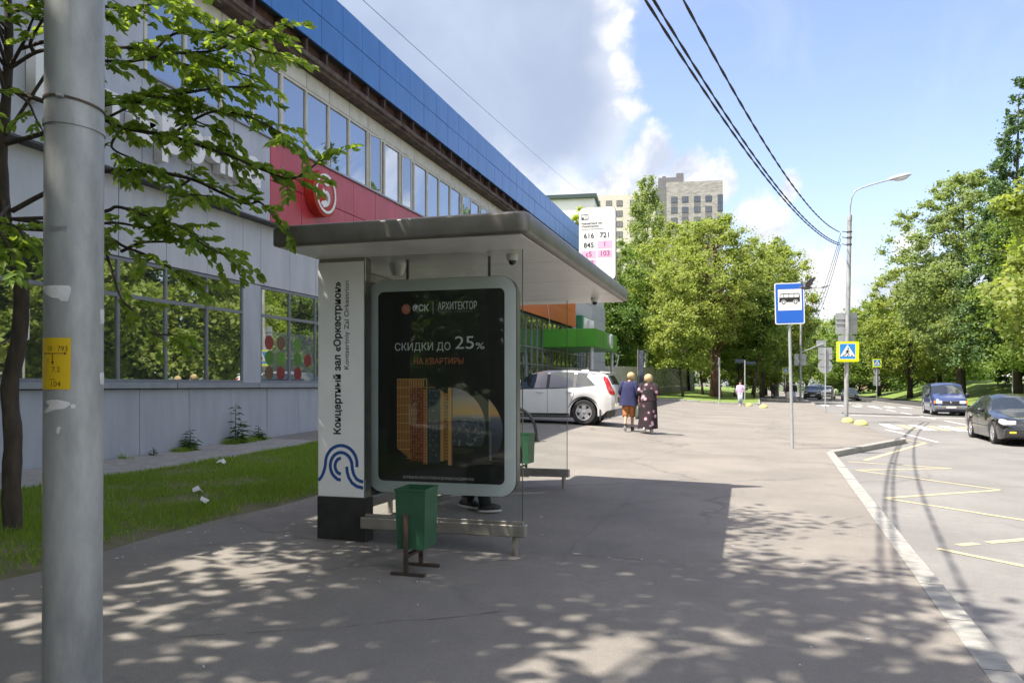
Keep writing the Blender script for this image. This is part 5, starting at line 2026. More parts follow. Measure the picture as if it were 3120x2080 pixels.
def leaf_quads(c, ln, wd, r, up=0.35, droop=0.0):
    """one small blade per centre: (n,3) -> verts, faces"""
    n = len(c)
    nrm = r.normal(0, 1, (n, 3))
    nrm[:, 2] = np.abs(nrm[:, 2]) + up
    nrm /= np.linalg.norm(nrm, axis=1)[:, None]
    a = r.normal(0, 1, (n, 3))
    a[:, 2] -= droop
    a -= nrm * np.sum(a * nrm, 1)[:, None]
    a /= np.linalg.norm(a, axis=1)[:, None] + 1e-9
    b = np.cross(nrm, a)
    s = r.uniform(.65, 1.35, (n, 1))
    V = np.stack([c + a * ln * s * .5, c + b * wd * s * .5 + a * ln * s * .05, c - a * ln * s * .5, c - b * wd * s * .5 + a * ln * s * .05], 1).reshape(-1, 3)
    return V, np.arange(4 * n).reshape(-1, 4)


FINE = 2.6

PROFILES = {
    'round': lambda t: math.sin(PI * clamp(.06 + .90 * t)) ** .62,
    'broad': lambda t: math.sin(PI * clamp(.16 + .80 * t)) ** .5,
    'birch': lambda t: (1 - t) ** .55 * min(1, .45 + 2.2 * t) * .95 + .08,
    'cone': lambda t: (1 - t) ** .8 + .03,
    'low': lambda t: math.sin(PI * clamp(.30 + .66 * t)) ** .5,
}


def make_tree(name, label, loc, h, r0, z0, rad, prof, leafm, barkm, clumps, per, leaf=.26, cr=.9, group=None, seed=1, off=(0, 0), lean=0.0, droop=0.0, flat=.65, cat='tree', bare=False, limbs=26):
    r = np.random.default_rng(seed)
    rr = random.Random(seed)
    root = empty(name, (0, 0, 0), label=label, cat=cat, group=group)
    top = h * .93
    tp = []
    for i in range(9):
        t = i / 8
        tp.append((off[0] * t ** 1.5 + lean * t + .12 * math.sin(3 * t + seed), off[1] * t ** 1.5 + .10 * math.sin(4 * t + seed * 2), -.3 + (top + .3) * t))
    g = G()
    g.tube(tp, [r0 * (1.25 if i == 0 else 1) * (1 - .88 * (i / 8) ** 1.1) for i in range(9)], 9)

    def trunk_at(z):
        t = clamp(z / top)
        k = min(int(t * 8), 7)
        return Vector(tp[k]).lerp(Vector(tp[k + 1]), t * 8 - k)
    f = PROFILES[prof]
    cs, sz = [], []
    tries = 0
    if FINE > 2:
        clumps, cr = int(clumps * 1.9), cr * .78
    while len(cs) < clumps and tries < clumps * 60:
        tries += 1
        t = rr.random()
        R_ = f(t)
        if rr.random() > R_:
            continue
        a = rr.uniform(0, 2 * PI)
        lob = 1 + .22 * math.sin(3 * a + seed) * math.sin(5 * t + seed)
        q = rad * R_ * lob * math.sqrt(rr.uniform(.12, 1.0))
        z = z0 + (h - z0) * t
        c = trunk_at(min(z, top))
        cs.append((c.x + q * math.cos(a), c.y + q * math.sin(a), z))
        sz.append(cr * rr.uniform(.65, 1.55) * (.55 + .45 * R_))
    for k in range(min(limbs, len(cs))):
        c = Vector(cs[k])
        d = math.hypot(c.x, c.y)
        b = trunk_at(max(z0 * .55, c.z - d * rr.uniform(.35, .8)))
        m = b.lerp(c, .5) + Vector((0, 0, .08 * d))
        w = r0 * .30 * (1 - .6 * clamp(b.z / h)) + .012
        g.tube([b, m, c], [w, w * .6, w * .2], 5, cap=False)
    g.build('trunk', barkm, root, smooth='all')
    cs, sz = np.array(cs), np.array(sz)
    idx = np.repeat(np.arange(len(cs)), int(per * FINE / (1.7 if FINE > 2 else 1)))
    p = r.normal(0, 1, (len(idx), 3))
    p /= np.linalg.norm(p, axis=1)[:, None] + 1e-9
    p *= np.abs(r.normal(0, .62, (len(idx), 1))) if FINE > 2 else r.uniform(0, 1, (len(idx), 1)) ** .45
    P = cs[idx] + p * sz[idx][:, None] * np.array([1, 1, flat])
    if droop:
        P[:, 2] -= droop * r.uniform(0, 1, len(idx)) ** 2
    ok = P[:, 2] > .25
    P, idx = P[ok], idx[ok]
    V, F = leaf_quads(P, leaf * (1.12 if FINE < 2 else .84), leaf * (.74 if FINE < 2 else .58), r, droop=droop)
    ct_ = r.normal(.42, .16, len(cs))
    tint = np.clip(ct_[idx] + r.normal(0, .17, len(idx)), 0, 1)
    me = mesh_np('crown', V, F, leafm, tint)
    o = bpy.data.objects.new('crown', me)
    link(o, root)
    place(root, loc, rr.uniform(-.3, .3))
    return root


GL = 'trees on the left beyond the shop'
GR = 'trees across the road on the right'
left_trees = [
    # name, label, (x, y), height, trunk r, crown from, radius, profile, leaf, bark, clumps, per, leaf size, clump r, extra
    ('birch_tree', 'tall slender birch rising in front of the apartment tower', (-10.2, 84.5), 22.5, .22, 5.0, 3.5, 'birch', L_BIRCH, M_BIRCH, 150, 105, .25, .95, dict(droop=.9)),
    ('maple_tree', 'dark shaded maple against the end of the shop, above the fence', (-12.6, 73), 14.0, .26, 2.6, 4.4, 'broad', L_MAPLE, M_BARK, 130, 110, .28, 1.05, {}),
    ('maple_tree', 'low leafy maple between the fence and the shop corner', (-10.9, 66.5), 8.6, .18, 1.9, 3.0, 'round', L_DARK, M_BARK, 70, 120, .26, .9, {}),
    ('birch_tree', 'leaning birch with bare pale limbs left of the larch', (-7.8, 79), 16.5, .19, 6.0, 3.8, 'round', L_LARCH, M_BIRCH, 95, 95, .26, .95, dict(lean=1.2, droop=.6)),
    ('larch_tree', 'big larch with a thick reddish trunk at the plaza edge', (-2.75, 71.5), 15.4, .46, 4.2, 5.0, 'round', L_LARCH, M_BARKRED, 190, 95, .25, .95, dict(limbs=60)),
    ('maple_tree', 'slim leaning maple with a pale trunk left of the big larch', (-5.0, 66), 10.0, .11, 2.4, 2.6, 'low', L_LARCH, M_BARK, 60, 115, .25, .85, dict(lean=-.8)),
    ('maple_tree', 'bright green maple behind the larch, reaching over the path', (1.5, 90), 16.2, .27, 3.4, 5.0, 'broad', L_LARCH, M_BARK, 150, 105, .28, 1.05, dict(lean=.7)),
    ('birch_tree', 'weeping birch at the right end of the left hand trees', (3.3, 99), 18.4, .20, 4.5, 4.2, 'birch', L_BIRCH, M_BIRCH, 140, 95, .24, .95, dict(droop=2.6)),
    ('maple_tree', 'short bushy maple close behind the street name sign', (-.9, 76), 9.4, .14, 2.4, 3.6, 'broad', L_MAPLE, M_BARK, 85, 120, .26, .95, {}),
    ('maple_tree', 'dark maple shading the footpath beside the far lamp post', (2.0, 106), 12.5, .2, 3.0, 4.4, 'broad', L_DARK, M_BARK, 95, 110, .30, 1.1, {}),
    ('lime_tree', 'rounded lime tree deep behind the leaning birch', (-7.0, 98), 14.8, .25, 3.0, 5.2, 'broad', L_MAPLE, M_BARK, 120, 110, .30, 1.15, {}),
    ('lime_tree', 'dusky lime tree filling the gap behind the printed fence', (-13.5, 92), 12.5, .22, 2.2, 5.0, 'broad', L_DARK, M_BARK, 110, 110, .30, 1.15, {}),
    ('maple_tree', 'small yellow green maple peeping over the parapet end', (-17.2, 84), 19.5, .2, 8, 2.6, 'birch', L_YELLOW, M_BARK, 60, 95, .26, .9, {}),
    ('maple_tree', 'slender maple leaning right just behind the big larch trunk', (-1.1, 75), 9.5, .13, 3.6, 2.2, 'round', L_LARCH, M_BARK, 45, 105, .25, .85, dict(lean=1.6)),
    ('maple_tree', 'slender maple leaning left close beside the big larch trunk', (-3.9, 74.5), 9.0, .12, 3.4, 2.2, 'round', L_MAPLE, M_BARK, 45, 105, .25, .85, dict(lean=-1.3)),
    ('maple_tree', 'thin dark trunked maple by the right blade of the street name sign', (.35, 72), 8.8, .10, 3.6, 2.0, 'round', L_MAPLE, M_BARK, 40, 105, .25, .85, dict(lean=.9)),
    ('maple_tree', 'thin maple with a slanting trunk farther along the footpath edge', (.2, 83), 9.8, .13, 3.6, 2.2, 'round', L_DARK, M_BARK, 45, 105, .25, .9, dict(lean=1.8)),
    ('lime_tree', 'low bushy lime tree in the gap between larch and footpath', (-.6, 96), 10.5, .2, .9, 4.5, 'low', L_LARCH, M_BARK, 110, 110, .30, 1.2, {}),
    ('maple_tree', 'low dark maple behind the printed fence and the birch', (-11.5, 108), 11.5, .2, .9, 6.0, 'low', L_DARK, M_BARK, 110, 110, .34, 1.4, {}),
    ('lime_tree', 'far green lime tree closing the left side of the road', (6.5, 148), 15, .25, 3, 5.4, 'broad', L_MAPLE, M_BARK, 95, 100, .36, 1.3, {}),
]
for i, (nm, lab, (x, y), h, r0, z0, rad, prof, lm, bm_, cl, per, ls_, cr, ex_) in enumerate(left_trees):
    make_tree(nm, lab, (x, y, z_wood(x, y)), h, r0, z0, rad, prof, lm, bm_, cl, per, ls_, cr, GL, 11 + i, **ex_)

right_trees = [
    ('spruce_tree', 'tall dark spruce at the right edge, highest of the right hand trees', (21.6, 76), 27.0, .32, 3.0, 4.6, 'cone', L_SPRUCE, M_BARK, 230, 85, .26, .85, dict(flat=.4, droop=.6)),
    ('chestnut_tree', 'large pale topped chestnut in the middle of the right hand trees', (18.9, 82.5), 20.6, .42, 3.0, 6.0, 'round', L_BIRCH, M_BARK, 230, 110, .30, 1.1, {}),
    ('maple_tree', 'bright yellow green maple hanging in at the right edge', (20.3, 58), 15.6, .26, 3.4, 3.6, 'round', L_YELLOW, M_BARK, 110, 115, .24, .9, {}),
    ('chestnut_tree', 'dark lower chestnut behind the blue van', (22.3, 72.0), 15.0, .36, 2.4, 5.4, 'broad', L_MAPLE, M_BARK, 180, 115, .28, 1.05, {}),
    ('lime_tree', 'mid green lime tree left of the large chestnut', (16.8, 96), 14.2, .3, 2.6, 5.4, 'broad', L_LARCH, M_BARK, 150, 105, .30, 1.1, {}),
    ('lime_tree', 'lime tree beyond the mound, right of the far crossing sign', (16.6, 116), 12.6, .28, 2.4, 5.2, 'broad', L_MAPLE, M_BARK, 110, 105, .34, 1.2, {}),
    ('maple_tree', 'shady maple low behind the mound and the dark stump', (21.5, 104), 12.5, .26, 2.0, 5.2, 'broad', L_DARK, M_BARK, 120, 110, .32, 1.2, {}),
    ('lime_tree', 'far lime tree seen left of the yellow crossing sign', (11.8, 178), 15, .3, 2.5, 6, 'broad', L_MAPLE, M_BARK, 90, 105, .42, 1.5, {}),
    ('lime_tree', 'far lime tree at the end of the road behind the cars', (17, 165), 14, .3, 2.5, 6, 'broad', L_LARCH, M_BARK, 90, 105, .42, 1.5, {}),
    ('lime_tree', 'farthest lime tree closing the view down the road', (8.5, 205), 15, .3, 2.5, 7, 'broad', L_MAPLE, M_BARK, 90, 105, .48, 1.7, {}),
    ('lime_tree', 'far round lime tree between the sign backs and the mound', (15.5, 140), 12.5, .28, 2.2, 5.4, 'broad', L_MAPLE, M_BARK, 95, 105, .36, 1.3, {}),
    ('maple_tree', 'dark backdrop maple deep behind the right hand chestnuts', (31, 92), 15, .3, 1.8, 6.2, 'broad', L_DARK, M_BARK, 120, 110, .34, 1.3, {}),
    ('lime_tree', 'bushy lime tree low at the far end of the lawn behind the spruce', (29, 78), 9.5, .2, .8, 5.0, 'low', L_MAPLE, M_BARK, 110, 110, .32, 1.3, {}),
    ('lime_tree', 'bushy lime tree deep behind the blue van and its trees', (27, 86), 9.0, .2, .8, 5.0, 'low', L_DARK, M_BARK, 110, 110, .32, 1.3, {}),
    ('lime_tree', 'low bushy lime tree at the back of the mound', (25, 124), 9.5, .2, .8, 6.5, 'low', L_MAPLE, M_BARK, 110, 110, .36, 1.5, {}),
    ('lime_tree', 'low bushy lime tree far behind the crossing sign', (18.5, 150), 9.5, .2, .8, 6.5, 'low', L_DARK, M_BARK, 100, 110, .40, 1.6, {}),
    ('maple_tree', 'low leafy maple deep at the right edge behind the round sign', (33, 80), 10.5, .2, .8, 5.5, 'low', L_LARCH, M_BARK, 110, 110, .32, 1.4, {}),
    ('maple_tree', 'young maple beside the round sign back at the right edge', (23.2, 64.5), 10.5, .17, 2.6, 3.2, 'round', L_YELLOW, M_BARK, 80, 115, .25, .9, {}),
]
for i, (nm, lab, (x, y), h, r0, z0, rad, prof, lm, bm_, cl, per, ls_, cr, ex_) in enumerate(right_trees):
    make_tree(nm, lab, (x, y, z_lawn(x, y)), h, r0, z0, rad, prof, lm, bm_, cl, per, ls_, cr, GR, 41 + i, **ex_)
FINE = 1.4
# the row goes on beyond the frame; the shop windows mirror it
proto = make_tree('lime_tree', 'lime trees of the row beyond the right edge, mirrored in the shop windows', (19, 50, z_lawn(19, 50)), 15.5, .32, 1.9, 5.6, 'broad', L_LARCH, M_BARK, 150, 120, .36, 1.25,
                  'lime trees of the mirrored row', 90)
for k, (x, y, a) in enumerate(((20, 41, 1), (18.5, 32.5, 2), (20.5, 24, 3), (19, 15.5, 4), (26, 46, 5), (27, 35, 1.5), (26, 24, 2.6))):
    place(copy_tree(proto), (x, y, z_lawn(x, y)), a)
# trees behind the camera that shade the pavement
gs = 'street trees that shade the pavement in front'
sh0 = make_tree('street_tree', 'street trees beside the pavement, casting the dappled shade in front', (-6.6, -.8, slope(-6.6, -.8)), 13.0, .19, 6.6, 3.9, 'broad', L_NEAR, M_BARK, 72, 46, .22, .85, gs, 120, off=(.8, .4), limbs=40, flat=.45)
for (x, y, a) in ((-2.6, -5.0, .2), (-7.4, -.2, 4.0), (-.6, -8.2, 2.0), (-5.6, -4.6, 3.0)):
    place(copy_tree(sh0), (x, y, slope(x, y)), a)
# the avenue behind the camera, mirrored in the glass of the shelter
gb = 'street trees along the pavement behind the viewpoint'
av = make_tree('street_tree', 'leafy street trees farther back along the pavement, mirrored in the shelter glass', (2.5, -15, 0), 9.0, .22, 1.2, 3.8, 'broad', L_DARK, M_BARK, 90, 90, .30, 1.2, gb, 140)
for (x, y, a) in ((-3.5, -17, 2.5), (-8.5, -14.5, .2), (8.5, -17.5, 1.2), (14, -14, 2.0), (-14, -20, 3.3), (-.5, -22, 4.4), (5.5, -24, 5.1)):
    place(copy_tree(av), (x, y, -.1), a)

# ------------------------------------------------------------------ the near tree, limb by limb
TRUNK = [(-6.61, 5.87, 0.08), (-6.62, 5.86, 0.55), (-6.61, 5.87, 1.01), (-6.64, 5.86, 1.48), (-6.56, 5.88, 1.88), (-6.53, 5.89, 2.34), (-6.58, 5.88, 2.64), (-6.67, 5.85, 2.95), (-6.7, 5.84, 3.38), (-6.71, 5.84, 3.78), (-6.67, 5.85, 4.18), (-6.65, 5.86, 4.74), (-6.67, 5.85, 5.29)]
LIMBS = [
  ( [(-6.65, 5.86, 4.46), (-6.18, 5.79, 4.55), (-5.74, 5.71, 4.39), (-5.33, 5.62, 4.29), (-5.02, 5.61, 4.25), (-4.63, 5.62, 4.27), (-4.2, 5.64, 4.26), (-3.89, 5.63, 4.35), (-3.73, 5.68, 4.41)] , 0.9 ),
  ( [(-6.54, 5.89, 4.65), (-6.03, 5.83, 4.65), (-5.56, 5.87, 4.55), (-5.06, 5.91, 4.46), (-4.74, 5.9, 4.3), (-4.43, 5.99, 4.27), (-4.13, 5.98, 4.16)] , 1 ),
  ( [(-6.65, 5.86, 4.28), (-6.31, 5.85, 4.14), (-5.85, 5.78, 3.97), (-5.48, 5.78, 3.85), (-5.26, 5.75, 3.75), (-4.79, 5.78, 3.64), (-4.49, 5.77, 3.54), (-4.24, 5.84, 3.45), (-3.83, 5.85, 3.27), (-3.6, 5.82, 3.2), (-3.39, 5.88, 3.34)] , 1 ),
  ( [(-6.66, 5.85, 3.76), (-6.09, 5.71, 3.76), (-5.66, 5.63, 3.8), (-5.32, 5.62, 3.91), (-4.9, 5.64, 3.91), (-4.54, 5.65, 3.94), (-4.18, 5.65, 3.95), (-3.89, 5.63, 3.92)] , 1 ),
  ( [(-6.62, 5.87, 3.13), (-6.26, 5.87, 3.26), (-5.83, 5.79, 3.33), (-5.48, 5.78, 3.39), (-5.05, 5.81, 3.37), (-4.68, 5.92, 3.3), (-4.37, 5.9, 3.16), (-4.15, 5.97, 3.06), (-3.98, 5.91, 3.05), (-3.88, 5.95, 2.94)] , 0.7 ),
  ( [(-6.67, 5.85, 3.05), (-6.12, 5.91, 3.05), (-5.56, 5.87, 3.06), (-5.45, 5.9, 3.1), (-5.18, 5.87, 3.02), (-5.02, 5.92, 2.94), (-4.8, 5.88, 2.9), (-4.68, 5.92, 2.8), (-4.46, 5.88, 2.68), (-4.3, 5.93, 2.61)] , 1 ),
  ( [(-6.65, 5.86, 2.97), (-6.03, 5.83, 2.91), (-5.57, 5.86, 2.95), (-5.33, 5.83, 2.93), (-5.12, 5.89, 2.89), (-4.89, 5.86, 2.9)] , 0.6 ),
  ( [(-6.59, 5.87, 3.05), (-6.12, 5.91, 2.97), (-5.64, 5.95, 2.86), (-5.38, 5.92, 2.74), (-5.12, 5.89, 2.65), (-4.93, 5.95, 2.54), (-4.68, 5.92, 2.41)] , 0.9 ),
  ( [(-5.41, 5.91, 2.7), (-5.17, 5.88, 2.76), (-4.96, 5.94, 2.77), (-4.72, 5.91, 2.76)] , 0.5 ),
  ( [(-5.71, 5.92, 2.89), (-5.64, 5.95, 2.76), (-5.5, 5.88, 2.56), (-5.41, 5.91, 2.28), (-5.17, 5.88, 2.09), (-5.08, 5.9, 1.96), (-4.85, 5.87, 1.94)] , 0.45 ),
  ( [(-6.65, 5.86, 4.98), (-6.08, 5.71, 4.93), (-5.46, 5.58, 4.77), (-4.95, 5.52, 4.65), (-4.64, 5.51, 4.65), (-4.37, 5.49, 4.55)] , 1 ),
  ( [(-6.65, 5.86, 4.83), (-6.6, 5.66, 4.85), (-6.52, 5.37, 4.79)] , 0.8 ),
  ( [(-6.65, 5.86, 4.46), (-6.35, 5.74, 4.61), (-6.19, 5.68, 4.75), (-6.04, 5.62, 4.86)] , 1 ),
  ( [(-6.34, 5.84, 4.58), (-6.28, 5.76, 4.63), (-6.09, 5.71, 4.78), (-5.89, 5.66, 4.84)] , 0.8 ),
  ( [(-6.69, 5.85, 4.25), (-6.53, 5.58, 4.12), (-6.47, 5.39, 3.89)] , 1 ),
  ( [(-6.65, 5.86, 4.28), (-6.39, 5.83, 4.11), (-6.24, 5.77, 3.94), (-6.08, 5.71, 3.77)] , 0.4 ),
  ( [(-6.7, 5.84, 3.25), (-6.41, 5.62, 2.98), (-6.04, 5.41, 2.85), (-5.86, 5.36, 2.68)] , 1 ),
  ( [(-6.65, 5.86, 3.18), (-6.21, 5.36, 2.89), (-5.85, 5.15, 2.65), (-5.72, 5.09, 2.53)] , 1 ),
  ( [(-4.79, 5.78, 3.64), (-4.49, 5.77, 3.77), (-4.24, 5.73, 3.79), (-3.95, 5.72, 3.71), (-3.72, 5.78, 3.59), (-3.56, 5.73, 3.48)] , 1 ),
  ( [(-4.68, 5.92, 3.3), (-4.73, 5.8, 3.17), (-4.61, 5.83, 3.14), (-4.45, 5.78, 3.11)] , 0.7 ),
  ( [(-4.99, 5.83, 4.42), (-4.73, 5.8, 4.53), (-4.24, 5.73, 4.44), (-3.84, 5.64, 4.23), (-3.6, 5.61, 4.13)] , 1 ),
  ( [(-5.48, 5.78, 3.85), (-5.17, 5.77, 3.94), (-4.86, 5.76, 4.01), (-4.55, 5.75, 3.77), (-4.24, 5.73, 3.62)] , 1 ),
  ( [(-5.26, 5.75, 3.75), (-5.34, 5.72, 3.58), (-5.1, 5.69, 3.45), (-4.98, 5.73, 3.39)] , 0.8 ),
]



def spline(pts, n):
    out = []
    P = [Vector(p) for p in pts]
    P = [P[0] * 2 - P[1]] + P + [P[-1] * 2 - P[-2]]
    for i in range(1, len(P) - 2):
        for k in range(n):
            t = k / n
            a, b, c, d = P[i - 1], P[i], P[i + 1], P[i + 2]
            out.append(.5 * ((2 * b) + (c - a) * t + (2 * a - 5 * b + 4 * c - d) * t * t + (3 * b - a - 3 * c + d) * t ** 3))
    out.append(P[-2])
    return out


nt_ = empty('ash_tree', (-6.75, 5.75, .1), label='young leaning tree at the left edge with leafy branches before the shop', cat='tree')
rt = random.Random(5)
tr = spline([(-6.62, 5.86, -.05)] + TRUNK + [(-6.2, 5.3, 6.6), (-6.0, 5.1, 8.0), (-5.9, 5.0, 9.6)], 4)
nT = len(tr)
g = G()
g.tube(tr, [.088 * (1.3 if i < 2 else 1) * (1 - .80 * (i / nT) ** 1.15) * (1 + .05 * math.sin(i * 2.1)) for i in range(nT)], 14)
trunk_o = g.build('trunk', M_BARK, nt_, world=IDW, smooth='all')
lv_c, lv_d, lv_s, lv_n = [], [], [], []


def add_leaf(p, d, s):
    lv_c.append(tuple(p))
    lv_d.append(tuple(d))
    lv_s.append(s)


def twig(gx, p, d, ln, w):
    """a leafy shoot: leaflets in pairs along a small drooping twig"""
    pts = [p]
    q = Vector(p)
    dd = Vector(d).normalized()
    n = max(3, int(ln / .055))
    for i in range(n):
        dd = (dd + Vector((rt.gauss(0, .10), rt.gauss(0, .10), -.07 + rt.gauss(0, .05)))).normalized()
        q = q + dd * ln / n
        pts.append(q.copy())
        side = dd.cross(Vector((0, 0, 1)))
        if side.length < .1:
            side = Vector((1, 0, 0))
        side.normalize()
        for s in (-1, 1):
            if rt.random() < .80:
                ld = (dd * .7 + side * s * rt.uniform(.6, 1.1) + Vector((0, 0, rt.uniform(-.55, .2)))).normalized()
                add_leaf(q + ld * .035, ld, rt.uniform(.085, .140))
    add_leaf(q + dd * .045, dd, rt.uniform(.08, .12))
    gx.tube(pts, [w * (1 - .8 * i / len(pts)) for i in range(len(pts))], 4, cap=False)


for li, (pts, dens) in enumerate(LIMBS):
    sp_ = spline(pts, 6)
    n = len(sp_)
    gl = G()
    w0 = .022 if li in (2, 4, 3) else .016
    if dens < .6:
        w0 = .013
    if li >= 18:
        w0 = .010
    gl.tube(sp_, [w0 * (1 - .82 * i / n) + .003 for i in range(n)], 7, cap=False)
    acc = 0.0
    for i in range(2, n):
        seg = (sp_[i] - sp_[i - 1]).length
        acc += seg * dens
        start = .30 if li < 18 else .1
        if i / n > start:
            while acc > .060:
                acc -= .060
                d = (sp_[i] - sp_[i - 1]).normalized()
                side = d.cross(Vector((0, 0, 1))).normalized() * rt.choice((-1, 1))
                dv = d * rt.uniform(.3, 1.0) + side * rt.uniform(.2, .9) + Vector((0, 0, rt.uniform(-.5, .45)))
                twig(gl, sp_[i], dv, rt.uniform(.12, .34), .004)
        else:
            acc = 0
    twig(gl, sp_[-1], sp_[-1] - sp_[-2], .3, .004)
    gl.build('limb', M_BARK, nt_, world=IDW, smooth='all')
# upper crown above the frame: limbs that reach out over the verge and the shelter
up_c = []
for k in range(17):
    z = rt.uniform(5.6, 9.6)
    a = rt.uniform(0, 2 * PI)
    rad_ = rt.uniform(.8, 2.9) * (1 - .08 * abs(z - 7.2))
    b = Vector(tr[min(int(nT * clamp(max(z - rad_ * .25, 5.2) / 9.6)), nT - 1)])
    e = Vector((-5.7 + rad_ * math.cos(a), 4.7 + rad_ * math.sin(a), z))
    gl = G()
    gl.tube([b, b.lerp(e, .5) + Vector((0, 0, .15)), e], [.017, .011, .005], 6, cap=False)
    gl.build('limb', M_BARK, nt_, world=IDW, smooth='all')
    up_c.append(b.lerp(e, .6))
    up_c.append(e)
C_, D_, S_ = np.array(lv_c), np.array(lv_d), np.array(lv_s)
r = np.random.default_rng(8)
n = len(C_)
nr = r.normal(0, .55, (n, 3)) + np.array([0, 0, 1.0])
nr -= D_ * np.sum(nr * D_, 1)[:, None]
nr /= np.linalg.norm(nr, axis=1)[:, None] + 1e-9
sd = np.cross(nr, D_)
S1 = S_[:, None]
fold = r.uniform(.05, .22, (n, 1))
base = C_ - D_ * S1 * .5
V = np.stack([base, base + D_ * S1 * .32 + sd * S1 * .24 + nr * S1 * fold, base + D_ * S1 * .72 + sd * S1 * .19 + nr * S1 * fold * .7,
              base + D_ * S1 - nr * S1 * .10, base + D_ * S1 * .72 - sd * S1 * .19 + nr * S1 * fold * .7, base + D_ * S1 * .32 - sd * S1 * .24 + nr * S1 * fold], 1).reshape(-1, 3)
F = np.concatenate([np.array([[0, 1, 2, 3], [0, 3, 4, 5]]) + 6 * i for i in range(n)])
tint = np.repeat(np.clip(r.normal(.42, .22, n), 0, 1), 2)
me = mesh_np('foliage', V, F, L_NEAR, tint)
o = bpy.data.objects.new('foliage', me)
link(o, nt_, IDW)
up_c = np.array(up_c)
idx = np.repeat(np.arange(len(up_c)), 210)
P = up_c[idx] + r.normal(0, .42, (len(idx), 3))
P = P[P[:, 2] > 5.0]
V, F = leaf_quads(P, .15, .085, r)
me = mesh_np('upper_foliage', V, F, L_NEAR, np.clip(r.normal(.42, .22, len(P)), 0, 1))
o = bpy.data.objects.new('upper_foliage', me)
link(o, nt_, IDW)

# ------------------------------------------------------------------ weeds along the wall
M_WEED = leafmat('weed_leaf', (.03, .075, .018), (.075, .14, .03), .3)


def weed(label, x, y, h, spread, n, seed, leaf=.10, stems=1):
    rr = random.Random(seed)
    z = slope(x, y)
    root = empty('weed_plant', (x, y, z), label=label, cat='plant', group='weeds along the foot of the wall')
    st, lf = G(), G()
    for s in range(stems):
        a0 = rr.uniform(0, 2 * PI)
        hh = h * (1 if s == 0 else rr.uniform(.35, .7))
        tip = Vector((x + spread * .5 * math.cos(a0) * (s > 0), y + spread * .5 * math.sin(a0) * (s > 0) , z + hh))
        pts = [Vector((x + rr.uniform(-.03, .03), y + rr.uniform(-.03, .03), z - .02)), Vector((x, y, z + hh * .5)).lerp(tip, .45), tip]
        st.tube(pts, [.009, .007, .003], 5)
        for k in range(n):
            t = (k + .5) / n
            p = pts[0].lerp(pts[1], t * 2) if t < .5 else pts[1].lerp(pts[2], t * 2 - 1)
            a = a0 + k * 2.4
            ln = leaf * (1.5 - t) * rr.uniform(.8, 1.3)
            d = Vector((math.cos(a), math.sin(a), rr.uniform(-.2, .5)))
            e = d.cross(Vector((0, 0, 1))).normalized() * ln * .17
            q = [p, p + d * ln * .45 + e, p + d * ln + Vector((0, 0, -ln * .3)), p + d * ln * .45 - e]
            b = len(lf.v)
            lf.add(q, [(0, 1, 2), (0, 2, 3)])
    st.build('stem', M_WEED, root, world=IDW)
    o = lf.build('foliage', M_WEED, root, world=IDW)
    a = o.data.attributes.new('tint', 'FLOAT', 'FACE')
    a.data.foreach_set('value', [clamp(rr.gauss(.45, .25)) for _ in o.data.polygons])


weed('tall dark upright weed against the grey plinth, tallest of the weeds', -10.2, 14.3, .82, .3, 17, 3, .20, 3)
weed('bushy light green weed at the foot of the plinth, left of the tall one', -10.2, 12.9, .40, .35, 12, 4, .15, 6)
weed('low grassy tuft of weeds by the plinth, right of the tall one', -10.2, 15.1, .32, .25, 9, 5, .13, 8)
weed('tiny weed in the crack below the plinth, leftmost of the weeds', -10.2, 11.9, .16, .2, 6, 6, .07, 4)
for k in range(0):
    pass
blades('grass', 9000, (-10.33, -9.95), (11.2, 15.4), lambda x, y: slope(x, y) + .012, .03, .11, .012, 5, 'thin line of grass growing in the crack along the foot of the wall', M_BLADE,
       lambda x, y, r: (r.uniform(0, 1, len(x)) < np.clip((-9.98 - x) / .3, 0, 1)) & (np.sin(y * 3.1) + np.sin(y * 1.3 + 1) > -.2))
# low dark stump on the lawn
sx, sy = 18.4, 88.0
tag(G().lathe([(.30, -.1), (.28, .35), (.34, .55), (.55, .72), (.60, .80), (.0, .82)], (sx, sy, z_lawn(sx, sy)), 'Z', 14).build('tree_stump', M_BARK, smooth=True),
    'dark flared stump standing alone on the mown mound', 'stump')

# the wood that closes every gap far off, one mass
r = np.random.default_rng(77)
cl = []
for k in range(420):
    s = rnd.random()
    if s < .42:
        y = rnd.uniform(40, 250)
        cl.append((48 + rnd.uniform(-3, 9), y, rnd.uniform(.4, 10)))
    elif s < .58:
        cl.append((rnd.uniform(-75, 0), 128 + rnd.uniform(-5, 8), rnd.uniform(.4, 11)))
    elif s < .72:
        cl.append((rnd.uniform(-10, 60), 262 + rnd.uniform(-6, 8), rnd.uniform(.4, 12)))
    else:
        t = rnd.random()
        cl.append((25 + 25 * t + rnd.uniform(-3, 3), 150 + 60 * t, rnd.uniform(.4, 9)))
cl = np.array(cl)
idx = np.repeat(np.arange(len(cl)), 190)
P = cl[idx] + r.normal(0, 1, (len(idx), 3)) * np.array([1.9, 1.9, 1.3])
P = P[P[:, 2] > -.2]
V, F = leaf_quads(P, .62, .42, r)
me = mesh_np('far_wood', V, F, L_MAPLE, np.clip(r.normal(.4, .22, len(P)), 0, 1))
o = bpy.data.objects.new('far_wood', me)
link(o)
tag(o, 'far off belt of trees and bushes closing the view behind the lawn and the wood', 'wood', kind='stuff')
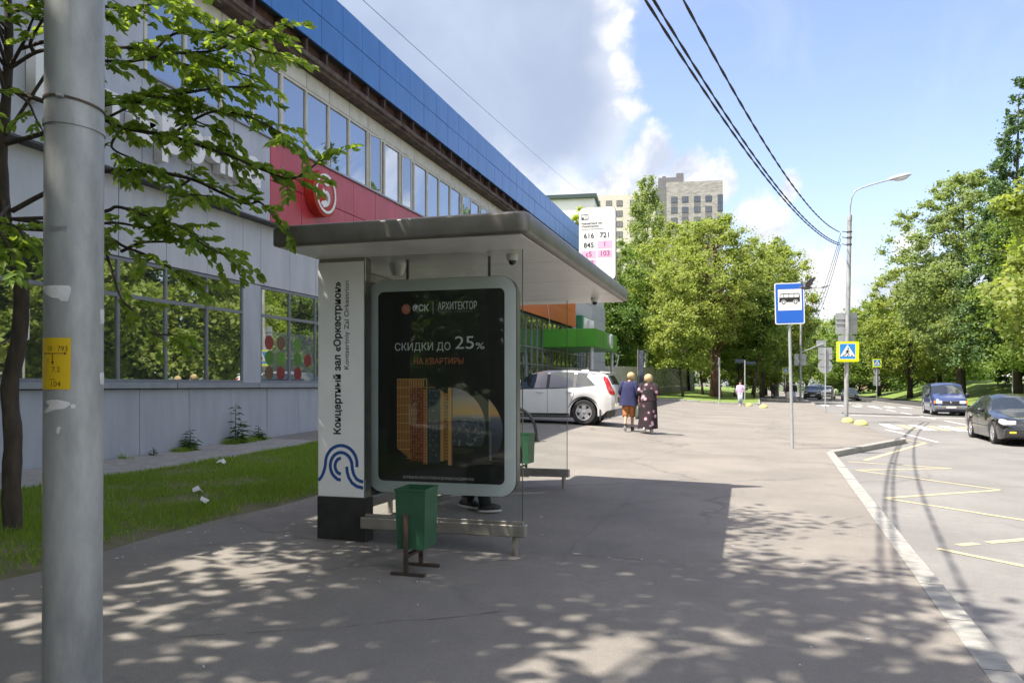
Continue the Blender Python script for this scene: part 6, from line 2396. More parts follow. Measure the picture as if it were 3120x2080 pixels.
# ------------------------------------------------------------------ vehicles
M_TYRE = mat('tyre_rubber', (.018, .018, .019), (.03, .03, .03), 20, .8)
M_RIM = mat('alloy_rim', (.52, .53, .55), (.45, .46, .48), 8, .28, metal=.6)
M_TRIM = mat('black_trim', (.022, .022, .024), (.035, .035, .036), 12, .55)
M_CARGLASS = mirror_glass('car_glass', (.022, .027, .03), .07, (.95, .98, 1.0), .22)
M_HEADLAMP = mat('headlamp', (.75, .76, .77), (.55, .56, .58), 30, .08, coat=1)
M_REDLAMP = mat('tail_lamp', (.45, .012, .008), (.34, .008, .006), 12, .15, coat=1)
M_AMBER = mat('amber_lamp', (.72, .26, .02), rough=.15, coat=1)
M_FOG = mat('yellow_fog_lamp', (.80, .58, .02), rough=.15, coat=1)
M_PLATE = mat('number_plate', (.66, .66, .64), (.50, .50, .49), 24, .5)
M_CHROME = mat('chrome', (.65, .66, .68), rough=.15, metal=.9)


def paint(name, c, c2=None):
    return mat(name, c, c2 or tuple(x * .93 for x in c), 2.5, .28, spec=.5, coat=1.0)


def make_car(name, label, cat, sp, body_m, detail=True, group=None):
    L, Hw = sp['L'], sp['w']
    ks = lambda k, s: float(np.interp(s, [a for a, b in sp[k]], [b for a, b in sp[k]]))

    def sm(k, s, d=.05):
        return (ks(k, s - d) + 2 * ks(k, s) + ks(k, s + d)) / 4
    wr, wz = sp['wr'], sp['wr']
    ra = wr + .055
    axles = sp['axles']

    def low(s):
        z = ks('low', s)
        for a in axles:
            if abs(s - a) < ra:
                z = max(z, wz + math.sqrt(max(ra * ra - (s - a) ** 2, 0)))
        return z

    def section(s):
        w = sm('plan', s, .03)
        lo, be, tp = low(s), sm('belt', s), sm('top', s, .04)
        be = max(be, lo + .06)
        tp = max(tp, be + .012)
        c = clamp((tp - be) / sp['cabin'])
        rw = w * (.90 + (sp['roofw'] / Hw - .90) * c)
        z5 = be + (tp - be) * .86
        d = be - lo
        return [(w * .955, lo), (w * .985, lo + .30 * d), (w, lo + .62 * d), (w * .965, be), (.5 * (w * .965 + rw) + .010 * c, be + (z5 - be) * .5), (rw, z5), (rw * .62, be + (tp - be) * .965), (0.0, tp)]
    st = set(np.linspace(0, L, 46).tolist())
    for a in axles:
        st |= set((a + ra * math.cos(t)) for t in np.linspace(0, PI, 15))
    for (a, b) in sp['windows'] + [sp['screen'], sp['rear']]:
        st |= {a, b}
    for (a, b) in sp['top']:
        st.add(a)
    st = sorted(s for s in st if 0 <= s <= L)
    st = [s for i, s in enumerate(st) if i == 0 or s - st[i - 1] > .004]
    secs = [section(s) for s in st]
    root = empty(name, (0, 0, 0), label=label, cat=cat, group=group)
    body, panes = G(), {}

    def quad(g, pts):
        g.add(pts, [tuple(range(len(pts)))])

    def P(i, j, sd):
        x, z = secs[i][j]
        return (sd * x, -L / 2 + st[i], z)
    vs = []
    NJ = 8
    for sd in (1, -1):
        for i in range(len(st)):
            vs += [P(i, j, sd) for j in range(NJ)]
    fs_body, winf = [], {}
    N = len(st) * NJ
    for k, sd in enumerate((1, -1)):
        for i in range(len(st) - 1):
            m = (st[i] + st[i + 1]) / 2
            for j in range(NJ - 1):
                f = (k * N + i * NJ + j, k * N + i * NJ + j + 1, k * N + (i + 1) * NJ + j + 1, k * N + (i + 1) * NJ + j)
                key = None
                if j in (3, 4):
                    for wi, (a, b) in enumerate(sp['windows']):
                        if a <= m <= b:
                            key = ('side', wi, sd)
                if j in (5, 6):
                    if sp['screen'][0] <= m <= sp['screen'][1]:
                        key = ('screen',)
                    if sp['rear'][0] <= m <= sp['rear'][1]:
                        key = ('rear',)
                if key:
                    winf.setdefault(key, []).append(f)
                else:
                    fs_body.append(f)
    for i in (0, len(st) - 1):
        fs_body.append(tuple(i * NJ + j for j in range(NJ)) + tuple(N + i * NJ + j for j in range(NJ - 2, -1, -1)))

    def sub(fs, nm, m, par):
        used = sorted({v for f in fs for v in f})
        mp = {v: k for k, v in enumerate(used)}
        g = G()
        g.add([vs[v] for v in used], [tuple(mp[v] for v in f) for f in fs])
        me = bpy.data.meshes.new(nm)
        me.from_pydata(g.v, [], g.f)
        me.materials.append(m)
        bm = bmesh.new()
        bm.from_mesh(me)
        bmesh.ops.remove_doubles(bm, verts=bm.verts, dist=.0005)
        bmesh.ops.recalc_face_normals(bm, faces=bm.faces)
        bm.to_mesh(me)
        bm.free()
        me.polygons.foreach_set('use_smooth', [True] * len(me.polygons))
        me.set_sharp_from_angle(angle=R(42))
        o = bpy.data.objects.new(nm, me)
        return link(o, par, IDW)
    bo = sub(fs_body, 'body', body_m, root)
    for key, fs in winf.items():
        nm = {'side': 'side_window', 'screen': 'windscreen', 'rear': 'rear_window'}[key[0]]
        sub(fs, nm, M_CARGLASS, root)
    # what is seen in and under the arches
    G().box(-Hw * .86, Hw * .86, -L / 2 + .25, L / 2 - .25, .20, .42).build('underbody', M_TRIM, root)
    g = G()
    for a in axles:
        for sd in (-1, 1):
            g.lathe([(ra + .01, sd * (Hw - .34)), (ra + .01, sd * (Hw - .30))], (0, -L / 2 + a, wz), 'X', 20)
    g.build('wheel_well', M_TRIM, root)
    for a in axles:
        for sd in (-1, 1):
            c = (0, -L / 2 + a, wz)
            x1 = Hw - .015
            t = G().lathe([(wr * .62, sd * (x1 - .22)), (wr * .95, sd * (x1 - .22)), (wr, sd * (x1 - .19)), (wr, sd * (x1 - .03)), (wr * .95, sd * x1), (wr * .66, sd * (x1 - .005)), (wr * .64, sd * (x1 - .03))], c, 'X', 26, cap=False).build('tyre', M_TYRE, root, smooth=True)
            rm = G()
            rm.lathe([(wr * .66, sd * (x1 - .006)), (wr * .60, sd * (x1 - .012)), (wr * .58, sd * (x1 - .06))], c, 'X', 26, cap=False)
            nsp = sp.get('spokes', 5)
            for k in range(nsp):
                t0 = 2 * PI * k / nsp + .3
                u, v = math.cos(t0), math.sin(t0)
                p0 = Vector((sd * (x1 - .035), c[1] + u * wr * .08, c[2] + v * wr * .08))
                p1 = Vector((sd * (x1 - .015), c[1] + u * wr * .62, c[2] + v * wr * .62))
                wd = Vector((0, -v, u)) * wr * sp.get('spokew', .11)
                dx = Vector((sd * .02, 0, 0))
                rm.add([p0 - wd * .8, p0 + wd * .8, p1 + wd, p1 - wd, p0 - wd * .8 - dx, p0 + wd * .8 - dx, p1 + wd - dx, p1 - wd - dx], [(0, 1, 2, 3), (4, 7, 6, 5), (0, 4, 5, 1), (1, 5, 6, 2), (2, 6, 7, 3), (3, 7, 4, 0)])
            rm.lathe([(wr * .15, sd * (x1 - .05)), (wr * .15, sd * (x1 - .02)), (wr * .06, sd * (x1 - .012))], c, 'X', 14)
            rm.build('rim', M_RIM, t, smooth=True)
            G().lathe([(wr * .57, sd * (x1 - .10)), (wr * .57, sd * (x1 - .075))], c, 'X', 20).build('brake_disc', M_TRIM, t)

    def xs(s, z):
        se = section(s)
        for (xa, za), (xb, zb_) in zip(se[:-1], se[1:]):
            if za <= z <= zb_:
                return xa + (xb - xa) * (z - za) / max(zb_ - za, 1e-5)
        return se[0][0] if z < se[0][1] else se[-1][0]

    def patch(nm, m, outline, off=.006, n=6, sides=(-1, 1)):
        """a piece that lies on the car's flank: outline = [(s, z_low, z_high)]"""
        for sd in sides:
            vv, ff = [], []
            for (s, a, b) in outline:
                for k in range(n + 1):
                    z = a + (b - a) * k / n
                    vv.append((sd * (xs(s, z) + off), -L / 2 + s, z))
            for i in range(len(outline) - 1):
                for k in range(n):
                    q = i * (n + 1) + k
                    ff.append((q, q + 1, q + n + 2, q + n + 1))
            G().add(vv, ff).build(nm, m, root, smooth='all')

    def seam(s0, z0, s1, z1, n=8, w=.006):
        g = G()
        for sd in (-1, 1):
            vv, ff = [], []
            for k in range(n + 1):
                s, z = s0 + (s1 - s0) * k / n, z0 + (z1 - z0) * k / n
                d = Vector((s1 - s0, z1 - z0)).normalized()
                for e in (-1, 1):
                    ss, zz_ = s - d.y * w * e, z + d.x * w * e
                    vv.append((sd * (xs(ss, zz_) + .002), -L / 2 + ss, zz_))
            for k in range(n):
                ff.append((2 * k, 2 * k + 1, 2 * k + 3, 2 * k + 2))
            g.add(vv, ff)
        return g
    return root, patch, seam, xs, section, bo


# white crossover, parked nose to the shop
suv_sp = dict(L=4.69, w=.95, wr=.365, axles=(.90, 3.77), roofw=.66, cabin=.50, spokes=5, spokew=.20,
              low=[(0, .32), (.25, .24), (4.3, .25), (4.45, .40), (4.69, .46)],
              top=[(0, .74), (.06, .90), (.3, 1.00), (1.15, 1.10), (1.35, 1.14), (2.1, 1.57), (2.5, 1.635), (3.2, 1.64), (4.0, 1.585), (4.34, 1.545), (4.44, 1.51), (4.60, 1.17), (4.67, 1.02), (4.69, .92)],
              belt=[(0, .66), (.3, .88), (1.3, 1.03), (2.3, 1.05), (3.6, 1.09), (4.2, 1.16), (4.42, 1.15), (4.6, 1.04), (4.69, .87)],
              plan=[(0, .60), (.10, .78), (.5, .90), (1.1, .945), (3.9, .95), (4.40, .93), (4.62, .88), (4.69, .82)],
              windows=[(1.78, 2.62), (2.70, 3.44), (3.53, 4.10)], screen=(1.40, 2.08), rear=(4.45, 4.59))
M_SUVW = paint('car_white', (.74, .74, .73))
suv, patch, seam, xs, _, bo = make_car('parked_car', 'white crossover parked nose to the shop, seen through the shelter and beside it', 'car', suv_sp, M_SUVW)
patch('tail_light', M_REDLAMP, [(4.33, 1.36, 1.43), (4.40, 1.22, 1.42), (4.46, 1.06, 1.38), (4.52, .94, 1.28), (4.58, .89, 1.14), (4.64, .88, 1.03), (4.685, .87, .93)], .010)
patch('pillar_trim', M_TRIM, [(2.615, 1.075, 1.50), (2.705, 1.075, 1.50)], .004)
patch('pillar_trim', M_TRIM, [(3.435, 1.105, 1.50), (3.535, 1.11, 1.49)], .004)
patch('window_trim', M_TRIM, [(1.72, 1.045, 1.075), (2.6, 1.055, 1.085), (3.4, 1.085, 1.115), (4.12, 1.15, 1.18)], .004, 1)
patch('quarter_panel', M_SUVW, [(3.86, 1.40, 1.50), (3.98, 1.30, 1.49), (4.11, 1.17, 1.48)], .005)
patch('sill_trim', M_TRIM, [(1.35, .255, .33), (2.3, .255, .33), (3.32, .255, .33)], .006)
patch('wheel_arch_trim', M_TRIM, [(3.77 + .47 * math.cos(t), max(.30, .365 + .42 * math.sin(t)), max(.34, .365 + .475 * math.sin(t))) for t in np.linspace(PI, 0, 15)], .008, 2)
patch('wheel_arch_trim', M_TRIM, [(.90 + .47 * math.cos(t), max(.30, .365 + .42 * math.sin(t)), max(.34, .365 + .475 * math.sin(t))) for t in np.linspace(PI, 0, 15)], .008, 2)
g = G()
for q in ((1.62, .36, 1.70, 1.03), (2.66, .34, 2.66, 1.06), (3.46, .85, 3.50, 1.08), (3.30, .50, 3.46, .85), (2.66, .62, 2.66, .63)):
    g2 = seam(*q)
    g.add(g2.v, g2.f)
g.build('door_seam', M_TRIM, suv)
for s in (2.42, 3.30):
    for sd in (-1, 1):
        x = xs(s, .96)
        G().ell((sd * (x + .018), -suv_sp['L'] / 2 + s, .965), (.018, .12, .018), 10, 6).build('door_handle', M_SUVW, suv, smooth='all')
for sd in (-1, 1):
    G().ell((sd * 1.04, -suv_sp['L'] / 2 + 1.78, 1.12), (.12, .075, .085), 12, 8).build('wing_mirror', M_SUVW, suv, smooth='all')
    G().tube([(sd * .64, -.35, 1.66), (sd * .64, -.2, 1.69), (sd * .64, 1.55, 1.645), (sd * .64, 1.7, 1.60)], .016, 6).build('roof_rail', M_TRIM, suv, smooth=True)
    patch('headlight', M_HEADLAMP, [(.12, .76, .84), (.35, .80, .90), (.6, .86, .94)], .006, 4, (sd,))
G().add([(-.62, 1.86, 1.585), (.62, 1.86, 1.585), (.58, 2.16, 1.56), (-.58, 2.16, 1.56), (-.62, 1.86, 1.53), (.62, 1.86, 1.53), (.58, 2.16, 1.525), (-.58, 2.16, 1.525)], [(0, 1, 2, 3), (7, 6, 5, 4), (0, 4, 5, 1), (1, 5, 6, 2), (2, 6, 7, 3), (3, 7, 4, 0)]).build('roof_spoiler', M_SUVW, suv)
G().add([(-.03, 1.15, 1.615), (.03, 1.15, 1.615), (.03, 1.42, 1.60), (-.03, 1.42, 1.60), (-.015, 1.36, 1.69), (.015, 1.36, 1.69)], [(0, 1, 5, 4), (1, 2, 5), (2, 3, 4, 5), (3, 0, 4)]).build('aerial_fin', M_SUVW, suv)
G().bbox(-.72, .72, 2.15, 2.338, .46, .74, .05).build('rear_bumper', M_SUVW, suv)
G().box(-.26, .26, 2.30, 2.358, .80, .91).build('number_plate', M_PLATE, suv)
for sd in (-1, 1):
    G().box(sd * .92 - .015, sd * .92 + .015, 1.90, 1.935, .12, .45).build('mud_flap', M_TRIM, suv)
    G().bbox(sd * .6 - .06, sd * .6 + .06, 2.33, 2.362, .63, .66, .004).build('reflector', M_REDLAMP, suv)
sx, sy = -6.12, 24.35
place(suv, (sx, sy, z_pave(-5.4, 24.3) + .0), R(-90))

# black saloon coming towards us
sed_sp = dict(L=4.90, w=.905, wr=.335, axles=(.92, 3.72), roofw=.60, cabin=.44, spokes=9, spokew=.075,
              low=[(0, .26), (.3, .19), (4.5, .20), (4.9, .32)],
              top=[(0, .58), (.05, .72), (.3, .80), (1.35, .93), (1.5, .965), (2.2, 1.36), (2.6, 1.45), (3.2, 1.455), (3.6, 1.40), (4.15, 1.05), (4.7, 1.00), (4.85, .92), (4.9, .7)],
              belt=[(0, .52), (.3, .73), (1.4, .88), (2.4, .92), (4.1, .97), (4.75, .93), (4.9, .64)],
              plan=[(0, .66), (.08, .78), (.4, .87), (1.0, .90), (4.0, .905), (4.6, .86), (4.85, .76), (4.9, .68)],
              windows=[(1.75, 2.62), (2.72, 3.45), (3.52, 3.80)], screen=(1.52, 2.18), rear=(3.66, 4.12))


def dress_saloon(root, patch, seam, sp, bm, fog=True):
    y = -sp['L'] / 2
    for sd in (-1, 1):
        hl = [(.035, .60, .70), (.12, .60, .735), (.24, .62, .745), (.36, .66, .755)]
        patch('headlight', M_HEADLAMP, hl, .010, 4, (sd,))
        G().bbox(sd * .66 - .17, sd * .66 + .17, y - .014, y + .12, .585, .72, .03).build('headlight', M_HEADLAMP, root)
        if fog:
            G().bbox(sd * .58 - .09, sd * .58 + .09, y - .030, y + .05, .36, .42, .012).build('fog_lamp', M_FOG, root)
        G().ell((sd * 1.0, y + 1.72, .97), (.115, .06, .07), 12, 8).build('wing_mirror', bm, root, smooth='all')
    gr = G().bbox(-.27, .27, y - .025, y + .04, .54, .73, .02).build('grille', M_CHROME, root)
    g = G()
    for k in range(9):
        g.box(-.235 + .053 * k, -.205 + .053 * k, y - .032, y - .02, .565, .705)
    g.build('grille_slot', M_TRIM, gr)
    G().bbox(-.78, .78, y - .022, y + .14, .26, .52, .05).build('bumper', bm, root)
    G().bbox(-.42, .42, y - .028, y - .0, .33, .41, .012).build('air_intake', M_TRIM, root)
    G().box(-.26, .26, y - .038, y - .026, .43, .54).build('number_plate', M_PLATE, root)
    g = G()
    for q in ((1.42, .30, 1.48, .88), (2.68, .26, 2.66, .92), (3.30, .70, 3.50, .95)):
        g2 = seam(*q)
        g.add(g2.v, g2.f)
    g.build('door_seam', M_TRIM, root)
    patch('side_moulding', M_TRIM, [(1.35, .50, .53), (2.3, .50, .53), (3.3, .50, .53)], .006, 1)
    for s in (2.50, 3.28):
        for sd in (-1, 1):
            G().ell((sd * .905, y + s, .80), (.02, .10, .018), 10, 6).build('door_handle', M_CHROME, root, smooth='all')
    for sd in (-1, 1):
        G().bbox(sd * .55 - .22, sd * .55 + .22, -y - .03, -y + .012, .70, .84, .02).build('tail_light', M_REDLAMP, root)


M_BLACKCAR = paint('car_black', (.012, .014, .016))
sed, patch, seam, xs, _, bo = make_car('car', 'glossy black saloon with amber fog lamps driving towards us at the right edge', 'car', sed_sp, M_BLACKCAR)
dress_saloon(sed, patch, seam, sed_sp, M_BLACKCAR)
for sx_ in (-.25, .32):
    G().ell((sx_, -.1, .98), (.20, .14, .24), 12, 8).build('seat', M_TRIM, sed, smooth='all')
place(sed, (7.72, 27.7, z_road(7.7, 27.5)), R(-2))

# blue van behind it
van_sp = dict(L=4.70, w=.92, wr=.335, axles=(.95, 3.87), roofw=.80, cabin=.62, spokes=6, spokew=.13,
              low=[(0, .30), (.3, .26), (4.5, .28), (4.7, .36)],
              top=[(0, .66), (.04, .84), (.14, 1.00), (.75, 1.20), (.92, 1.26), (1.5, 1.80), (1.75, 1.91), (2.2, 1.94), (4.55, 1.93), (4.66, 1.85), (4.7, 1.2)],
              belt=[(0, .60), (.2, .88), (.9, 1.08), (1.3, 1.14), (4.6, 1.16), (4.7, 1.0)],
              plan=[(0, .72), (.06, .82), (.3, .90), (1.0, .92), (4.4, .92), (4.65, .89), (4.7, .85)],
              windows=[(1.32, 2.02), (2.14, 3.22), (3.34, 4.45)], screen=(.94, 1.50), rear=(4.56, 4.69))
M_VAN = paint('van_blue', (.030, .050, .150), (.042, .060, .150))
van, patch, seam, xs, _, bo = make_car('van', 'faded blue passenger van driving behind the black saloon', 'van', van_sp, M_VAN)
y = -van_sp['L'] / 2
for sd in (-1, 1):
    G().bbox(sd * .60 - .16, sd * .60 + .16, y - .02, y + .16, .70, .86, .02).build('headlight', M_HEADLAMP, van)
    G().bbox(sd * .815 - .05, sd * .815 + .05, y - .004, y + .20, .70, .86, .015).build('indicator', M_AMBER, van)
    G().ell((sd * 1.05, y + 1.22, 1.20), (.12, .06, .14), 12, 8).build('wing_mirror', M_TRIM, van, smooth='all')
gr = G().bbox(-.43, .43, y - .018, y + .1, .71, .85, .015).build('grille', M_TRIM, van)
G().lathe([(.055, -.026), (.05, -.03)], (0, y, .78), 'Y', 18).build('round_badge', M_CHROME, gr)
G().bbox(-.86, .86, y - .06, y + .25, .36, .58, .05).build('bumper', mat('grey_plastic', (.12, .12, .125), (.15, .15, .155), 5, .6), van)
G().box(-.26, .26, y - .072, y - .058, .44, .55).build('number_plate', M_PLATE, van)
G().bbox(-.5, .5, y - .02, y + .05, .61, .68, .01).build('air_intake', M_TRIM, van)
G().bbox(-.55, .55, y + .70, y + .78, 1.175, 1.20, .006).build('scuttle_vent', M_TRIM, van)
for x0 in (-.45, .15):
    G().tube([(x0, y + .86, 1.25), (x0 + .45, y + .99, 1.36)], .012, 5).build('wiper', M_TRIM, van)
g = G()
for q in ((1.24, .50, 1.26, 1.14), (2.08, .34, 2.08, 1.16), (3.28, .34, 3.28, 1.16), (2.08, .82, 4.4, .82)):
    g2 = seam(*q)
    g.add(g2.v, g2.f)
g.build('door_seam', M_TRIM, van)
for sd in (-1, 1):
    G().bbox(sd * .80 - .06, sd * .80 + .06, -y - .03, -y + .012, .75, 1.10, .01).build('tail_light', M_REDLAMP, van)
place(van, (11.3, 53.6, z_road(11.3, 53.6)), R(-3))

# cars queued far down the road, noses towards us
far = [('car', 'large dark blue estate heading the distant queue, beside the far lamp post', 'suv', (.02, .026, .04), (7.1, 99), -3),
       ('car', 'dark saloon close behind the large blue estate in the distance', 'sed', (.016, .018, .022), (8.4, 116), -3),
       ('car', 'small white hatchback in the distant queue', 'suv', (.66, .66, .65), (9.7, 110), -3),
       ('car', 'dark grey saloon at the right end of the distant queue', 'sed', (.03, .034, .042), (11.3, 100), -3),
       ('car', 'grey box van roofline at the back of the distant queue', 'van', (.12, .13, .14), (10.4, 132), -3),
       ('parked_car', 'white car parked beyond the mound, half hidden behind the blue van', 'sed', (.62, .62, .62), (29.5, 101), 70)]
for i, (nm, lab, k, c, (x, yy), a) in enumerate(far):
    sp = {'suv': suv_sp, 'sed': sed_sp, 'van': van_sp}[k]
    pm = paint('far_paint_%d' % i, c)
    o, patch, seam, xs, _, bo = make_car(nm, lab, 'car', sp, pm)
    if k == 'sed':
        dress_saloon(o, patch, seam, sp, pm, fog=False)
    else:
        y0 = -sp['L'] / 2
        zz_ = .74 if k == 'suv' else .78
        for sd in (-1, 1):
            G().bbox(sd * .66 - .15, sd * .66 + .15, y0 - .02, y0 + .2, zz_ - .04, zz_ + .09, .03).build('headlight', M_HEADLAMP, o)
            G().ell((sd * 1.04, y0 + 1.75, 1.12), (.12, .07, .09), 10, 6).build('wing_mirror', pm, o, smooth='all')
        G().bbox(-.36, .36, y0 - .02, y0 + .05, zz_ - .12, zz_ + .06, .02).build('grille', M_TRIM, o)
        G().bbox(-.7, .7, y0 - .03, y0 + .15, .32, .54, .04).build('bumper', M_TRIM if i != 2 else pm, o)
        G().box(-.26, .26, y0 - .045, y0 - .03, .42, .53).build('number_plate', M_PLATE, o)
    zg = z_road(x, yy) if x < 14 else z_lawn(x, yy)
    place(o, (x, yy, zg), R(a))
# ------------------------------------------------------------------ people
M_SKIN = mat('skin', (.46, .25, .17), (.42, .22, .15), 14, .55)
M_SKIN2 = mat('skin_pale', (.52, .31, .22), (.48, .27, .19), 14, .55)
M_BLONDE = mat('blonde_hair', (.60, .46, .26), (.34, .23, .11), 26, .6, bump=.6, bscale=60)
M_DARKHAIR = mat('dark_hair', (.025, .016, .012), (.05, .03, .02), 30, .5, bump=.5, bscale=60)
M_NAVYCLOTH = mat('navy_cloth', (.028, .032, .105), (.02, .023, .075), 7, .85, bump=.4, bscale=14)
M_RUSTCLOTH = mat('rust_cloth', (.42, .17, .055), (.34, .13, .04), 8, .85, bump=.3, bscale=18)
M_DENIM = mat('pale_denim', (.42, .46, .56), (.36, .40, .50), 10, .85, bump=.3, bscale=30)
M_LILAC = mat('lilac_knit', (.56, .40, .58), (.50, .35, .52), 10, .9, bump=.3, bscale=40)
M_DARKCLOTH = mat('dark_cloth', (.016, .016, .018), (.03, .03, .032), 9, .9, bump=.3, bscale=20)
M_CREAMCLOTH = mat('cream_cloth', (.46, .43, .35), (.40, .37, .30), 8, .85, bump=.3, bscale=18)
M_SHOE_W = mat('white_shoe', (.66, .65, .62), (.56, .55, .52), 14, .7)
M_SHOE_D = mat('dark_shoe', (.02, .018, .016), (.05, .04, .03), 16, .6)
M_TAN = mat('pale_jacket', (.42, .38, .34), (.36, .33, .29), 8, .85)


def floral():
    m = bpy.data.materials.new('floral_cloth')
    m.use_nodes = True
    N, L = m.node_tree.nodes, m.node_tree.links
    p = N['Principled BSDF']
    p.inputs['Roughness'].default_value = .85
    tc = N.new('ShaderNodeTexCoord')
    v = N.new('ShaderNodeTexVoronoi')
    v.inputs['Scale'].default_value = 6.5
    L.new(tc.outputs['Object'], v.inputs['Vector'])
    r1 = N.new('ShaderNodeValToRGB')
    e = r1.color_ramp.elements
    e[0].position, e[0].color = 0.0, (.46, .40, .42, 1)
    e[1].position, e[1].color = .30, (.40, .28, .33, 1)
    for pos, c in ((.36, (.055, .014, .028, 1)), (.55, (.025, .010, .018, 1)), (.75, (.018, .010, .014, 1))):
        k = e.new(pos)
        k.color = c
    L.new(v.outputs['Distance'], r1.inputs[0])
    n = N.new('ShaderNodeTexNoise')
    n.inputs['Scale'].default_value = 3.0
    L.new(tc.outputs['Object'], n.inputs['Vector'])
    r2 = N.new('ShaderNodeMapRange')
    L.new(n.outputs['Fac'], r2.inputs[0])
    r2.inputs[1].default_value, r2.inputs[2].default_value = .48, .60
    mx = N.new('ShaderNodeMix')
    mx.data_type = 'RGBA'
    L.new(r2.outputs[0], mx.inputs[0])
    L.new(r1.outputs[0], mx.inputs[6])
    mx.inputs[7].default_value = (.014, .009, .013, 1)
    L.new(mx.outputs[2], p.inputs['Base Color'])
    MATS['floral_cloth'] = m
    return m


M_FLORAL = floral()


def skin_mesh(name, pts, edges, radii, m, root_i=0, sub=2):
    me = bpy.data.meshes.new(name + '_cage')
    me.from_pydata(pts, edges, [])
    o = bpy.data.objects.new(name + '_cage', me)
    COL.objects.link(o)
    md = o.modifiers.new('skin', 'SKIN')
    md.use_smooth_shade = True
    sl = me.skin_vertices[0].data if me.skin_vertices else None
    if sl is None:
        me.attributes
        bm = bmesh.new()
        bm.from_mesh(me)
        bm.verts.layers.skin.verify()
        bm.to_mesh(me)
        bm.free()
        sl = me.skin_vertices[0].data
    for i, r in enumerate(radii):
        sl[i].radius = r if isinstance(r, tuple) else (r, r)
        sl[i].use_root = (i == root_i)
    sb = o.modifiers.new('sub', 'SUBSURF')
    sb.levels = sub
    sb.render_levels = sub
    dg = bpy.context.evaluated_depsgraph_get()
    out = bpy.data.meshes.new_from_object(o.evaluated_get(dg))
    bpy.data.objects.remove(o)
    bpy.data.meshes.remove(me)
    out.name = name
    out.materials.clear()
    out.materials.append(m)
    return out


def loft(rings, n=20, wave=0.0, wn=7, seed=0, cap=False):
    """rings = (cx, cy, cz, rx, ry); folds grow with the ring's place along the cloth"""
    g = G()
    vs, fs = [], []
    for i, (cx, cy, cz, rx, ry) in enumerate(rings):
        t = i / max(len(rings) - 1, 1)
        for k in range(n):
            a = 2 * PI * k / n
            w = 1 + wave * t * math.sin(wn * a + seed + 1.3 * math.sin(2 * a))
            vs.append((cx + rx * w * math.cos(a), cy + ry * w * math.sin(a), cz + wave * .12 * t * math.sin(3 * a + seed)))
    for i in range(len(rings) - 1):
        for k in range(n):
            a, b = i * n + k, i * n + (k + 1) % n
            fs.append((a, b, b + n, a + n))
    if cap:
        fs.append(tuple(range(n))[::-1])
        fs.append(tuple(range((len(rings) - 1) * n, len(rings) * n)))
    return g.add(vs, fs)


def hand_pts(g, w, d, side, sc):
    """palm and five bent fingers hanging from the wrist w along direction d"""
    d = Vector(d).normalized()
    fw = Vector((0, 1, 0))
    fw = (fw - d * fw.dot(d)).normalized()
    out = d.cross(fw).normalized() * side
    w = Vector(w)
    Mq = Matrix((out, fw, d)).transposed()
    g.ell(w + d * .045 * sc, (.018 * sc, .040 * sc, .052 * sc), 10, 6, Mq)
    for k, (o_, ln) in enumerate(((-.030, .062), (-.010, .072), (.010, .068), (.029, .054))):
        b = w + d * .085 * sc + fw * o_ * sc
        m = b + d * ln * .55 * sc - out * .008 * sc
        e = m + d * ln * .42 * sc - out * .022 * sc
        g.tube([b, m, e], [.0095 * sc, .0088 * sc, .006 * sc], 6)
    b = w + d * .03 * sc + fw * .035 * sc
    g.tube([b, b + fw * .025 * sc + d * .028 * sc, b + fw * .030 * sc + d * .060 * sc - out * .01 * sc], [.011 * sc, .0105 * sc, .007 * sc], 6)


